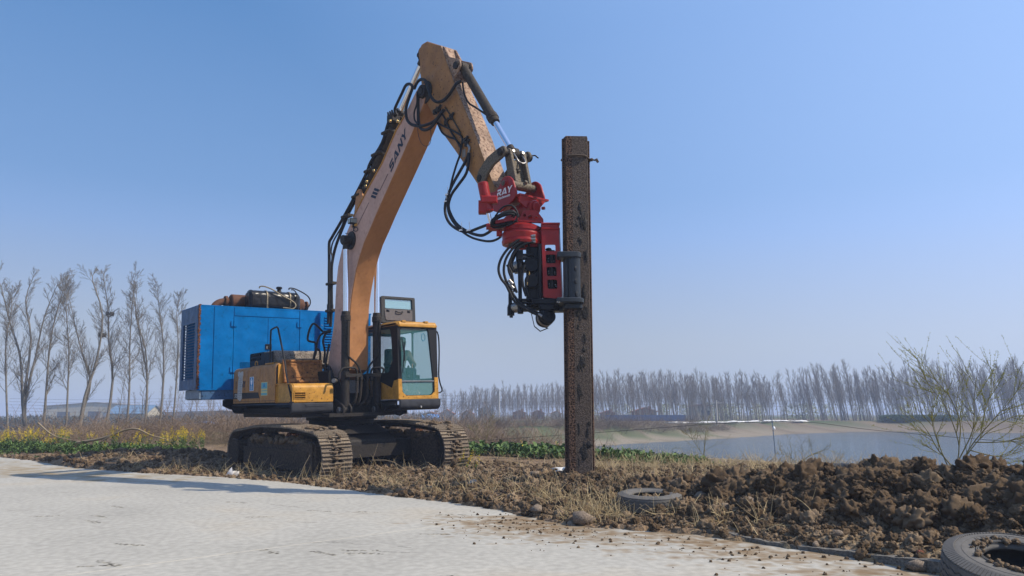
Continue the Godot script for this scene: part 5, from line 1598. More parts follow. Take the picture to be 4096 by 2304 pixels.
func sheet_pile() -> void:
	var p := world_thing("sheet_pile", "tall rusty steel sheet pile standing in the dug earth", "sheet pile", Vector3(1.0, 0.2, -11.66))
	var mb := MB.new()
	var turn := 0.05
	var lay := func(pts: Array) -> PackedVector2Array:
		var q := PackedVector2Array()
		for v in pts:
			q.append((v as Vector2).rotated(-turn) + Vector2(1.005, -11.575))
		return q
	# U section: the flat web towards the viewer, short flanges back to the interlocks
	along_y(mb, lay.call([Vector2(-0.07, 0.012), Vector2(0.166, 0.012), Vector2(0.192, -0.085), Vector2(0.174, -0.09), Vector2(0.152, -0.006), Vector2(-0.07, -0.006)]), -0.6, 5.49, 0.003)
	part(mb, "pile_web", M.pile_steel, p)
	mb = MB.new()
	along_y(mb, lay.call([Vector2(-0.192, -0.085), Vector2(-0.166, 0.011), Vector2(-0.071, 0.011), Vector2(-0.071, -0.007), Vector2(-0.152, -0.007), Vector2(-0.174, -0.09)]), -0.6, 5.49, 0.003)
	part(mb, "pile_flange", M.pile_flange, p, "browner rusty left side of the pile")
	for s in [-1, 1]:
		mb = MB.new()
		along_y(mb, lay.call([Vector2(s * 0.176, -0.072), Vector2(s * 0.204, -0.058), Vector2(s * 0.219, -0.075), Vector2(s * 0.216, -0.12), Vector2(s * 0.186, -0.128), Vector2(s * 0.182, -0.112), Vector2(s * 0.202, -0.106), Vector2(s * 0.202, -0.08), Vector2(s * 0.184, -0.09)]), -0.6, 5.47 if s < 0 else 5.44, 0.002)
		part(mb, "interlock", M.pile_flange, p)
	# dried dark stains: real scabs of tar and earth on the web
	rng.seed = 8
	mb = MB.new()
	for i in 24:
		var y := rng.randf_range(0.5, 4.4)
		var x := 1.04 + rng.randf_range(-0.07, 0.1)
		mb.lump(Vector3(x, y, -11.565), Vector3(rng.randf_range(0.015, 0.05), rng.randf_range(0.02, 0.1), 0.006), nz, 1.2, 4, 2.0, Vector3(i, 0, 0))
	part(mb, "crust", M.greasy, p)
	# rope round the top
	var r := world_thing("rope", "dark rope knotted round the top of the sheet pile", "rope", Vector3(1.0, 5.14, -11.66))
	mb = MB.new()
	mb.tube(smooth([Vector3(0.79, 5.16, -11.74), Vector3(0.8, 5.16, -11.7), Vector3(0.86, 5.165, -11.58), Vector3(0.94, 5.17, -11.545), Vector3(1.1, 5.165, -11.545), Vector3(1.16, 5.155, -11.57), Vector3(1.22, 5.14, -11.7), Vector3(1.2, 5.14, -11.78), Vector3(1.0, 5.16, -11.8), Vector3(0.8, 5.16, -11.76), Vector3(0.79, 5.16, -11.74)], 3), 0.018, 7)
	part(mb, "rope_loop", M.rope_red, r)
	mb = MB.new()
	mb.tube(smooth([Vector3(1.2, 5.14, -11.66), Vector3(1.26, 5.12, -11.62), Vector3(1.3, 5.105, -11.6)], 3), 0.014, 6)
	mb.lump(Vector3(1.245, 5.125, -11.63), Vector3(0.03, 0.025, 0.03), nz, 0.5, 3)
	mb.prism([Vector2(1.29, 5.12), Vector2(1.33, 5.14), Vector2(1.36, 5.08), Vector2(1.33, 5.06)], -11.61, -11.59, 0.005)
	part(mb, "rope_tail", M.rope_red, r)


func generator() -> void:
	var g := machine_thing("generator_set", "large blue generator cabinet carried on the back of the excavator", "generator", Vector3(-3.5, 1.68, 0))
	var mb := MB.new()
	mb.box(Vector3(-3.585, 2.89, -0.03), Vector3(1.29, 1.94, 4.34), 0.01)
	var core := part(mb, "cabinet", M.blue, g)
	# front panels
	for q in [[2.24, 1.915, 1.91, 3.86], [1.905, 1.445, 1.91, 3.86], [1.435, -0.215, 3.655, 3.86], [-0.225, -2.24, 1.91, 3.86], [1.435, 0.603, 1.91, 3.645], [0.595, -0.215, 1.91, 3.645]]:
		mb = MB.new()
		var door: bool = q[3] < 3.65
		if door and q[0] > 1:
			var slots := []
			for i in 8:
				for j in 5:
					slots.append(rect(1.233 - i * 0.045, 2.411 + j * 0.028, 1.267 - i * 0.045, 2.429 + j * 0.028))
			mb.xf = ZY
			mb.plate(rect(q[1], q[2], q[0], q[3]), slots, 2.845, 2.875, 0.12)
			mb.xf = Transform3D()
		else:
			along_x(mb, rounded(rect(q[1], q[2], q[0], q[3]), 0.008, 2), -2.875, -2.845, 0.008)
		part(mb, "door" if door else "front_panel", M.blue, g)
	for q in [Vector3(-2.83, 3.46, 1.44), Vector3(-2.83, 3.5, -0.22), Vector3(-2.83, 2.36, 1.44)]:
		mb = MB.new()
		for s in [-1, 1]:
			mb.box(q + Vector3(0, 0, s * 0.042), Vector3(0.025, 0.13, 0.06), 0.004)
		mb.cyl(q + Vector3(0.016, -0.07, 0), q + Vector3(0.016, 0.07, 0), 0.014, 10)
		part(mb, "hinge", M.blue, g)
	box_part(Vector3(-2.845, 2.86, 0.5), Vector3(-2.825, 2.99, 0.66), 0.006, "lock", M.black_gloss, g)
	box_part(Vector3(-2.827, 2.88, 0.6), Vector3(-2.82, 2.94, 0.64), 0.002, "lock_plate", M.dull_steel, g)
	# control box with pressed louvres
	mb = MB.new()
	along_x(mb, rounded(rect(-1.6, 2.62, -0.72, 3.83), 0.015, 2), -2.85, -2.72, 0.012)
	var cb := part(mb, "control_box", M.blue, g)
	for i in 15:
		mb = MB.new()
		mb.xf = ZY
		mb.prism(rounded(rect(-1.06, 3.72 - i * 0.068 - 0.04, -0.83, 3.72 - i * 0.068), 0.015, 2), 2.69, 2.722, 0.014)
		mb.xf = Transform3D()
		part(mb, "louvre", M.blue, cb)
	mb = MB.new()
	mb.cyl(Vector3(-2.72, 3.5, -0.77), Vector3(-2.71, 3.5, -0.77), 0.014, 10)
	part(mb, "box_lock", M.dull_steel, cb)
	# left end: frame and louvres
	mb = MB.new()
	mb.plate(rect(-4.24, 1.9, -2.86, 3.87), [rect(-4.08, 2.14, -3.12, 3.48)], 2.23, 2.26, 0.2)
	mb.box(Vector3(-2.96, 2.89, 2.255), Vector3(0.16, 1.94, 0.03), 0.01)
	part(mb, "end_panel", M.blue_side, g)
	for i in 20:
		mb = MB.new()
		mb.xf = Transform3D(Basis(Vector3(1, 0, 0), -0.95), Vector3(-3.6, 2.17 + i * 0.0665, 2.225))
		mb.box(Vector3(), Vector3(0.98, 0.056, 0.008), 0.003)
		mb.xf = Transform3D()
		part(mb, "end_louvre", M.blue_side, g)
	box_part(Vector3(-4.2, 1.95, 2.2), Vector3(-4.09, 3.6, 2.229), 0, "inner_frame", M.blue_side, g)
	# rusted corner seam
	rng.seed = 3
	mb = MB.new()
	for i in 150:
		var y := rng.randf_range(1.92, 3.88)
		mb.lump(Vector3(-2.845 + rng.randf_range(-0.012, 0.006), y, 2.25 + rng.randf_range(-0.03, 0.008)), Vector3(0.012, rng.randf_range(0.01, 0.035), rng.randf_range(0.01, 0.028)), nz, 0.8, 2, 1.0, Vector3(i, y, 0))
	mb.bar(Vector3(-2.85, 1.9, 2.247), Vector3(-2.85, 3.875, 2.247), 0.03, 0.03, 0.006, Vector3(1, 0, 0))
	part(mb, "rusty_seam", M.rust, g)
	mb = MB.new()
	mb.box(Vector3(-3.55, 3.868, 0), Vector3(1.42, 0.03, 4.52), 0.01)
	part(mb, "roof", M.blue, g)
	mb = MB.new()
	mb.box(Vector3(-2.86, 1.9, 0), Vector3(0.05, 0.035, 4.5), 0.008)
	part(mb, "bottom_lip", M.blue, g)
	# skid below and the bracket it stands on
	mb = MB.new()
	mb.box(Vector3(-3.4, 1.79, 2.0), Vector3(1.05, 0.22, 0.4), 0.015)
	part(mb, "skid_end", M.blue_faded, g)
	mb = MB.new()
	mb.box(Vector3(-2.93, 1.79, 0), Vector3(0.14, 0.24, 4.3), 0.015)
	mb.box(Vector3(-3.9, 1.79, 0), Vector3(0.14, 0.24, 4.3), 0.015)
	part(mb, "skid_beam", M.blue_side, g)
	mb = MB.new()
	mb.prism(rounded([Vector2(-4.1, 1.67), Vector2(-2.6, 1.67), Vector2(-2.2, 1.36), Vector2(-3.6, 1.42), Vector2(-4.1, 1.5)], 0.03, 2), -1.3, 1.25, 0.02)
	part(mb, "support_bracket", M.black_paint, g)
	# exhaust silencer on the roof
	mb = MB.new()
	mb.turned(Vector3(-3.62, 4.09, 1.28), Vector3(-3.62, 4.09, -0.62), [Vector2(0, 0), Vector2(0.17, 0), Vector2(0.19, 0.02), Vector2(0.19, 1.86), Vector2(0.175, 1.9), Vector2(0, 1.9)], 30)
	mb.turned(Vector3(-3.62, 4.09, -0.6), Vector3(-3.62, 4.09, -0.8), [Vector2(0.07, 0), Vector2(0.07, 0.1), Vector2(0.125, 0.11), Vector2(0.125, 0.15), Vector2(0.07, 0.16)], 24)
	for z in [-0.5, 0.9]:
		mb.box(Vector3(-3.45, 3.95, z), Vector3(0.03, 0.14, 0.03), 0.004)
	var mf := part(mb, "silencer", M.muffler, g)
	mb = MB.new()
	mb.tube(smooth([Vector3(-3.62, 4.09, 1.3), Vector3(-3.62, 4.09, 1.42), Vector3(-3.62, 4.05, 1.56), Vector3(-3.62, 3.96, 1.66), Vector3(-3.62, 3.84, 1.7)], 5), 0.085, 18)
	mb.turned(Vector3(-3.62, 4.09, 1.36), Vector3(-3.62, 4.09, 1.42), [Vector2(0.08, 0), Vector2(0.14, 0), Vector2(0.14, 0.06), Vector2(0.08, 0.06)], 22)
	part(mb, "exhaust_elbow", M.muffler, mf)


func fuel_tank() -> void:
	var t := machine_thing("fuel_tank", "black plastic fuel tank strapped on top of the blue generator", "fuel tank", Vector3(-3.25, 3.885, 0.3))
	var mb := MB.new()
	mb.prism(rounded([Vector2(-3.44, 3.89), Vector2(-3.02, 3.89), Vector2(-3.02, 4.36), Vector2(-3.44, 4.36)], [0.14, 0.14, 0.19, 0.19], 6), -0.33, 1.0, 0.07)
	var b := part(mb, "tank_body", M.tank, t)
	mb = MB.new()
	for z in [0.98, 0.62, 0.02]:
		mb.prism(rounded([Vector2(-3.45, 3.9), Vector2(-3.01, 3.9), Vector2(-3.01, 4.368), Vector2(-3.45, 4.368)], [0.14, 0.14, 0.19, 0.19], 6), z - 0.07, z - 0.03, 0.01)
	part(mb, "tank_rib", M.tank, t)
	for z in [0.56, -0.04]:
		mb = MB.new()
		mb.prism(rounded([Vector2(-3.455, 3.885), Vector2(-3.005, 3.885), Vector2(-3.005, 4.374), Vector2(-3.455, 4.374)], [0.14, 0.14, 0.19, 0.19], 6), z - 0.018, z + 0.018, 0.004)
		mb.cyl(Vector3(-2.99, 3.92, z), Vector3(-2.98, 3.92, z), 0.018, 8)
		part(mb, "tank_strap", M.strap, t)
	mb = MB.new()
	mb.turned(Vector3(-3.2, 4.35, 0.19), Vector3(-3.2, 4.49, 0.19), [Vector2(0.07, 0), Vector2(0.05, 0.04), Vector2(0.05, 0.08), Vector2(0.075, 0.085), Vector2(0.075, 0.125), Vector2(0.06, 0.14), Vector2(0, 0.14)], 20)
	part(mb, "filler_cap", M.black_gloss, t)
	tube_part([Vector3(-3.1, 4.404, 0.735), Vector3(-3.1, 4.439, 0.734), Vector3(-3.08, 4.456, 0.698), Vector3(-3.06, 4.451, 0.618), Vector3(-3.02, 4.41, 0.508), Vector3(-2.98, 4.347, 0.389), Vector3(-2.97, 4.251, 0.23), Vector3(-2.97, 4.185, 0.084), Vector3(-2.96, 4.129, -0.032), Vector3(-2.95, 4.066, -0.121), Vector3(-2.93, 4.003, -0.145), Vector3(-2.92, 3.943, -0.119), Vector3(-2.92, 3.909, -0.055), Vector3(-2.95, 3.921, 0.033), Vector3(-2.98, 3.93, 0.166)], 0.017, "breather_hose", M.strap, t, 4)
	tube_part([Vector3(-3.2, 4.432, -0.072), Vector3(-3.2, 4.468, -0.076), Vector3(-3.2, 4.48, -0.108), Vector3(-3.2, 4.473, -0.202), Vector3(-3.2, 4.436, -0.324), Vector3(-3.2, 4.369, -0.476), Vector3(-3.2, 4.294, -0.592), Vector3(-3.2, 4.207, -0.65), Vector3(-3.2, 4.107, -0.656), Vector3(-3.2, 4.022, -0.614), Vector3(-3.2, 3.96, -0.558)], 0.017, "breather_hose", M.rubber, t, 4)
	tube_part([Vector3(-3, 4.401, -0.044), Vector3(-2.99, 4.407, -0.095), Vector3(-2.99, 4.358, -0.161), Vector3(-2.99, 4.271, -0.195), Vector3(-2.99, 4.181, -0.182), Vector3(-2.99, 4.089, -0.137), Vector3(-2.99, 3.96, -0.038)], 0.015, "breather_hose", M.rubber, t, 4)


# one skin over tapered bones, meshed where the blended distance crosses zero (surface nets)
func flesh(bones: Array, cell: float, k: float, mb: MB) -> void:
	var lo := Vector3.ONE * 1e9
	var hi := -lo
	for b in bones:
		var r := Vector3.ONE * (maxf(b[2], b[3]) + cell * 2)
		lo = lo.min(b[0] - r).min(b[1] - r)
		hi = hi.max(b[0] + r).max(b[1] + r)
	var s := Vector3i(((hi - lo) / cell).ceil()) + Vector3i.ONE
	var val := PackedFloat32Array()
	val.resize(s.x * s.y * s.z)
	val.fill(9.0)
	for b in bones:
		var r := maxf(b[2], b[3]) + cell * 2 + k
		var a0 := Vector3i(((b[0].min(b[1]) - Vector3.ONE * r - lo) / cell).floor()).clamp(Vector3i.ZERO, s - Vector3i.ONE)
		var a1 := Vector3i(((b[0].max(b[1]) + Vector3.ONE * r - lo) / cell).ceil()).clamp(Vector3i.ZERO, s - Vector3i.ONE)
		var ab: Vector3 = b[1] - b[0]
		var l := maxf(ab.length_squared(), 1e-8)
		for z in range(a0.z, a1.z + 1):
			for y in range(a0.y, a1.y + 1):
				for x in range(a0.x, a1.x + 1):
					var p := lo + Vector3(x, y, z) * cell
					var t := clampf((p - b[0]).dot(ab) / l, 0, 1)
					var d := p.distance_to(b[0] + ab * t) - lerpf(b[2], b[3], t)
					var i := (z * s.y + y) * s.x + x
					var o := val[i]
					var h := maxf(k - absf(o - d), 0) / k
					val[i] = minf(o, d) - h * h * k * 0.25
	var at := {}
	var base := mb.v.size()
	var pts := []
	var acc := []
	var corner := [Vector3i(0, 0, 0), Vector3i(1, 0, 0), Vector3i(0, 1, 0), Vector3i(1, 1, 0), Vector3i(0, 0, 1), Vector3i(1, 0, 1), Vector3i(0, 1, 1), Vector3i(1, 1, 1)]
	var edges := [[0, 1], [2, 3], [4, 5], [6, 7], [0, 2], [1, 3], [4, 6], [5, 7], [0, 4], [1, 5], [2, 6], [3, 7]]
	for z in s.z - 1:
		for y in s.y - 1:
			for x in s.x - 1:
				var i := (z * s.y + y) * s.x + x
				var v8 := [val[i], val[i + 1], val[i + s.x], val[i + s.x + 1], val[i + s.x * s.y], val[i + s.x * s.y + 1], val[i + s.x * s.y + s.x], val[i + s.x * s.y + s.x + 1]]
				var neg := 0
				for q in v8:
					if q < 0: neg += 1
				if neg == 0 or neg == 8:
					continue
				var m := Vector3()
				var c := 0
				for e in edges:
					var d0: float = v8[e[0]]
					var d1: float = v8[e[1]]
					if (d0 < 0) != (d1 < 0):
						m += Vector3(corner[e[0]]).lerp(Vector3(corner[e[1]]), d0 / (d0 - d1))
						c += 1
				at[i] = pts.size()
				pts.append(lo + (Vector3(x, y, z) + m / c) * cell)
				acc.append(Vector3())
	var steps := [1, s.x, s.x * s.y]
	for i in at:
		var quads := []
		for ax in 3:
			var u: int = steps[(ax + 1) % 3]
			var w: int = steps[(ax + 2) % 3]
			if (val[i] < 0) != (val[i + steps[ax]] < 0) and at.has(i - u) and at.has(i - w) and at.has(i - u - w):
				var f := [at[i], at[i - u], at[i - u - w], at[i - w]]
				if val[i] >= 0:
					f.reverse()
				quads.append(f)
		for f in quads:
			var nn: Vector3 = (pts[f[2]] - pts[f[0]]).cross(pts[f[3]] - pts[f[1]])
			for j in f:
				acc[j] += nn
			mb.face(base + f[0], base + f[1], base + f[2])
			mb.face(base + f[0], base + f[2], base + f[3])
	for i in pts.size():
		mb.vert(pts[i], acc[i])


func operator_() -> void:
	var p := machine_thing("person", "person in a grey-brown jacket seated at the levers behind the cab windscreen", "person", Vector3(0.75, 2.12, -0.97))
	var z := -0.97
	var j := {"hip": Vector3(0.74, 2.2, z), "chest": Vector3(0.82, 2.48, z), "neck": Vector3(0.88, 2.63, z), "head": Vector3(0.95, 2.79, z)}
	var body := []
	body.append([j.hip, j.chest, 0.145, 0.15])
	body.append([j.chest, j.neck, 0.12, 0.06])
	body.append([j.neck, j.head + Vector3(-0.01, -0.06, 0), 0.055, 0.055])
	var cloth := [[j.hip, j.chest, 0.16, 0.165], [j.chest, Vector3(0.86, 2.59, z), 0.15, 0.085]]
	var arms := [[Vector3(0.84, 2.56, z + 0.19), Vector3(0.7, 2.33, z + 0.25), Vector3(0.93, 2.33, z + 0.26)], [Vector3(0.86, 2.56, z - 0.19), Vector3(1.02, 2.31, z - 0.24), Vector3(1.3, 2.27, z - 0.07)]]
	for a in arms:
		body.append([j.chest + Vector3(0.02, 0.06, 0), a[0], 0.09, 0.065])
		body.append([a[0], a[1], 0.056, 0.045])
		body.append([a[1], a[2], 0.043, 0.03])
		cloth.append([Vector3(0.83, 2.54, z), a[0], 0.1, 0.08])
		cloth.append([a[0], a[1], 0.075, 0.062])
		cloth.append([a[1], a[1].lerp(a[2], 0.82), 0.06, 0.046])
	var legs := []
	for s in [-1, 1]:
		var hp: Vector3 = j.hip + Vector3(0.02, -0.04, s * 0.09)
		var kn := Vector3(1.16, 2.17, z + s * 0.14)
		var an := Vector3(1.28, 1.74, z + s * 0.12)
		body.append([hp, kn, 0.08, 0.06])
		body.append([kn, an, 0.056, 0.04])
		body.append([an, an + Vector3(0.16, -0.06, 0), 0.042, 0.035])
		legs.append([hp, kn, 0.095, 0.075])
		legs.append([kn, an, 0.072, 0.06])
	var mb := MB.new()
	flesh(body, 0.02, 0.03, mb)
	# head with brow, nose, jaw and ears
	var h: Vector3 = j.head
	flesh([[h, h + Vector3(0, 0.03, 0), 0.088, 0.084], [h + Vector3(0.03, -0.05, 0), h + Vector3(0.05, -0.09, 0), 0.06, 0.04], [h + Vector3(0.08, 0.0, 0), h + Vector3(0.104, -0.035, 0), 0.012, 0.016], [h + Vector3(0.07, -0.065, -0.02), h + Vector3(0.07, -0.065, 0.02), 0.018, 0.018], [h + Vector3(0.066, 0.024, -0.04), h + Vector3(0.066, 0.024, 0.04), 0.02, 0.02], [h + Vector3(-0.01, -0.02, 0.085), h + Vector3(-0.01, 0.02, 0.09), 0.014, 0.016], [h + Vector3(-0.01, -0.02, -0.085), h + Vector3(-0.01, 0.02, -0.09), 0.014, 0.016]], 0.01, 0.02, mb)
	# hands, fingers closed on the levers
	for a in arms:
		var w: Vector3 = a[2]
		var d: Vector3 = (a[2] - a[1]).normalized()
		var hand := [[w, w + d * 0.06, 0.03, 0.034]]
		for f in 4:
			var o := w + d * 0.085 + Vector3(0, 0.03 - f * 0.02, 0)
			hand.append([w + d * 0.06 + Vector3(0, 0.028 - f * 0.019, 0), o, 0.011, 0.01])
			hand.append([o, o + Vector3(0.01, -0.004, 0.035), 0.01, 0.009])
		hand.append([w + d * 0.02 + Vector3(0, 0.03, 0.01), w + d * 0.07 + Vector3(0, 0.045, 0.03), 0.012, 0.01])
		flesh(hand, 0.008, 0.008, mb)
	part(mb, "body", M.skin, p)
	mb = MB.new()
	flesh(cloth, 0.022, 0.03, mb)
	part(mb, "jacket", M.jacket, p)
	mb = MB.new()
	flesh(legs, 0.022, 0.03, mb)
	part(mb, "trousers", M.trousers, p)
	mb = MB.new()
	flesh([[h + Vector3(-0.03, 0.02, 0), h + Vector3(-0.01, 0.065, 0), 0.088, 0.075], [h + Vector3(0.03, 0.085, -0.03), h + Vector3(0.03, 0.085, 0.03), 0.04, 0.04]], 0.012, 0.02, mb)
	part(mb, "hair", M.hair, p)
	mb = MB.new()
	for s in [-1, 1]:
		mb.lump(h + Vector3(0.083, 0.004, s * 0.034), Vector3(0.01, 0.008, 0.014), nz, 0.0, 3)
	part(mb, "eyes", M.hair, p)


# a worn tyre lying on its side: carcass, zigzag ribs, serrated shoulders
func tyre_mesh(R: float, w: float, inner: float) -> Array:
	var c := MB.new()
	var h := w / 2
	c.lathe([Vector2(inner, -h * 0.62), Vector2(inner + 0.012, -h * 0.78), Vector2(inner + 0.05, -h * 0.98), Vector2(R - 0.09, -h), Vector2(R - 0.03, -h * 0.86), Vector2(R - 0.012, -h * 0.74), Vector2(R - 0.008, 0), Vector2(R - 0.012, h * 0.74), Vector2(R - 0.03, h * 0.86), Vector2(R - 0.09, h), Vector2(inner + 0.05, h * 0.98), Vector2(inner + 0.012, h * 0.78), Vector2(inner, h * 0.62), Vector2(inner + 0.02, h * 0.6), Vector2(inner + 0.06, h * 0.9), Vector2(R - 0.06, h * 0.8), Vector2(R - 0.03, 0), Vector2(R - 0.06, -h * 0.8), Vector2(inner + 0.06, -h * 0.9), Vector2(inner + 0.02, -h * 0.6), Vector2(inner, -h * 0.62)], 72, true)
	var t := MB.new()
	var n := 144
	var ribs := 4
	var band := h * 1.48 / ribs
	for k in ribs:
		var y0 := -h * 0.74 + k * band + 0.006
		var y1 := y0 + band - 0.012
		for i in n:
			var q := []
			for e in 2:
				var a := TAU * (i + e) / n
				var zig := absf(fmod((i + e) * 0.25, 1.0) - 0.5) * 0.032 - 0.008
				if k == 0 : zig = zig if true else 0.0
				var ya := y0 + (zig if k > 0 else 0.0)
				var yb := y1 + (zig if k < ribs - 1 else 0.0)
				var ra := R - 0.004 * pow(absf(ya) / h, 2) * 4
				var rb := R - 0.004 * pow(absf(yb) / h, 2) * 4
				q.append(Vector3(cos(a) * ra, ya, sin(a) * ra))
				q.append(Vector3(cos(a) * rb, yb, sin(a) * rb))
				q.append(Vector3(cos(a) * (R - 0.014), ya, sin(a) * (R - 0.014)))
				q.append(Vector3(cos(a) * (R - 0.014), yb, sin(a) * (R - 0.014)))
			t.quad(q[0], q[1], q[5], q[4])
			t.quad(q[2], q[0], q[4], q[6])
			t.quad(q[1], q[3], q[7], q[5])
	for i in 110:
		var a := TAU * i / 110
		for s in [-1, 1]:
			t.xf = Transform3D(Basis(Vector3(0, 1, 0), -a), Vector3())
			t.bar(Vector3(R - 0.01, s * h * 0.74, 0), Vector3(R - 0.075, s * h * 0.985, 0.004), 0.019, 0.014, 0.003, Vector3(1, 1 * s, 0))
	t.xf = Transform3D()
	return [c.mesh(), t.mesh()]


func tyres() -> void:
	var m := tyre_mesh(0.378, 0.19, 0.2)
	var a := thing("old_tyre", "small worn tyre lying on the loose soil near the sheet pile", "tyre", Vector3(1.6, 0.2, -9.28), Basis.from_euler(Vector3(0.06, 0.4, 0.03)))
	put(m[0], "carcass", M.tyre_dusty, a)
	put(m[1], "tread", M.tyre_dusty, a)
	var mb := MB.new()
	mb.turned(Vector3(0, -0.1, 0), Vector3(0, -0.05, 0), [Vector2(0, 0.04), Vector2(0.1, 0.05), Vector2(0.22, 0.03)], 24)
	rng.seed = 23
	for i in 60:
		var q := Vector2.from_angle(rng.randf() * TAU) * rng.randf_range(0.02, 0.24)
		mb.lump(Vector3(q.x, -0.02 + rng.randf() * 0.06, q.y), Vector3.ONE * rng.randf_range(0.015, 0.04), nz, 0.7, 2, 1.0, Vector3(i, 0, 3))
	part(mb, "soil_inside", M.mud, a)
	var m2 := tyre_mesh(0.43, 0.23, 0.2)
	var tilt := Basis(Vector3(1, 0, 0.1).normalized(), 0.24)
	var b := thing("old_tyre", "large dusty truck tyre at the picture's right corner, 6.50-16LT on its sidewall", "tyre", Vector3(3.1, 0.235, -4.93), tilt)
	put(m2[0], "carcass", M.tyre_dusty, b)
	put(m2[1], "tread", M.tyre_dusty, b)
	var s := "6.50-16LT"
	for i in s.length():
		var an := -PI * 0.62 + i * 0.088
		var r := 0.29
		var rot := Basis(Vector3(0, 1, 0), -an - PI / 2) * Basis(Vector3(1, 0, 0), -PI / 2)
		put(words(s[i], 0.042, 1.3), "raised_letter", M.tyre_dusty, b, Transform3D(rot, Vector3(cos(an) * r, 0.1155, sin(an) * r)))
	mb = MB.new()
	for r in [0.315, 0.235, 0.225]:
		mb.lathe([Vector2(r - 0.004, 0.11), Vector2(r - 0.002, 0.1165), Vector2(r + 0.002, 0.1165), Vector2(r + 0.004, 0.11)], 64)
	part(mb, "sidewall_rings", M.tyre_dusty, b)
	mb = MB.new()
	rng.seed = 29
	for i in 90:
		var an := rng.randf_range(-2.6, 0.5) if i % 4 else rng.randf() * TAU
		var q := Vector2.from_angle(an) * rng.randf_range(0.19, 0.27)
		if i % 3 == 0:
			q = Vector2.from_angle(rng.randf_range(1.9, 3.6)) * rng.randf_range(0.2, 0.26)
		mb.lump(Vector3(q.x, 0.115 + rng.randf() * 0.006, q.y), Vector3.ONE * rng.randf_range(0.004, 0.02), nz, 0.8, 2, 1.0, Vector3(i, 5, 3))
	part(mb, "soil_crumbs", M.mud, b)


var edge := PackedVector2Array([Vector2(-60, -44), Vector2(-26, -33), Vector2(-15.07, -22.56), Vector2(-14.35, -22.15), Vector2(-12.54, -20.65), Vector2(-9.72, -17.8), Vector2(-7.91, -16.48), Vector2(-5.56, -15.25), Vector2(-4.2, -14.28), Vector2(-2.75, -12.87), Vector2(-1.62, -11.65), Vector2(-0.75, -10.89), Vector2(-0.14, -10.09), Vector2(0.2, -9.44), Vector2(0.46, -9.1), Vector2(0.66, -8.78), Vector2(0.98, -8.54), Vector2(1.84, -8.15), Vector2(2.3, -7.59), Vector2(2.81, -7.02), Vector2(3.23, -6.2), Vector2(3.49, -5.53), Vector2(4.6, -3.6), Vector2(9, 4), Vector2(12, 16), Vector2(-60, 16)])
var shore := PackedVector2Array([Vector2(4.5, -33), Vector2(5.5, -29), Vector2(8, -25.5), Vector2(10.5, -22.5), Vector2(11.5, -20.5), Vector2(13, -17.8), Vector2(15.5, -15.2), Vector2(20, -12), Vector2(40, -6), Vector2(110, -4), Vector2(140, -60), Vector2(100, -86), Vector2(66, -98), Vector2(55.6, -107), Vector2(47.4, -107), Vector2(34.5, -95), Vector2(22.4, -78.5), Vector2(14.4, -69.2), Vector2(10, -63.8), Vector2(6.25, -58.5), Vector2(4.6, -50), Vector2(3.9, -40)])
var crest := [Vector3(1.2, 0.12, -10.6), Vector3(2.2, 0.27, -9.7), Vector3(3.0, 0.39, -9.0), Vector3(3.8, 0.47, -8.3), Vector3(4.6, 0.5, -7.5), Vector3(5.2, 0.5, -6.6), Vector3(5.6, 0.5, -5.4)]
const WATER := -1.25
var n_big := noise(201, 0.35, 3)
var n_mid := noise(202, 1.1, 3)
var n_fine := noise(203, 3.6, 3)
var n_far := noise(204, 0.03, 3)
var sd_grid := PackedFloat32Array()
const SX := -32.0
const SZ := -40.0
const SN := 200
const SC := 0.25


func dist_to(p: Vector2, poly: PackedVector2Array) -> float:
	var best := 1e9
	for i in poly.size():
		best = minf(best, p.distance_squared_to(Geometry2D.get_closest_point_to_segment(p, poly[i], poly[(i + 1) % poly.size()])))
	var d := sqrt(best)
	return -d if Geometry2D.is_point_in_polygon(p, poly) else d


func slab_dist(x: float, z: float) -> float:
	if sd_grid.is_empty():
		sd_grid.resize(SN * SN)
		for j in SN:
			for i in SN:
				sd_grid[j * SN + i] = dist_to(Vector2(SX + i * SC, SZ + j * SC), edge)
	var u := (x - SX) / SC
	var w := (z - SZ) / SC
	if u < 0 or w < 0 or u >= SN - 1 or w >= SN - 1:
		return dist_to(Vector2(x, z), edge)
	var i := int(u)
	var j := int(w)
	var k := j * SN + i
	return lerpf(lerpf(sd_grid[k], sd_grid[k + 1], u - i), lerpf(sd_grid[k + SN], sd_grid[k + SN + 1], u - i), w - j)


var shore_cache := {}
func shore_dist(x: float, z: float) -> float:
	if x < -14 or z > 4 or z < -150 or x > 170:
		return 99.0
	return dist_to(Vector2(x, z), shore)


func ss(a: float, b: float, v: float) -> float:
	return smoothstep(a, b, v)


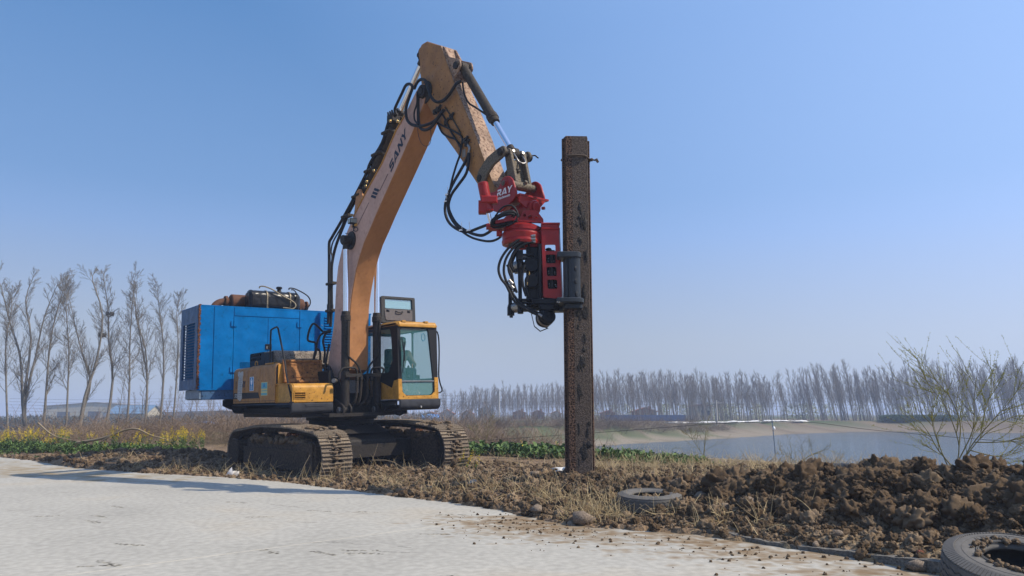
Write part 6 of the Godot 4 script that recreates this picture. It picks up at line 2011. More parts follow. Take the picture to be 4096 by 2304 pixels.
# [height, churned share, heap share, straw share]
func lie(x: float, z: float, detail := true) -> Array:
	var sd := slab_dist(x, z) if x > -62 and z > -46 and z < 17 and x < 14 else 20.0
	var churn := (1.0 - ss(3.5, 7.5, sd)) * ss(-0.4, 0.1, sd) * (1.0 - ss(-18.0, -26.0, z))
	var y := 0.015 + 0.05 * ss(0.0, 0.8, sd)
	var mx := x - MO.x
	var mz := z - MO.z
	var near_m := exp(-(mx * mx + mz * mz) / 14.0)
	y += near_m * (0.0315 * (mx * 0.78 - mz * 0.62) + 0.01)
	y += 0.1 * ss(-3.5, 0.5, x) * ss(0.2, 2.0, sd) * (1.0 - ss(-13.0, -17.0, z))
	y += 0.13 * exp(-(pow(x - 1.0, 2) + pow(z + 11.8, 2)) / 2.2)
	y += 0.28 * exp(-(pow(x + 8.6, 2) / 6.0 + pow(z + 19.0, 2) / 1.5))
	y += 0.5 * exp(-(pow(x + 11.5, 2) / 8.0 + pow(z + 30.0, 2) / 6.0))
	y += 0.16 * exp(-(pow(x - 4.6, 2) / 5.0 + pow(z + 13.0, 2) / 6.0))
	y += 0.07 * ss(0.02, 0.14, sd) * ss(1.6, 2.4, x) * ss(-9.0, -8.2, z)
	var heap := 0.0
	if x > -0.5 and z > -13 and z < -2:
		var p := Vector2(x, z)
		for i in crest.size() - 1:
			var a := Vector2(crest[i].x, crest[i].z)
			var b := Vector2(crest[i + 1].x, crest[i + 1].z)
			var q := Geometry2D.get_closest_point_to_segment(p, a, b)
			var t := a.distance_to(q) / a.distance_to(b)
			var d := p.distance_to(q)
			heap = maxf(heap, lerpf(crest[i].y, crest[i + 1].y, t) * exp(-pow(d / 0.95, 2.4)))
	var hs := clampf(heap / 0.3, 0, 1)
	y = maxf(y, heap + 0.25 * y)
	y -= maxf(y - 0.1, 0.0) * exp(-(pow(x - 1.6, 2) + pow(z + 9.1, 2)) / 0.35)
	var sh := shore_dist(x, z)
	var straw := (1.0 - churn) * ss(-26.0, -20.0, z) * ss(0.5, 3.0, x) + ss(1.5, 4.0, x) * ss(-18.0, -12.0, z) * (1.0 - hs) * 0.8
	if detail:
		var b := n_big.get_noise_2d(x * 2.0, z * 2.0)
		var m := n_mid.get_noise_2d(x * 2.2, z * 2.2)
		var f := n_fine.get_noise_2d(x * 2.4, z * 2.4)
		var amp := churn + 0.15
		y += amp * (0.03 * b + 0.035 * m + 0.028 * absf(f)) + hs * (0.11 * m + 0.07 * f + 0.05 * n_fine.get_noise_2d(x * 7.0, z * 7.0) + 0.05 * absf(b))
		y += 0.1 * n_far.get_noise_2d(x, z) * ss(20.0, 60.0, -z)
	if sd < 0.0:
		y = lerpf(y, -0.25, ss(0.0, 0.22, -sd + 0.13 * n_mid.get_noise_2d(x * 3.0, z * 3.0)))
	if z < -30 and x < 0:
		y -= 1.4 * ss(35.0, 130.0, -z) * ss(4.0, -30.0, x)
	if sh < 20.0:
		var wide := lerpf(5.5, 9.5, ss(-22.0, -45.0, z))
		var rise := ss(0.0, wide, sh)
		if z < -50:
			rise = lerpf(ss(0.0, wide, sh) * 0.5, 1.0, ss(wide * 0.62, wide * 0.9, sh + n_mid.get_noise_2d(x * 0.5, z * 0.5) * 1.5)) if sh < wide else 1.0
		y = lerpf(WATER - 0.02 + minf(sh, 0.0) * 0.12, y, rise)
	return [y, churn, hs, straw, sd, sh]


func ground_y(x: float, z: float) -> float:
	return lie(x, z)[0]


func lines(a: float, b: float, step: float, lo: float, hi: float, grow: float) -> PackedFloat32Array:
	var left := []
	var s := step
	var v := a
	while v > lo:
		s *= grow
		v -= s
		left.append(v)
	left.reverse()
	var out := PackedFloat32Array(left)
	v = a
	while v < b:
		out.append(v)
		v += step
	s = step
	while v < hi:
		out.append(v)
		s *= grow
		v += s
	return out


func terrain() -> void:
	var xs := lines(-10.0, 6.0, 0.06, -900.0, 900.0, 1.1)
	var zs := lines(-17.0, -4.2, 0.06, -900.0, 60.0, 1.085)
	var w := xs.size()
	var h := zs.size()
	var mb := MB.new()
	mb.v.resize(w * h)
	mb.n.resize(w * h)
	mb.c.resize(w * h)
	for j in h:
		for i in w:
			var x := xs[i]
			var z := zs[j]
			var l := lie(x, z)
			mb.v[j * w + i] = Vector3(x, l[0], z)
			var a := n_mid.get_noise_2d(x * 1.3 + 40, z * 1.3) * 0.5 + 0.5
			var b := n_far.get_noise_2d(x * 3.0, z * 8.0) * 0.5 + 0.5
			var dirt := Color(0.19, 0.125, 0.073).lerp(Color(0.32, 0.225, 0.14), a)
			var field := Color(0.27, 0.2, 0.125).lerp(Color(0.09, 0.13, 0.045), ss(0.42, 0.6, b))
			var c := dirt
			var far := ss(-24.0, -34.0, z)
			if far > 0: c = c.lerp(field, far)
			var st: float = clampf(l[3] * (0.5 + a), 0, 1)
			c = c.lerp(Color(0.32, 0.25, 0.145), st * 0.8)
			c = c.lerp(Color(0.08, 0.052, 0.03).lerp(Color(0.15, 0.1, 0.06), a), l[2])  # wet heap soil, darkened further to stand in for shade on its slope
			var sh: float = l[5]
			if sh < 11.0:
				var sand := Color(0.36, 0.305, 0.22).lerp(Color(0.27, 0.215, 0.15), ss(20.0, 60.0, x) * 0.8 + 0.2 * a)
				c = c.lerp(sand.lerp(Color(0.19, 0.145, 0.098), ss(4.5, 7.0, sh)), 1.0 - ss(7.5, 10.0, sh))
				if z < -40 and x < 22 and sh > 4.2 and sh < 7.0 + a:
					c = c.lerp(Color(0.1, 0.14, 0.05), 0.75 * ss(4.2, 5.0, sh + a))
				if sh < 0.5: c = c.lerp(Color(0.16, 0.125, 0.085), 0.6)
			mb.c[j * w + i] = c
	for j in h:
		for i in w:
			var i0 := maxi(i - 1, 0)
			var i1 := mini(i + 1, w - 1)
			var j0 := maxi(j - 1, 0)
			var j1 := mini(j + 1, h - 1)
			var dx := mb.v[j * w + i1] - mb.v[j * w + i0]
			var dz := mb.v[j1 * w + i] - mb.v[j0 * w + i]
			mb.n[j * w + i] = dz.cross(dx).normalized()
	for j in h - 1:
		for i in w - 1:
			var q := j * w + i
			mb.face(q, q + w, q + w + 1)
			mb.face(q, q + w + 1, q + 1)
	tag(put(mb.mesh(), "ground", M.soil, self), "", "", "", "structure")
	# the pond
	var p := MB.new()
	p.xf = XZ
	p.cap(MB.ccw(Geometry2D.offset_polygon(shore, 1.5)[0]), -WATER, false)
	var m := mat("pond_water", lin(0.05, 0.075, 0.085), 0.1, 0.0, null, 1, null)
	m.uv1_triplanar = true
	m.uv1_world_triplanar = true
	m.uv1_scale = Vector3(0.22, 0.22, 0.5)
	m.normal_enabled = true
	m.normal_texture = bumps(512, 61, 0.045, 4, 5.0)
	m.normal_scale = 0.55
	tag(put(p.mesh(), "pond_water", m, self), "", "", "", "structure")


func concrete() -> void:
	var w := 2048
	var a := bytes(noise(301, 0.004, 5), w)
	var b := bytes(noise(302, 0.06, 4), w)
	var d := bytes(noise(303, 0.018, 4), w)
	var out := PackedByteArray()
	out.resize(w * w * 3)
	var i := 0
	for k in w * w:
		var t := 0.93 + ((a[k] - 128) * 0.42 + (b[k] - 128) * 0.13 + (d[k] - 128) * 0.08) * 0.0011
		var s := clampf((a[k] - 150) / 90.0, 0, 1) * 0.06
		out[i] = int(clampf(t * (1.0 - s * 0.6), 0, 1) * 255)
		out[i + 1] = int(clampf(t * (0.995 - s), 0, 1) * 255)
		out[i + 2] = int(clampf(t * (0.985 - s * 1.5), 0, 1) * 255)
		i += 3
	var im := Image.create_from_data(w, w, false, Image.FORMAT_RGB8, out)
	# scratches, spalls and trodden-in soil; the image covers 24 m, its middle at (-4, -10)
	rng.seed = 77
	var spot := func(x: float, z: float, r: float, c: Color, k: float):
		var u := fposmod(x / 24.0, 1.0) * w
		var v := fposmod(z / 24.0, 1.0) * w
		var q := r / 24.0 * w
		for yy in range(int(v - q), int(v + q) + 1):
			for xx in range(int(u - q), int(u + q) + 1):
				var e := Vector2(xx - u, yy - v).length() / q
				if e < 1.0:
					var px := posmod(xx, w)
					var py := posmod(yy, w)
					im.set_pixel(px, py, im.get_pixel(px, py).lerp(c, k * (1.0 - e * e)))
	for n in 70:
		var x := rng.randf_range(-10, 3)
		var z := rng.randf_range(-13, -3)
		var dir := Vector2.from_angle(rng.randf_range(-0.6, 0.9))
		var l := rng.randf_range(0.1, 0.7)
		var c := Color(0.3, 0.29, 0.27) if n % 3 else Color(0.95, 0.94, 0.9)
		for s in int(l / 0.008):
			spot.call(x + dir.x * s * 0.008 + rng.randf_range(-0.008, 0.008), z + dir.y * s * 0.008, 0.012, c, rng.randf_range(0.0, 0.5))
	for n in 60:
		var x := rng.randf_range(-8, 3)
		var z := rng.randf_range(-11, -3)
		var dir := Vector2.from_angle(rng.randf_range(-0.5, 0.8))
		for s in 45:
			var o := dir * rng.randf_range(-0.16, 0.16) + Vector2(rng.randfn(0, 0.02), rng.randfn(0, 0.02))
			spot.call(x + o.x, z + o.y, rng.randf_range(0.008, 0.018), Color(0.28, 0.26, 0.22) if rng.randf() < 0.6 else Color(0.93, 0.9, 0.82), 0.75)
	# soil smeared on the slab near the heap and at the far left
	for n in 1500:
		var e := edge[13 + rng.randi() % 9]
		var q := e + Vector2(-rng.randf() * rng.randf() * 1.5, rng.randf() * rng.randf() * 1.6 - 0.1)
		for s in 3:
			spot.call(q.x + rng.randfn(0, 0.09), q.y + rng.randfn(0, 0.03), rng.randf_range(0.02, 0.075), Color(0.66, 0.54, 0.4), 0.22)
	for n in 900:
		var e := edge[3 + rng.randi() % 5].lerp(edge[4 + rng.randi() % 4], rng.randf())
		var q := e + Vector2(-rng.randf() * 2.5, rng.randf() * 1.2)
		spot.call(q.x, q.y, rng.randf_range(0.05, 0.2), Color(0.74, 0.63, 0.46), 0.22)
	for n in 500:
		var q := Vector2(2.2, -5.2) + Vector2(rng.randfn(0, 0.55), rng.randfn(0, 0.35))
		spot.call(q.x, q.y, rng.randf_range(0.03, 0.12), Color(0.68, 0.56, 0.43), 0.2)
	for n in 34:
		# pale brown line round the dried puddle
		var an := PI + n * 0.075
		spot.call(2.3 + cos(an) * 0.9, -5.2 + sin(an) * 0.75, 0.035, Color(0.55, 0.44, 0.33), 0.4)
	var tex := ImageTexture.create_from_image(im)
	var m := mat("slab", lin(0.6, 0.575, 0.505), 0.85, 0.0, tex, 1.0 / 24.0)
	m.uv1_world_triplanar = true
	m.detail_enabled = true
	m.detail_blend_mode = BaseMaterial3D.BLEND_MODE_MUL
	m.detail_uv_layer = BaseMaterial3D.DETAIL_UV_2
	m.detail_albedo = skin(512, 401, 0.02, 0.35, 0.12, Color(0.7, 0.69, 0.66, 0.5), 0.72, 0.08, 0.2)
	m.uv2_triplanar = true
	m.uv2_world_triplanar = true
	m.uv2_scale = Vector3.ONE * 0.9
	# saw cuts divide the slab
	var cuts := [[Vector2(-3.0, -1.6), Vector2(0.6, -9.05)], [Vector2(0.35, -9.4), Vector2(-0.5, -7.0)]]
	var pieces := [MB.ccw(edge)]
	var j0 := Vector3(-3.39, 0, -6.067)
	var j1 := Vector3(-1.149, 0, -8.343)
	var j2 := Vector3(0.203, 0, -9.738)
	var d1 := Vector2(j1.x - j0.x, j1.z - j0.z).normalized()
	var c0 := Vector2(j0.x, j0.z) - d1 * 14.0
	var c1 := Vector2(j2.x, j2.z) + Vector2(j2.x - j1.x, j2.z - j1.z).normalized() * 1.5
	var nn := Vector2(-d1.y, d1.x) * 0.005
	var mid := Vector2(j1.x, j1.z)
	var cut := PackedVector2Array([c0 + nn, mid + nn, c1 + nn, c1 - nn, mid - nn, c0 - nn])
	var next := []
	for q in pieces:
		next.append_array(Geometry2D.clip_polygons(q, cut))
	var mb := MB.new()
	for q in next:
		var o := MB.ccw(q)
		mb.xf = XZ
		mb.prism(o, 0.0, 0.14, 0.006)
	mb.xf = Transform3D()
	tag(part(mb, "concrete_slab", m, self), "", "", "", "structure")
	# the slab's raised neighbour: a low broken edge under the soil
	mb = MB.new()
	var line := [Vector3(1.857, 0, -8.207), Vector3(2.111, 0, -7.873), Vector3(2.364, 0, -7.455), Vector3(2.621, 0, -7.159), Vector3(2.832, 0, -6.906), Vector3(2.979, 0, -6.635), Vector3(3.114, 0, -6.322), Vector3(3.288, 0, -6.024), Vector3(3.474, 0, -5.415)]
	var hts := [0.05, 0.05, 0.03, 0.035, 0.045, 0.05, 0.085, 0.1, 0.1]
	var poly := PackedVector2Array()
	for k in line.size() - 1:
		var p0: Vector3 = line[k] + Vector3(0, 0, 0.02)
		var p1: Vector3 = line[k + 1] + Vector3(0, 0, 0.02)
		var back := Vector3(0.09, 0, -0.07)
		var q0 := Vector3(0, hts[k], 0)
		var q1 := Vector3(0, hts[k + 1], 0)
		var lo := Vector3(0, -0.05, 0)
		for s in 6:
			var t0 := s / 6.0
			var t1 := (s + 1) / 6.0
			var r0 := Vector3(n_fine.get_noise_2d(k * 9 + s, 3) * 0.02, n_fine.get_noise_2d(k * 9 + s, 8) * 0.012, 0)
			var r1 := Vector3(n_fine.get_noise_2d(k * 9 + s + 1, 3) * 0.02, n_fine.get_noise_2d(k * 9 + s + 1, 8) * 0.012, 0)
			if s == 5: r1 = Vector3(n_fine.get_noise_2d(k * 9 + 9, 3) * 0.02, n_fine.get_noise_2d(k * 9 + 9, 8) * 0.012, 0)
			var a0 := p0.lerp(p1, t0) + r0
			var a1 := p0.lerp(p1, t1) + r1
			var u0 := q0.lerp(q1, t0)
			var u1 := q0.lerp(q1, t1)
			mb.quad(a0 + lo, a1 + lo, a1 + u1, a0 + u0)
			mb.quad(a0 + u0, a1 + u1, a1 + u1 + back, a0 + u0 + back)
	tag(part(mb, "slab_edge", M.slab_side_shaded, self), "", "", "", "structure")


func many(called: String, mesh: Mesh, m: Material, places: Array, colors: Array, parent: Node = self, label := "", category := "") -> void:
	var mm := MultiMesh.new()
	mm.transform_format = MultiMesh.TRANSFORM_3D
	mm.use_colors = true
	mm.mesh = mesh
	mm.instance_count = places.size()
	for i in places.size():
		mm.set_instance_transform(i, places[i])
		mm.set_instance_color(i, colors[i])
	var o := MultiMeshInstance3D.new()
	o.multimesh = mm
	o.material_override = m
	o.name = numbered(called)
	parent.add_child(o, true)
	tag(o, label, category, "", "stuff")


func turned(p: Vector3, s: Vector3, tilt := 3.0) -> Transform3D:
	return Transform3D(Basis.from_euler(Vector3(rng.randf() * tilt, rng.randf() * TAU, rng.randf() * tilt)).scaled(s) if tilt > 1 else Basis.from_euler(Vector3(rng.randf_range(-tilt, tilt), rng.randf() * TAU, rng.randf_range(-tilt, tilt))) * Basis.from_scale(s), p)


func clods() -> void:
	var kinds := []
	for i in 7:
		var mb := MB.new()
		mb.lump(Vector3(), Vector3(1, 0.75, 0.85), nz, 0.6, 10, 1.3, Vector3(i * 7.3, i * 3.1, 0))
		kinds.append(mb.mesh())
	var at := []
	var tint := []
	for i in 7:
		at.append([])
		tint.append([])
	rng.seed = 500
	var add := func(x: float, z: float, s: float, l: Array):
		var k := rng.randi() % 7
		var c := rng.randf()
		var col := Color(0.11, 0.072, 0.04).lerp(Color(0.34, 0.25, 0.16), c * c * (1.0 - 0.6 * l[2]))  # clods on the heap tinted darker along with its painted shade
		at[k].append(Transform3D(Basis.from_euler(Vector3(rng.randf() * 6, rng.randf() * 6, rng.randf() * 6)).scaled(Vector3.ONE * s), Vector3(x, l[0] + s * 0.12, z)))
		tint[k].append(col)
	var n := 0
	while n < 26000:
		var t := rng.randf()
		var x := rng.randf_range(-15, 6)
		var z := rng.randf_range(-22, -4.4)
		var l := lie(x, z)
		if l[4] < -0.05 or l[4] > 5.5 or rng.randf() > l[1] + 0.05:
			continue
		if rng.randf() > 0.35 + 0.65 * l[2] and z < -12 and rng.randf() > 0.5:
			continue
		var s := 0.006 + 0.022 * pow(rng.randf(), 2.6) + (0.06 * pow(rng.randf(), 8.0))
		add.call(x, z, s, l)
		n += 1
	n = 0
	while n < 30000:
		# the heap and its foot
		var i := rng.randi() % (crest.size() - 1)
		var q: Vector3 = crest[i].lerp(crest[i + 1], rng.randf())
		var x := q.x + rng.randfn(0, 0.75)
		var z := q.z + rng.randfn(0, 0.75)
		var l := lie(x, z)
		if l[4] < 0.02:
			continue
		var s: float = 0.007 + 0.024 * pow(rng.randf(), 2.6) + (0.1 * pow(rng.randf(), 40.0)) * (0.4 + l[2])
		add.call(x, z, s, l)
		n += 1
	n = 0
	while n < 420:
		# crumbs scattered on the slab
		var i := 12 + rng.randi() % 9
		var q: Vector2 = edge[i].lerp(edge[i + 1], rng.randf()) + Vector2(-absf(rng.randfn(0, 0.55)), absf(rng.randfn(0, 0.6)))
		if slab_dist(q.x, q.y) > -0.03:
			continue
		add.call(q.x, q.y, 0.004 + 0.014 * pow(rng.randf(), 3.0), [0.001, 1.0, 0.6])
		n += 1
	for i in 7:
		many("clods", kinds[i], M.clod, at[i], tint[i], self, "loose brown clods of dug earth beyond the concrete" if i == 0 else "loose brown clods of dug earth beyond the concrete", "soil")


func blade(h: float, bend: float, w: float) -> ArrayMesh:
	var mb := MB.new()
	var pts := []
	for i in 5:
		var t := i / 4.0
		pts.append(Vector3(bend * t * t, h * t * (1.0 - 0.25 * bend * t), 0))
	mb.tube(pts, w, 3, w * 0.35, false)
	return mb.mesh()


func leaf_rosette(seed_: int) -> ArrayMesh:
	var mb := MB.new()
	rng.seed = seed_
	for i in 9:
		var a := rng.randf() * TAU
		var l := rng.randf_range(0.12, 0.26)
		var up := rng.randf_range(0.25, 1.1)
		var d := Vector3(cos(a) * cos(up), sin(up), sin(a) * cos(up))
		var s := d.cross(Vector3(0, 1, 0)).normalized() * l * rng.randf_range(0.2, 0.32)
		var p := Vector3(cos(a) * 0.02, rng.randf() * 0.18, sin(a) * 0.02)
		var m := p + d * l * 0.55 + Vector3(0, 0.01, 0)
		var e := p + d * l - Vector3(0, l * 0.3, 0)
		mb.col = Color.from_hsv(0.27, 0.3, rng.randf_range(0.75, 1.0))
		mb.tri(p, m + s, m - Vector3(0, 0.02, 0))
		mb.tri(p, m - Vector3(0, 0.02, 0), m - s)
		mb.tri(m + s, e, m - Vector3(0, 0.02, 0))
		mb.tri(m - Vector3(0, 0.02, 0), e, m - s)
	return mb.mesh()


func ground_cover() -> void:
	# straw: bent dead stalks along the slab edge, on the knoll and across the bank
	var kinds := [blade(0.2, 0.1, 0.0035), blade(0.16, 0.14, 0.004), blade(0.28, 0.08, 0.003), blade(0.12, 0.12, 0.005)]
	var at := [[], [], [], []]
	var tint := [[], [], [], []]
	rng.seed = 900
	var n := 0
	while n < 7500:
		var x: float
		var z: float
		var mode := n % 5
		if mode < 2:
			var i := 5 + rng.randi() % 13
			var q: Vector2 = edge[i].lerp(edge[i + 1], rng.randf())
			x = q.x + rng.randfn(0.25, 0.3)
			z = q.y - absf(rng.randfn(0.25, 0.35))
			if n_mid.get_noise_2d(x * 0.8, z * 0.8) < 0.05:
				x += 0.4
				if rng.randf() < 0.7:
					n += 1
					continue
		elif mode < 4:
			x = rng.randf_range(1.2, 7.5)
			z = rng.randf_range(-17, -10)
		else:
			x = rng.randf_range(-4, 5)
			z = rng.randf_range(-24, -15)
		var l := lie(x, z)
		n += 1
		if l[4] < 0.03 or l[2] > 0.5 or l[5] < 1.0:
			continue
		var k := rng.randi() % 4
		var flat := rng.randf() < (0.55 if mode < 2 else 0.4)
		var b := Basis.from_euler(Vector3(rng.randfn(0, 1.3 if flat else 0.35), rng.randf() * TAU, rng.randfn(0, 1.2 if flat else 0.35))).scaled(Vector3.ONE * rng.randf_range(0.6, 1.5))
		at[k].append(Transform3D(b, Vector3(x, l[0] + (0.02 if flat else -0.01), z)))
		tint[k].append(Color(0.3, 0.22, 0.115).lerp(Color(0.5, 0.4, 0.23), rng.randf()))
	for k in 4:
		many("dry_grass", kinds[k], M.straw, at[k], tint[k], self, "straw-coloured dry grass stalks on the bank and slab edge", "grass")
	# green leafy crop on the bank right of the tracks, and at the foot of the rape
	var ros := [leaf_rosette(1), leaf_rosette(2), leaf_rosette(3)]
	at = [[], [], []]
	tint = [[], [], []]
	rng.seed = 1000
	n = 0
	while n < 6000:
		n += 1
		var p: Vector3
		if n % 3 < 2:
			var t := rng.randf()
			var c := Vector3(-2.0, 0, -22.6).lerp(Vector3(1.9, 0, -20.2), t * 2.0) if t < 0.5 else Vector3(1.9, 0, -20.2).lerp(Vector3(5.6, 0, -17.6), t * 2.0 - 1.0)
			p = c + Vector3(rng.randfn(0, 0.5), 0, rng.randfn(0, 0.75))
			if t > 0.8 and rng.randf() < 0.5:
				continue
		else:
			p = Vector3(rng.randf_range(-24, -9.5), 0, 0)
			p.z = -22.2 - 0.3 * (-9.0 - p.x) + rng.randfn(0, 0.9)
		if n_big.get_noise_2d(p.x * 1.6, p.z * 1.6) < -0.1:
			continue
		var s: float = rng.randf_range(0.42, 0.95)
		if p.x > 1.5:
			s *= lerpf(0.9, 0.45, ss(1.5, 5.0, p.x))
			if p.x > 4.6: continue
		at[n % 3].append(turned(Vector3(p.x, ground_y(p.x, p.z), p.z), Vector3(s, s * rng.randf_range(0.8, 1.6), s), 0.25))
		tint[n % 3].append(Color(0.045, 0.075, 0.022).lerp(Color(0.17, 0.21, 0.075), rng.randf()))
	for k in 3:
		many("leafy_greens", ros[k], M.leafy, at[k], tint[k], self, "low green leafy plants along the edge of the bank", "plants")
	# flowering rape on the left: stems with leaves, heads of yellow petals
	var stem := MB.new()
	rng.seed = 1100
	for i in 4:
		var top := Vector3(rng.randfn(0, 0.1), rng.randf_range(0.55, 0.95), rng.randfn(0, 0.1))
		stem.col = Color(0.09, 0.13, 0.04)
		stem.tube([Vector3(), top * 0.5 + Vector3(0.02, 0, 0), top], 0.007, 3, 0.004, false)
		for k in 5:
			var q := top * rng.randf_range(0.2, 0.85)
			var d := Vector3(rng.randfn(), rng.randf(), rng.randfn()).normalized() * rng.randf_range(0.08, 0.16)
			var s := d.cross(Vector3.UP).normalized() * 0.03
			stem.col = Color(0.06, 0.11, 0.03).lerp(Color(0.14, 0.2, 0.07), rng.randf())
			stem.tri(q, q + d * 0.6 + s, q + d)
			stem.tri(q, q + d, q + d * 0.6 - s)
		stem.col = Color(0.72, 0.52, 0.02)
		for k in 15:
			var q := top + Vector3(rng.randfn(0, 0.035), rng.randfn(0.0, 0.045), rng.randfn(0, 0.035))
			var d := Vector3(rng.randfn(), rng.randfn(), rng.randfn()).normalized() * 0.022
			var s := d.cross(Vector3(0.3, 0.5, 0.8)).normalized() * 0.02
			stem.tri(q - s, q + s, q + d)
	var rape := stem.mesh()
	at = []
	tint = []
	n = 0
	while n < 330:
		n += 1
		var x := rng.randf_range(-26, -9.6)
		if x > -13.4 and x < -11.6 and rng.randf() < 0.8:
			continue
		var z := -23.6 - 0.3 * (-9.0 - x) + rng.randfn(0, 1.2)
		if n_big.get_noise_2d(x * 1.2, z * 1.2 + 9) < -0.25:
			continue
		at.append(turned(Vector3(x, ground_y(x, z), z), Vector3.ONE * rng.randf_range(0.35, 0.8), 0.15))
		tint.append(Color(1, 1, 1).darkened(rng.randf() * 0.25))
	for q in [Vector3(-0.95, 0, -15.9), Vector3(-0.75, 0, -15.7), Vector3(0.2, 0, -22.2), Vector3(1.2, 0, -21.5), Vector3(-3.5, 0, -23.5)]:
		at.append(turned(Vector3(q.x, ground_y(q.x, q.z) - 0.3, q.z), Vector3.ONE * 0.7, 0.1))
		tint.append(Color(1, 1, 1))
	many("rape_flowers", rape, M.bloom, at, tint, self, "yellow flowering rape plants in a belt beneath the bare trees", "flowers")
	# dead brush: tangles of fine stems on the left bank
	var tangle := MB.new()
	rng.seed = 1200
	for i in 40:
		var a := Vector3(rng.randfn(0, 0.3), rng.randf() * 0.2, rng.randfn(0, 0.3))
		var d := Vector3(rng.randfn(0, 0.6), rng.randf_range(0.1, 0.9), rng.randfn(0, 0.6))
		tangle.tube([a, a + d * 0.4 + Vector3(0.04, 0.03, 0), a + d * rng.randf_range(0.6, 1.0)], 0.006, 3, 0.003, false)
	at = []
	tint = []
	for i in 560:
		var x := rng.randf_range(-19, -3.5) if i % 4 else rng.randf_range(-4, 4)
		var z := rng.randf_range(-37, -27)
		at.append(turned(Vector3(x, ground_y(x, z), z), Vector3.ONE * rng.randf_range(0.6, 1.3), 0.5))
		tint.append(Color(0.12, 0.085, 0.06).lerp(Color(0.26, 0.19, 0.13), rng.randf()))
	for i in 160:
		# brush hanging over the far bank
		var t := rng.randf()
		var q := Vector2(-6, -62).lerp(Vector2(26, -92), t) + Vector2(rng.randfn(0, 1.2), rng.randfn(0, 1.2))
		var l := lie(q.x, q.y)
		if l[5] < 5.0:
			continue
		at.append(turned(Vector3(q.x, l[0], q.y), Vector3.ONE * rng.randf_range(0.8, 1.7), 0.5))
		tint.append(Color(0.1, 0.075, 0.055).lerp(Color(0.16, 0.12, 0.085), rng.randf()))
	many("dead_brush", tangle.mesh(), M.straw, at, tint, self, "tangled brown dead brush on the banks behind the machine", "brush")


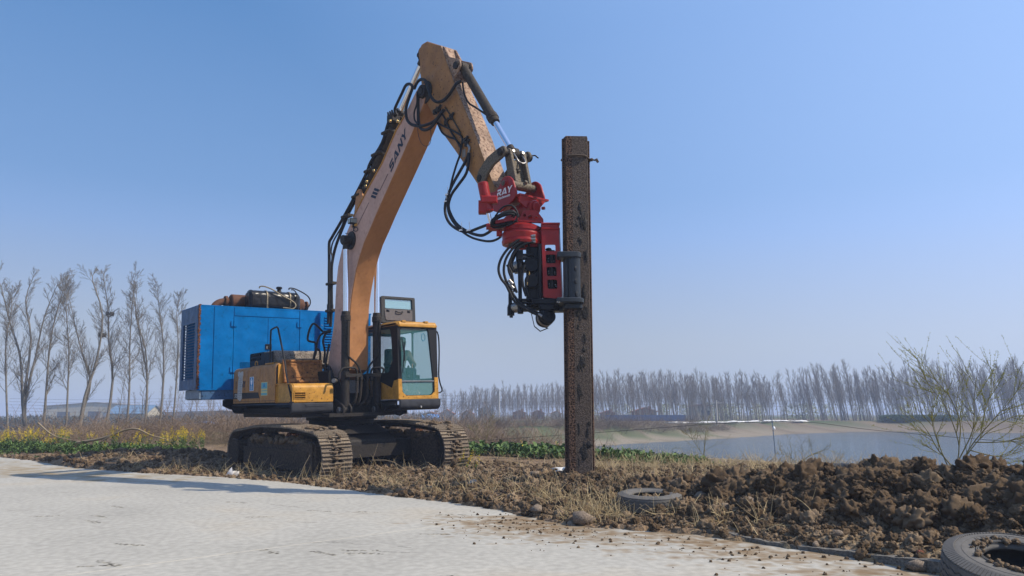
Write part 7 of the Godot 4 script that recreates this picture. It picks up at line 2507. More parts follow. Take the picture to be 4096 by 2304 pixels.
func stones() -> void:
	# the larger stones and lumps one can pick out, each lying on the soil
	var list := [
		[Vector3(0.782, 0.08, -8.748), 0.17, "stone", "brown squared stone at the slab edge, right of its pale neighbour"], [Vector3(0.649, 0.06, -8.772), 0.1, "stone", "small brown stone leaning at the slab corner left of the squared stone"],
		[Vector3(1.443, 0.15, -9.527), 0.16, "clod", "crumbly dark clod leaning against the front of the small tyre"], [Vector3(2.182, 0.12, -9.195), 0.13, "stone", "pale flat-topped stone half buried right of the small tyre"],
		[Vector3(2.491, 0.24, -8.451), 0.15, "stone", "big rounded stone lowest in the cluster on the heap's left slope"], [Vector3(2.78, 0.34, -9.126), 0.13, "stone_red", "pinkish broken brick standing upright among the stones on the heap"],
		[Vector3(2.821, 0.3, -8.741), 0.13, "stone", "upright grey-brown slab stone right of the pinkish brick"], [Vector3(2.55, 0.3, -9.172), 0.16, "clod", "large faceted clod above the stone cluster on the heap"],
		[Vector3(2.345, 0.2, -9.194), 0.11, "stone", "wedge of pale stone at the left end of the heap"], [Vector3(2.421, 0.2, -8.656), 0.1, "stone", "blocky stone with a lit top left of the biggest cluster stone"],
		[Vector3(2.298, 0.18, -8.649), 0.08, "stone", "small narrow stone at the cluster's lower left"], [Vector3(2.376, 0.4, -10.495), 0.2, "clod", "dark overhanging clod at the top of the heap's left slope"],
		[Vector3(0.344, 0.12, -12.083), 0.11, "stone", "pale half-round tile shard on the soil left of the pile foot"], [Vector3(0.658, 0.12, -12.083), 0.09, "stone_grey", "dark smooth stone beside the tile shard near the pile"],
		[Vector3(0.63, 0.05, -27.809), 0.12, "stone", "square brown block below the green plants left of the pile"], [Vector3(-0.572, 0.1, -11.918), 0.13, "stone_grey", "grey angular stone in the soil in front of the far track"],
		[Vector3(0.292, 0.08, -9.458), 0.13, "stone", "flat brown stone in the soil near the slab corner"], [Vector3(0.148, 0.06, -9.324), 0.09, "stone", "rounded stone just behind the flat brown one"],
		[Vector3(3.995, 0.65, -9.972), 0.1, "stone", "pale stone in the crown of the heap left of the bush"], [Vector3(2.919, 0.42, -7.171), 0.07, "stone", "pale flat lump halfway up the heap"],
		[Vector3(2.703, 0.22, -7.171), 0.06, "stone", "small light stone on the lower heap"], [Vector3(3.13, 0.25, -6.252), 0.11, "stone", "long pale block at the heap's foot behind the big tyre"],
		[Vector3(3.295, 0.05, -6.494), 0.045, "stone_red", "small red brick bit on the slab edge left of the big tyre"], [Vector3(3.293, 0.62, -7.373), 0.13, "clod", "tall jagged clod on the skyline of the heap"],
		[Vector3(3.964, 0.64, -7.59), 0.17, "clod", "dark upright clod on the heap's skyline right of the bush"], [Vector3(3.181, 0.6, -9.03), 0.14, "clod", "dark lump on the skyline where the heap begins"],
		[Vector3(-0.359, 0.1, -14.909), 0.07, "stone", "little brown stone beside the far track's front"], [Vector3(2.505, 0.3, -7.083), 0.14, "clod", "earthy block in the shade midway along the heap"],
		[Vector3(2.952, 0.42, -6.508), 0.2, "clod", "broad overhanging clod at the middle of the heap"], [Vector3(3.452, 0.45, -6.134), 0.2, "clod", "massive dark clod high on the heap above the big tyre"],
		[Vector3(2.7, 0.15, -7.066), 0.15, "clod", "crusty clod at the foot of the heap"], [Vector3(2.362, 0.1, -19.425), 0.12, "stone_red", "reddish tile heap right of the pile by the green plants"]]
	var i := 0
	for s in list:
		var mb := MB.new()
		var r: float = s[1] * (0.62 if s[2] == "clod" else 0.75)
		var kind: String = s[2]
		mb.lump(Vector3(0, r * 0.35, 0), Vector3(r, r * (0.62 if kind != "clod" else 0.85), r * 0.75), nz, 0.5 if kind != "clod" else 0.65, 10 if kind == "clod" else 2, 0.8 if kind != "clod" else 1.4, Vector3(i * 5.1, i, 2))
		var p: Vector3 = s[0]
		p.y = ground_y(p.x, p.z)
		var nm := {"clod": "clod", "stone": "stone", "stone_red": "brick_piece", "stone_grey": "stone"}[kind] as String
		if kind == "clod":
			for k in mb.c.size():
				mb.c[k] = Color(0.19, 0.138, 0.088)
		var o := put(mb.mesh(), nm, M.clod if kind == "clod" else M[kind], self, Transform3D(Basis(Vector3.UP, i * 1.3), p))
		tag(o, s[3], "clod" if kind == "clod" else "stone", "lumps and stones lying in the dug earth")
		i += 1
	# plastic bag by the near track, white scraps at the pile
	for q in [[Vector3(-5.457, 0.05, -15.383), 0.11, "plastic_bag", "crumpled clear plastic bag on the soil left of the near track"], [Vector3(0.752, 0.2, -12.111), 0.11, "white_scrap", "torn white wrapper lying left of the pile foot"], [Vector3(0.908, 0.22, -11.94), 0.12, "white_scrap", "crumpled whitish sheet against the pile foot"], [Vector3(-2.815, 0.02, -12.718), 0.16, "white_scrap", "flat pale foam scrap at the slab edge below the near track"]]:
		var mb := MB.new()
		mb.lump(Vector3(), Vector3(q[1], q[1] * (0.8 if q[2] == "plastic_bag" else 0.4), q[1] * 0.6), nz, 1.3, 3, 1.6, Vector3(q[1] * 40, 3, i))
		var p: Vector3 = q[0]
		p.y = ground_y(p.x, p.z) + q[1] * 0.45
		tag(put(mb.mesh(), q[2], M.bag_film if q[2] == "plastic_bag" else M.sheet_white, self, Transform3D(Basis(), p)), q[3], "litter")
		i += 1


func limb(mb: MB, p: Vector3, d: Vector3, l: float, r: float, lv: int, top: int, cfg: Dictionary) -> void:
	var k := 5 if lv == 0 else (4 if lv == 1 else 3)
	var pts := [p]
	var q := p
	var dd := d
	for i in k:
		dd = (dd + Vector3(rng.randfn(0, cfg.bend), rng.randfn(cfg.lift, cfg.bend), rng.randfn(0, cfg.bend)) * (0.6 if lv == 0 else 1.0)).normalized()
		q += dd * l / k
		pts.append(q)
	mb.tube(pts, r, [7, 5, 3, 3, 3][lv], r * 0.25 if lv < top else r * 0.5, false)
	if lv >= top:
		return
	var n: int = cfg.kids[lv]
	for i in n:
		var t: float = lerpf(cfg.start[lv], 0.97, (i + rng.randf()) / n)
		var f: float = t * k
		var a: Vector3 = pts[mini(int(f), k - 1)]
		var b: Vector3 = pts[mini(int(f) + 1, k)]
		var at := a.lerp(b, f - int(f))
		var ax := (b - a).normalized()
		var side := ax.cross(Vector3(rng.randfn(), rng.randfn(), rng.randfn())).normalized()
		var spread: float = cfg.angle[lv] * rng.randf_range(0.7, 1.3)
		var nd := (ax * cos(spread) + side * sin(spread)).normalized()
		limb(mb, at, nd, l * cfg.len[lv] * lerpf(1.0, 0.5, t) * rng.randf_range(0.7, 1.2), maxf(r * cfg.thin[lv] * lerpf(1.0, 0.45, t), cfg.least), lv + 1, top, cfg)


func bare_tree(called: String, label: String, category: String, at: Vector3, stems: Array, cfg: Dictionary, seed_: int, group := "", bark := "bark") -> Node3D:
	var t := world_thing(called, label, category, at, group)
	rng.seed = seed_
	var tr := MB.new()
	var br := MB.new()
	for s in stems:
		# s: a list of points from the foot up, and a radius
		var pts := smooth(s[0], 3)
		for i in pts.size():
			pts[i] = at + pts[i]
		tr.tube(pts, s[1], 8, s[1] * 0.12, false)
		var n: int = cfg.n
		for i in n:
			var f: float = lerpf(cfg.from, 0.99, (i + rng.randf()) / n)
			var u: float = f * (pts.size() - 1)
			var a: Vector3 = pts[mini(int(u), pts.size() - 2)]
			var b: Vector3 = pts[mini(int(u) + 1, pts.size() - 1)]
			var ax := (b - a).normalized()
			var side := ax.cross(Vector3(rng.randfn(), rng.randfn() * 0.3, rng.randfn())).normalized()
			var sp: float = cfg.spread * rng.randf_range(0.7, 1.3)
			var l: float = cfg.reach * (1.0 - f * 0.72) * rng.randf_range(0.5, 1.15)
			limb(br, a.lerp(b, u - int(u)), (ax * cos(sp) + side * sin(sp)).normalized(), l, maxf(s[1] * 0.3 * (1.0 - f * 0.75), cfg.least * 1.5), 1, cfg.depth, cfg)
	part(tr, "trunk", M[bark], t)
	part(br, "crown", M[bark], t)
	return t


func left_trees() -> void:
	var cfg := {"bend": 0.12, "lift": 0.05, "kids": [0, 9, 6, 0], "start": [0, 0.12, 0.12, 0], "angle": [0, 0.5, 0.5, 0.5], "len": [0, 0.5, 0.55, 0.5], "thin": [0, 0.5, 0.6, 0.6], "least": 0.0065, "n": 36, "from": 0.22, "spread": 0.5, "reach": 2.6, "depth": 3}
	var k := 42.0
	# foot and top of every stem, from the photograph's proportions at their distance
	var list := [
		[[Vector3(-29.115, -0.05, -47.172)], [[[60, 1020], [45, 900], [22, 820], [8, 740], [-5, 690]], [[66, 1020], [80, 860], [60, 760], [85, 690]], [[70, 1010], [95, 900], [110, 800], [150, 715]]], 0.17, "forked bare tree with three stems at the left edge"],
		[[Vector3(-26.146, -0.05, -43.885)], [[[120, 1000], [128, 860], [150, 760], [165, 700]]], 0.13, "leaning bare tree next to the three-stemmed one"],
		[[Vector3(-24.042, -0.05, -42.408)], [[[168, 980], [168, 880], [172, 780], [175, 730]]], 0.1, "slim straight bare tree with its top hidden among twigs"],
		[[Vector3(-24.174, -0.05, -43.885)], [[[215, 1000], [240, 910], [262, 800], [240, 715], [235, 690]], [[205, 1030], [222, 960], [210, 900], [190, 830], [180, 760]]], 0.16, "crooked bare tree forked low, leaning right"],
		[[Vector3(-23.536, -0.05, -45.469)], [[[277, 960], [275, 860], [268, 780], [255, 690]]], 0.14, "tall bare tree carrying a bird's nest high up"],
		[[Vector3(-24.014, -0.05, -49.009)], [[[325, 980], [325, 880], [335, 780], [340, 692]]], 0.13, "straight bare tree right of the nest tree"],
		[[Vector3(-21.216, -0.05, -45.469)], [[[365, 960], [352, 880], [340, 780], [330, 740]], [[366, 980], [360, 880], [345, 800], [352, 720]]], 0.12, "bare tree with a fork at half height, left of the last two"],
		[[Vector3(-23.849, -0.05, -53.149)], [[[408, 960], [410, 860], [400, 780], [398, 720]]], 0.13, "bare tree second from the blue generator"],
		[[Vector3(-22.029, -0.05, -50.995)], [[[444, 960], [448, 860], [440, 790], [452, 745]]], 0.11, "bare tree nearest the blue generator"],
		[[Vector3(-29.115, -0.05, -45.469)], [[[12, 980], [18, 860], [25, 780], [20, 740]]], 0.11, "thin bare tree on the left margin behind the forked one"],
		[[Vector3(-22.069, -0.05, -43.885)], [[[305, 1040], [318, 960], [330, 900]]], 0.05, "thin sapling leaning right between nest tree and its neighbour"],
		[[Vector3(-20.189, -0.05, -42.408)], [[[352, 1050], [366, 990], [378, 950]]], 0.05, "thin leaning sapling left of the forked tree"]]
	var i := 0
	for t in list:
		var foot: Vector3 = t[0][0]
		var d := -foot.z
		foot.y = ground_y(foot.x, foot.z)
		var stems := []
		for s in t[1]:
			var pts := [Vector3()]
			for q in s:
				# pixels above the foot turned to metres at that tree's distance
				var fx: float = q[0] * 1.0
				var x: float = (fx - 1288.0) / 1946.0 * d * 0.987 * (1.0 + (1041.0 - q[1]) * 0.0000845)
				var y: float = 1.2 + (1041.0 - q[1]) / 1946.0 * d * (1.0 + (1041.0 - q[1]) * 0.00005)
				pts.append(Vector3(x - foot.x, y - foot.y, rng.randf_range(-0.3, 0.3)))
			stems.append([pts, t[2] * 0.6])
		var c := cfg.duplicate()
		if t[2] < 0.06:
			c.n = 10
			c.reach = 1.2
			c.depth = 2
		elif stems.size() > 1:
			c.n = 18
		bare_tree("bare_tree", t[3], "tree", foot, stems, c, 2000 + i, "bare trees beyond the flowering rape")
		i += 1
	# nests
	for q in [[Vector2(277, 795), "round stick nest high in the nest tree"], [Vector2(262, 848), "smaller stick nest lower left of the high nest"]]:
		var d: float = -(Vector3(-23.536, -0.05, -45.469)).z
		var p := Vector3((q[0].x - 1288.0) / 1946.0 * d * 1.008, 1.2 + (1041.0 - q[0].y) / 1946.0 * d * 1.012, -d)
		var mb := MB.new()
		rng.seed = 31
		for n in 90:
			var a := rng.randf() * TAU
			var o := p + Vector3(cos(a) * 0.16, rng.randfn(0, 0.06), sin(a) * 0.16)
			var e := Vector3(-sin(a), rng.randfn(0, 0.3), cos(a)) * 0.16
			mb.tube([o - e, o + e * 0.3 + Vector3(0, 0.02, 0), o + e], 0.012, 3, -1, false)
		tag(part(mb, "bird_nest", M.bark, self), q[1], "nest")
	# felled branches lying before the rape
	for q in [[[Vector3(-13.6, 0.3, -24.5), Vector3(-12.6, 0.45, -24.2), Vector3(-11.6, 0.75, -24.0), Vector3(-10.9, 0.55, -23.8), Vector3(-10.2, 0.4, -23.6)], 0.045, "long bent cut branch lying in front of the rape flowers"], [[Vector3(-13.0, 0.1, -24.2), Vector3(-12.2, 0.6, -24.1), Vector3(-11.5, 1.2, -24.2)], 0.03, "cut branch slanting upwards out of the rape belt"], [[Vector3(-15.2, 0.9, -25.2), Vector3(-14.4, 0.5, -24.8), Vector3(-13.4, 0.35, -24.5)], 0.03, "thin fallen branch at the left of the long bent one"], [[Vector3(-9.2, 0.55, -26), Vector3(-7.5, 0.75, -26), Vector3(-6, 0.8, -26.5)], 0.03, "grey dead branch across the brush bank behind the near track"]]:
		var mb := MB.new()
		mb.tube(smooth(q[0], 4), q[1], 6, q[1] * 0.3, false)
		tag(part(mb, "fallen_branch", M.stick, self), q[2], "branch")


func ordinal(k: int) -> String:
	var small := ["", "first", "second", "third", "fourth", "fifth", "sixth", "seventh", "eighth", "ninth", "tenth", "eleventh", "twelfth", "thirteenth", "fourteenth", "fifteenth", "sixteenth", "seventeenth", "eighteenth", "nineteenth"]
	var tens := ["", "", "twenty", "thirty", "forty", "fifty", "sixty"]
	var round_ := ["", "", "twentieth", "thirtieth", "fortieth", "fiftieth", "sixtieth"]
	if k < 20: return small[k]
	return round_[k / 10] if k % 10 == 0 else tens[k / 10] + "-" + small[k % 10]


func far_trees() -> void:
	var cfg := {"bend": 0.08, "lift": 0.08, "kids": [0, 7, 0, 0], "start": [0, 0.2, 0.2, 0], "angle": [0, 0.5, 0.5, 0.5], "len": [0, 0.5, 0.5, 0.5], "thin": [0, 0.6, 0.7, 0.6], "least": 0.01, "n": 30, "from": 0.35, "spread": 0.42, "reach": 3.0, "depth": 2}
	var kinds := []
	for i in 10:
		rng.seed = 2900 + i
		var c := cfg.duplicate()
		c.from = rng.randf_range(0.22, 0.42)
		c.reach = rng.randf_range(2.0, 3.0)
		c.spread = rng.randf_range(0.34, 0.55)
		c.n = 26 + rng.randi() % 16
		var b := rng.randf_range(-0.15, 0.2)
		var t := bare_tree("poplar", "", "tree", Vector3(0, 0, 0), [[[Vector3(), Vector3(0.03 + b, 2.5, 0.02), Vector3(-0.08 - b, 5, 0), Vector3(-0.3, rng.randf_range(6.8, 7.8), 0.1)], 0.065]], c, 3000 + i, "", "bark_far")
		kinds.append(t)
	# rows: pixel span in the photograph only set where each row begins and ends on the far field
	var rows := [
		[Vector3(-8.6, 0, -128), Vector3(8.5, 0, -123), 46, 0.72, -0.02, "from the cab in the front row before the pile"],
		[Vector3(-9.5, 0, -134), Vector3(9.0, 0, -129), 26, 0.75, 0.0, "from the cab in the back row before the pile"],
		[Vector3(13.5, 0, -121), Vector3(43, 0, -124), 56, 0.95, 0.07, "from the pile in the long front row to its right"],
		[Vector3(13.2, 0, -126), Vector3(44, 0, -129), 36, 0.98, 0.08, "from the pile in the long back row to its right"],
		[Vector3(46, 0, -132), Vector3(51, 0, -132), 7, 0.8, 0.12, "from the left among small ones right of the long row"],
		[Vector3(51, 0, -126), Vector3(63, 0, -126), 20, 1.12, 0.14, "from the left, front of the leaning clump across the pond"],
		[Vector3(52, 0, -131), Vector3(62, 0, -131), 9, 1.1, 0.12, "from the left, back of the leaning clump across the pond"],
		[Vector3(66, 0, -125), Vector3(92, 0, -119), 40, 1.2, 0.16, "from the left, front of the row behind the willow"],
		[Vector3(67, 0, -131), Vector3(94, 0, -125), 22, 1.22, 0.15, "from the left, back of the row behind the willow"]]
	rng.seed = 3100
	var used := 0
	for r in rows:
		var spots := []
		for i in r[2]:
			var p: Vector3 = r[0].lerp(r[1], (i + rng.randf_range(0.1, 0.9)) / r[2]) + Vector3(0, 0, rng.randfn(0, 0.9))
			p.y = ground_y(p.x, p.z) - 0.05
			spots.append(p)
		spots.sort_custom(func(p, q): return p.x / -p.z < q.x / -q.z)
		var k := 0
		for p in spots:
			var o: Node3D
			if used < 10:
				o = kinds[used]
			else:
				o = kinds[rng.randi() % 10].duplicate()
				o.name = numbered("poplar")
				add_child(o)
			var s: float = r[3] * rng.randf_range(0.78, 1.12)
			o.transform = Transform3D(Basis(Vector3(0, 0, 1), r[4] + rng.randfn(0, 0.035)) * Basis(Vector3.UP, rng.randf() * TAU).scaled(Vector3(s, s, s)), p)
			k += 1
			tag(o, "bare poplar, %s %s" % [ordinal(k), r[5]], "tree", "bare poplars along the far bank")
			used += 1
	# deeper ranks of the same planting, past counting
	var at := [[], [], []]
	var tint := [[], [], []]
	for r in [[Vector3(-14, 0, -150), Vector3(14, 0, -142), 90, 0.8, 0.0], [Vector3(13, 0, -138), Vector3(53, 0, -140), 170, 0.98, 0.08], [Vector3(52, 0, -140), Vector3(104, 0, -136), 190, 1.2, 0.14]]:
		for i in r[2]:
			var p: Vector3 = r[0].lerp(r[1], (i + rng.randf()) / r[2]) + Vector3(0, 0, rng.randfn(0, 3.0))
			if p.x > 44 and p.x < 52 and rng.randf() < 0.75:
				continue
			p.y = ground_y(p.x, p.z) - 0.05
			var s: float = r[3] * rng.randf_range(0.75, 1.1)
			at[i % 3].append(Transform3D(Basis(Vector3(0, 0, 1), r[4] + rng.randfn(0, 0.035)) * Basis(Vector3.UP, rng.randf() * TAU).scaled(Vector3(s, s, s)), p))
			tint[i % 3].append(Color(1, 1, 1))
	for i in 3:
		var st := SurfaceTool.new()
		for c in kinds[i * 3].get_children():
			st.append_from(c.mesh, 0, Transform3D())
		many("poplar_wood", st.commit(), M.bark_far, at[i], tint[i], self, "dim mass of bare poplars behind the rows across the pond", "trees")
	# thin trees beyond the left field, seen below the machine
	rng.seed = 3200
	for i in 34:
		var x := lerpf(-46, -15, (i + rng.randf()) / 34.0)
		var p := Vector3(x, 0, -96 + rng.randfn(0, 5))
		p.y = ground_y(p.x, p.z)
		var o: Node3D = kinds[rng.randi() % 10].duplicate()
		o.name = numbered("poplar")
		add_child(o)
		var s := rng.randf_range(0.55, 0.85)
		o.transform = Transform3D(Basis(Vector3.UP, rng.randf() * 6).scaled(Vector3.ONE * s), p)
		tag(o, "thin bare poplar beyond the left field, %s from the left" % ordinal(i + 1), "tree", "thin poplars beyond the left field")


func saplings() -> void:
	# budding willow bush behind the heap
	var foot := Vector3(5.606, 0.5, -10.161)
	foot = Vector3(6.55, 0, -11.6)
	foot.y = ground_y(foot.x, foot.z)
	var w := world_thing("willow_bush", "budding willow bush with yellow-green shoots on the right bank", "bush", foot)
	rng.seed = 4000
	var mb := MB.new()
	var buds := MB.new()
	var shoot := func(pts: Array, r: float, kids: int, me: Callable, lv: int):
		var q := smooth(pts, 4)
		mb.tube(q, r, 5, r * 0.3, false)
		for i in range(2, q.size()):
			for s in (3 if lv > 0 else 2):
				var p: Vector3 = q[i - 1].lerp(q[i], rng.randf())
				if rng.randf() < 0.75 and (lv > 0 or i > q.size() * 0.35):
					var d := Vector3(rng.randfn(), rng.randfn() + 0.3, rng.randfn()).normalized() * rng.randf_range(0.012, 0.03)
					buds.tube([p, p + d], 0.0045, 3, 0.002, false)
		for k in kids:
			var i := rng.randi_range(int(q.size() * 0.25), q.size() - 2)
			var ax: Vector3 = (q[i + 1] - q[i]).normalized()
			var side := ax.cross(Vector3(rng.randfn(), rng.randfn(), rng.randfn())).normalized()
			var d := (ax + side * rng.randf_range(0.4, 0.9)).normalized()
			var l := rng.randf_range(0.25, 0.65)
			me.call([q[i], q[i] + d * l * 0.5, q[i] + d * l + Vector3(0, 0.04, 0)], r * 0.5, 2 if lv == 0 else 0, me, lv + 1)
	for s in [
		[[2390, 1178], [2440, 1110], [2490, 1060], [2540, 1010], [2580, 960]], [[2392, 1178], [2420, 1140], [2470, 1090], [2540, 1050], [2590, 1045]],
		[[2388, 1178], [2402, 1120], [2390, 1060], [2370, 1010], [2340, 970], [2325, 930]], [[2400, 1150], [2440, 1080], [2450, 1010], [2462, 950]],
		[[2385, 1175], [2350, 1130], [2330, 1090], [2310, 1060]], [[2402, 1120], [2410, 1060], [2390, 1000], [2360, 960], [2345, 925]], [[2440, 1110], [2500, 1110], [2560, 1100], [2600, 1085]], [[2430, 1130], [2500, 1145], [2560, 1130], [2590, 1120]], [[2390, 1170], [2460, 1170], [2530, 1185], [2600, 1165]], [[2460, 1085], [2480, 1020], [2500, 980], [2510, 940]], [[2370, 1170], [2350, 1110], [2340, 1060], [2345, 1010]]]:
		var pts := []
		var dz := rng.randf_range(-0.3, 0.3)
		var i := 0
		for q in s:
			var d := 11.6 + dz * i * 0.5
			pts.append(Vector3((q[0] - 1288.0) / 1946.0 * d * 0.99, maxf(1.2 + (1041.0 - q[1]) / 1946.0 * d, foot.y), -d))
			i += 1
		shoot.call(pts, 0.0095, 9, shoot, 0)
	part(mb, "branches", M.twig_olive, w)
	part(buds, "buds", M.bud, w)
	var cfg := {"bend": 0.15, "lift": 0.03, "kids": [0, 4, 3, 0], "start": [0, 0.15, 0.15, 0], "angle": [0, 0.6, 0.6, 0.5], "len": [0, 0.5, 0.5, 0.5], "thin": [0, 0.6, 0.7, 0.6], "least": 0.003, "n": 12, "from": 0.15, "spread": 0.7, "reach": 0.8, "depth": 3}
	for q in [[Vector3(5.133, 0, -21.191), 1.25, "budding shrub at the water's edge right of the pile"], [Vector3(-1.072, 0, -31.259), 1.3, "bare yellowish sapling in the green plants right of the far track"], [Vector3(6.903, 0, -19.044), 0.5, "dry leaning twig by the water"]]:
		var p: Vector3 = q[0]
		if p.z < -26: p *= 24.0 / -p.z
		p.y = ground_y(p.x, p.z)
		var h: float = q[1]
		var lean := 0.7 if h < 0.6 else 0.05
		bare_tree("sapling", q[2], "sapling", p, [[[Vector3(), Vector3(0.05 + lean * 0.3, h * 0.4, 0), Vector3(0.1 + lean, h * 0.8, 0)], 0.014], [[Vector3(0.02, 0, 0.02), Vector3(-0.2, h * 0.3, 0), Vector3(-0.45, h * 0.55, 0)], 0.01]], cfg, 4100 + int(h * 10), "", "twig_olive")
	# forked dead stalks between the tracks
	for q in [[[Vector3(-2.6, 0.05, -14.1), Vector3(-2.5, 0.35, -14.1), Vector3(-2.38, 0.68, -14.0)], "dead upright stalk between the tracks"], [[Vector3(-2.5, 0.38, -14.1), Vector3(-2.1, 0.36, -14.0), Vector3(-1.7, 0.08, -13.9)], "dead stalk bent over between the tracks"], [[Vector3(-3.7, 0.05, -13.75), Vector3(-3.6, 0.3, -13.7), Vector3(-3.5, 0.5, -13.7)], "pale dead stalk beside the near track's front"]]:
		var s := MB.new()
		s.tube(smooth(q[0], 3), 0.009, 4, 0.004, false)
		tag(part(s, "dead_stalk", M.stick, self), q[1], "stalk")


func house(at: Vector3, w: float, d: float, h: float, roof: float, wall: String, top: String, label: String, turn := 0.0, called := "house") -> void:
	if called == "house":
		w *= 0.45
		d *= 0.5
		h *= 0.8
		roof *= 0.6
	var g := ground_y(at.x, at.z)
	var t := thing(called, label, "house" if called == "house" else "building", Vector3(at.x, g, at.z), Basis(Vector3.UP, turn))
	var mb := MB.new()
	mb.prism([Vector2(-w / 2, -0.5), Vector2(w / 2, -0.5), Vector2(w / 2, h), Vector2(0, h + roof * 0.96), Vector2(-w / 2, h)], -d / 2, d / 2)
	part(mb, "walls", M[wall], t)
	mb = MB.new()
	for s in [-1, 1]:
		var a := Vector2(s * (w / 2 + 0.3), h - 0.3 * roof / (w / 2))
		mb.prism([Vector2(0, h + roof), Vector2(0, h + roof + 0.12), a + Vector2(0, 0.12), a], -d / 2 - 0.3, d / 2 + 0.3)
	part(mb, "roof", M[top], t)
	for i in 3:
		mb = MB.new()
		mb.box(Vector3(-w * 0.3 + i * w * 0.3, h * 0.5 + (0.0 if i != 1 else -h * 0.1), d / 2 + 0.02), Vector3(w * 0.12, h * (0.35 if i != 1 else 0.6), 0.06))
		part(mb, "window" if i != 1 else "door", M.dark_opening, t)
	if roof < 0.9:
		mb = MB.new()
		mb.box(Vector3(w * 0.25, h + roof * 0.9, 0), Vector3(0.5, 0.9, 0.5))
		part(mb, "chimney", M[wall], t)


func background() -> void:
	# houses behind the row, between cab and pile
	house(Vector3(-17.0, 0, -165), 8, 7, 2.2, 1.2, "house_grey", "roof_red", "red-roofed grey house just right of the cab")
	house(Vector3(-13.2, 0, -160), 6, 6, 2.4, 1.3, "house_white", "roof_red", "white gable house with a red roof, second from the cab")
	house(Vector3(-9.2, 0, -162), 6, 7, 2.0, 1.0, "house_grey", "roof_red", "low grey house left of the row's first trees")
	house(Vector3(-5.2, 0, -158), 7, 7, 2.6, 1.3, "house_white", "roof_slate", "white gabled house behind the poplar row's left end")
	house(Vector3(1.5, 0, -165), 6, 5, 1.6, 0.9, "brick_wall", "roof_red", "low brick shed behind the middle of the poplar row")
	house(Vector3(5.5, 0, -168), 6, 5, 1.6, 0.9, "brick_wall", "roof_red", "small orange-brown shed behind the row near the pile")
	house(Vector3(9.5, 0, -170), 5, 4, 1.4, 0.8, "house_cream", "roof_red", "sandy low shed just left of the pile")
	house(Vector3(19.5, 0, -160), 6, 5, 1.5, 0.8, "brick_wall", "roof_red", "brick hut behind the blue barrier")
	house(Vector3(27, 0, -160), 10, 6, 2.0, 1.2, "brick_wall", "roof_red", "brown brick barn right of the blue barrier")
	house(Vector3(38, 0, -158), 9, 7, 3.2, 0.6, "house_cream", "roof_red", "ochre flat-topped building among the long row")
	# beyond the left field
	house(Vector3(-112, 0, -215), 26, 12, 4.5, 1.0, "house_cream", "house_grey", "long cream factory far left behind the forked tree", 0.1, "building")
	house(Vector3(-100, 0, -205), 10, 8, 2.8, 0.8, "house_white", "house_white", "small white building left of the leaning tree", 0.0, "building")
	house(Vector3(-80, 0, -225), 46, 12, 2.8, 0.6, "house_grey", "roof_slate", "long low shed with a slate-blue roof behind the nest tree", 0.0, "building")
	house(Vector3(-72, 0, -150), 7, 7, 2.6, 1.5, "house_cream", "roof_slate", "grand hall with a slate-blue hipped roof left of the generator", 1.57, "building")
	house(Vector3(-54, 0, -150), 14, 8, 2.4, 0.7, "house_grey", "house_grey", "wide grey hall just left of the generator", 0.0, "building")
	house(Vector3(-41, 0, -105), 5, 3, 0.9, 0.3, "house_white", "roof_blue", "white cabin with a flat blue roof below the generator", 0.0, "building")
	house(Vector3(-33, 0, -160), 8, 8, 3.2, 1.0, "house_grey", "house_grey", "grey unfinished house seen under the machine's skirt", 0.2)
	house(Vector3(-24.5, 0, -150), 5, 6, 1.5, 0.9, "house_grey", "roof_blue", "hut with a bright blue roof, left of the brick gable", 1.57)
	house(Vector3(-21, 0, -150), 5, 6, 1.6, 1.1, "brick_wall", "house_grey", "brick gable between the two blue roofs under the machine")
	house(Vector3(-15.5, 0, -148), 5, 6, 1.6, 0.9, "house_grey", "roof_blue", "hut with a bright blue roof, right of the brick gable", 1.57)
	# a dark evergreen hedge along the left field's end
	rng.seed = 5000
	var bush := MB.new()
	for i in 420:
		var q := Vector3(rng.randfn(0, 0.8), rng.randf() * 1.5, rng.randfn(0, 0.6))
		var d := Vector3(rng.randfn(), rng.randfn(), rng.randfn()).normalized() * rng.randf_range(0.15, 0.35)
		bush.tri(q, q + d, q + d.cross(Vector3.UP) * 0.8)
	var at := []
	var tint := []
	for i in 170:
		var x := rng.randf_range(-92, -14)
		var z := rng.randf_range(-140, -118)
		at.append(turned(Vector3(x, ground_y(x, z), z), Vector3.ONE * rng.randf_range(0.7, 1.5), 0.1))
		tint.append(Color(0.035, 0.045, 0.028).lerp(Color(0.075, 0.075, 0.05), rng.randf()))
	for i in 46:
		var x := rng.randf_range(56, 66)
		var z := rng.randf_range(-119, -117)
		at.append(turned(Vector3(x, ground_y(x, z), z), Vector3(0.9, 0.6, 0.9), 0.1))
		tint.append(Color(0.03, 0.07, 0.02))
	for i in 26:
		var x := rng.randf_range(14, 100)
		var z := rng.randf_range(-185, -165)
		at.append(turned(Vector3(x, ground_y(x, z), z), Vector3(1.4, 2.2, 1.4), 0.1))
		tint.append(Color(0.3, 0.3, 0.14))
	many("hedge", bush.mesh(), M.leafy, at, tint, self, "dark hedges and scrub along the far edges of the fields", "hedge")
	# blue barrier, white sheeting
	var b := thing("barrier", "low blue site barrier on the far field right of the pile", "barrier", Vector3(20, ground_y(20, -118), -118))
	for i in 10:
		var mb := MB.new()
		mb.box(Vector3(-5.4 + i * 1.22, 0.45, 0), Vector3(1.2, 0.9, 0.05), 0.01)
		part(mb, "barrier_panel", M.barrier_blue, b)
	rng.seed = 5100
	var mb := MB.new()
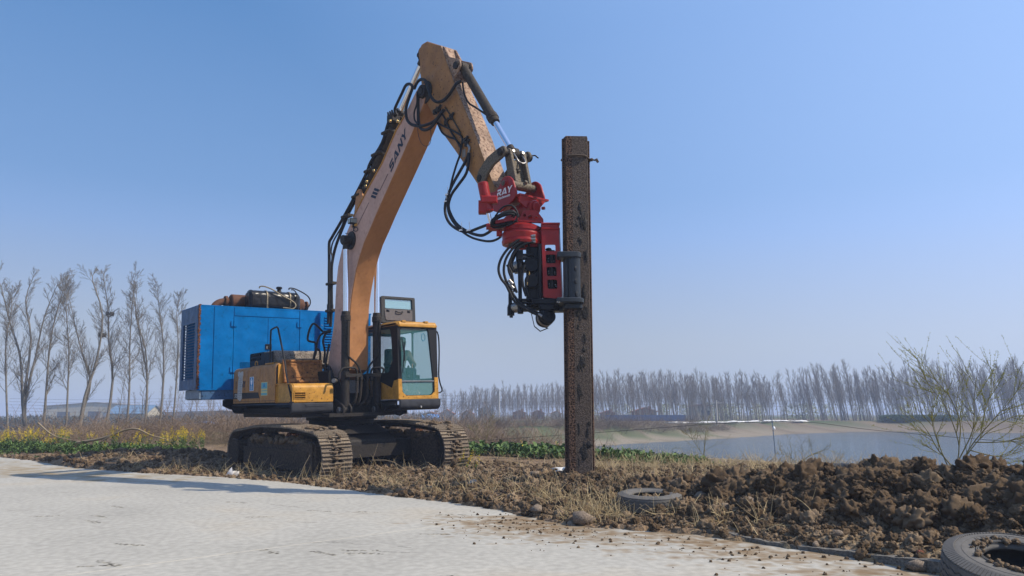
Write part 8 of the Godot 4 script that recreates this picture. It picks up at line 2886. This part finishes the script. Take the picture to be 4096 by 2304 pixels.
	for i in 26:
		var x := 19.0 + i * 1.0
		var z := -88.0 - i * 0.75
		z = -(74 + (x - 12) * 1.05) - 11.0
		mb.lump(Vector3(x, ground_y(x, z) + 0.05, z), Vector3(0.8, rng.randf_range(0.05, 0.16), 0.4), nz, 0.7, 4, 1.0, Vector3(i, 0, 0))
	tag(part(mb, "plastic_sheeting", M.sheet_white, self), "long strip of white plastic sheeting along the far bank", "sheeting")
	# poles and wires
	for q in [[Vector3(-36, 0, -120), 4.2, "grey power pole beyond the left field, under the generator"], [Vector3(-25, 0, -120), 4.0, "pale power pole seen below the machine's skirt"], [Vector3(-18.2, 0, -118), 4.0, "left one of two pale power poles beside the far blue roof"], [Vector3(-16.8, 0, -118), 4.2, "right one of two pale power poles beside the far blue roof"], [Vector3(24.8, 0, -95), 3.0, "grey post on the far bank right of the barrier"], [Vector3(-2, 0, -120), 5.0, "power pole in the poplar row right of the cab"], [Vector3(44, 0, -150), 5.0, "power pole behind the gap in the poplars"]]:
		var p: Vector3 = q[0]
		p.y = ground_y(p.x, p.z)
		var t := thing("power_pole", q[2], "pole", p)
		mb = MB.new()
		mb.tube([Vector3(), Vector3(0, q[1], 0)], 0.14, 8, 0.09)
		part(mb, "post", M.pole_grey, t)
		mb = MB.new()
		mb.box(Vector3(0, q[1] - 0.3, 0), Vector3(1.4, 0.1, 0.1))
		part(mb, "cross_arm", M.pole_grey, t)
	for k in 5:
		mb = MB.new()
		var y := 2.6 + k * 0.55
		var pts := []
		for i in 41:
			var t := i / 40.0
			pts.append(Vector3(lerpf(-90, 120, t), y - 0.35 * sin(PI * fmod(t * 6, 1.0)) - 0.9 * (1.0 - t) * ss(0.5, 0.0, t), lerpf(-140, -150, t)))
		mb.tube(pts, 0.022, 3, -1, false)
		tag(part(mb, "overhead_wire", M.wire, self), "overhead wire behind the far poplars, %s from the ground" % ordinal(k + 1), "wire", "overhead wires")
	# marker pole standing in the near bank, and the line strung along the water
	var base := Vector3(6.521, -0.05, -19.534)
	base.y = ground_y(base.x, base.z)
	var t := thing("marker_pole", "thin blue-grey pole with a white float at the water's edge", "pole", base)
	mb = MB.new()
	mb.tube([Vector3(0, -0.3, 0), Vector3(-0.02, 0.5, 0), Vector3(-0.05, 1.05, 0)], 0.012, 6)
	part(mb, "post", M.blue_faded, t)
	mb = MB.new()
	mb.lump(Vector3(-0.02, 0.82, 0.02), Vector3(0.035, 0.05, 0.035), nz, 0.2, 3)
	part(mb, "float", M.white_print, t)
	mb = MB.new()
	var a0 := base + Vector3(-0.04, 1.0, 0)
	mb.tube(smooth([a0 + Vector3(-8.5, -0.75, -6), a0 + Vector3(-4, -0.35, -3), a0, a0 + Vector3(2.3, -0.22, 0.8), a0 + Vector3(5, -0.45, 2), a0 + Vector3(9, -0.6, 4)], 5), 0.0055, 5, -1, false)
	tag(part(mb, "line", M.wire, self), "dark line strung low over the pond past the marker pole", "line")
	# driftwood log on the crest behind the straw
	mb = MB.new()
	mb.tube(smooth([Vector3(4.6, 0.33, -12.6), Vector3(5.2, 0.4, -12.2), Vector3(5.9, 0.34, -11.8)], 4), 0.07, 8, 0.04)
	tag(part(mb, "log", M.bark, self), "grey weathered log on the crest behind the straw", "log")


func sky() -> ImageTexture:
	# clear spring air: deep blue overhead, pale at the horizon, brighter towards the sun's side
	var w := 512
	var h := 256
	var im := Image.create(w, h, false, Image.FORMAT_RGBF)
	var sun := SUN.normalized()
	for j in h:
		var el := PI * (0.5 - (j + 0.5) / h)
		for i in w:
			var az := TAU * ((i + 0.5) / w)
			# Godot's panorama begins at -z and goes round by +x
			var d := Vector3(sin(az) * cos(el), sin(el), -cos(az) * cos(el))
			var deg := maxf(rad_to_deg(el), 0.0)
			var c := SKY[0][1] as Vector3
			for k in SKY.size() - 1:
				if deg >= SKY[k][0]:
					c = (SKY[k][1] as Vector3).lerp(SKY[k + 1][1], (clampf((deg - SKY[k][0]) / (SKY[k + 1][0] - SKY[k][0]), 0, 1)))
			var g := maxf(d.dot(sun), 0.0)
			c += Vector3(0.41, 0.5, 0.74) * pow(g, 1.1)
			c += Vector3(0.5, 0.5, 0.48) * pow(g, 22.0)
			im.set_pixel(i, j, Color(c.x, c.y, c.z))
	return ImageTexture.create_from_image(im)


const SKY := [[0.0, Vector3(0.45, 0.517, 0.63)], [4.8, Vector3(0.435, 0.512, 0.63)], [12.7, Vector3(0.255, 0.415, 0.73)], [15.6, Vector3(0.2, 0.365, 0.675)], [28.0, Vector3(0.12, 0.275, 0.578)], [90.0, Vector3(0.06, 0.165, 0.42)]]
const SUN := Vector3(1.01, 1.02, 0.2)


func _ready() -> void:
	var cam := Camera3D.new()
	cam.name = "camera"
	add_child(cam)
	cam.position = Vector3(0, 1.2, 0)
	cam.rotation.x = atan((1655.0 - 1152.0) / 3094.0)
	cam.fov = rad_to_deg(2.0 * atan(1152.0 / 3094.0))
	cam.near = 0.1
	cam.far = 3000.0
	cam.current = true
	var env := Environment.new()
	env.background_mode = Environment.BG_SKY
	var s := Sky.new()
	var pm := PanoramaSkyMaterial.new()
	pm.panorama = sky()
	s.sky_material = pm
	env.sky = s
	env.background_energy_multiplier = 0.9
	env.tonemap_mode = Environment.TONE_MAPPER_LINEAR
	env.tonemap_exposure = 1.12
	env.sdfgi_enabled = true
	env.ssao_enabled = true
	env.ssil_enabled = true
	env.fog_enabled = true
	env.fog_density = 0.0016
	env.fog_light_color = Color(0.78, 0.84, 0.95)
	var we := WorldEnvironment.new()
	we.name = "environment"
	we.environment = env
	add_child(we)
	var sun := DirectionalLight3D.new()
	sun.name = "sun"
	sun.light_energy = 1.6
	sun.light_color = Color(1.0, 0.95, 0.87)
	sun.light_angular_distance = 0.5
	sun.shadow_enabled = true
	add_child(sun)
	sun.look_at_from_position(Vector3.ZERO, -SUN, Vector3(0, 0, 1))
	nz = noise(9, 0.6, 3)
	materials()
	terrain()
	concrete()
	background()
	far_trees()
	left_trees()
	excavator()
	generator()
	fuel_tank()
	pile_driver()
	sheet_pile()
	operator_()
	tyres()
	saplings()
	ground_cover()
	clods()
	stones()
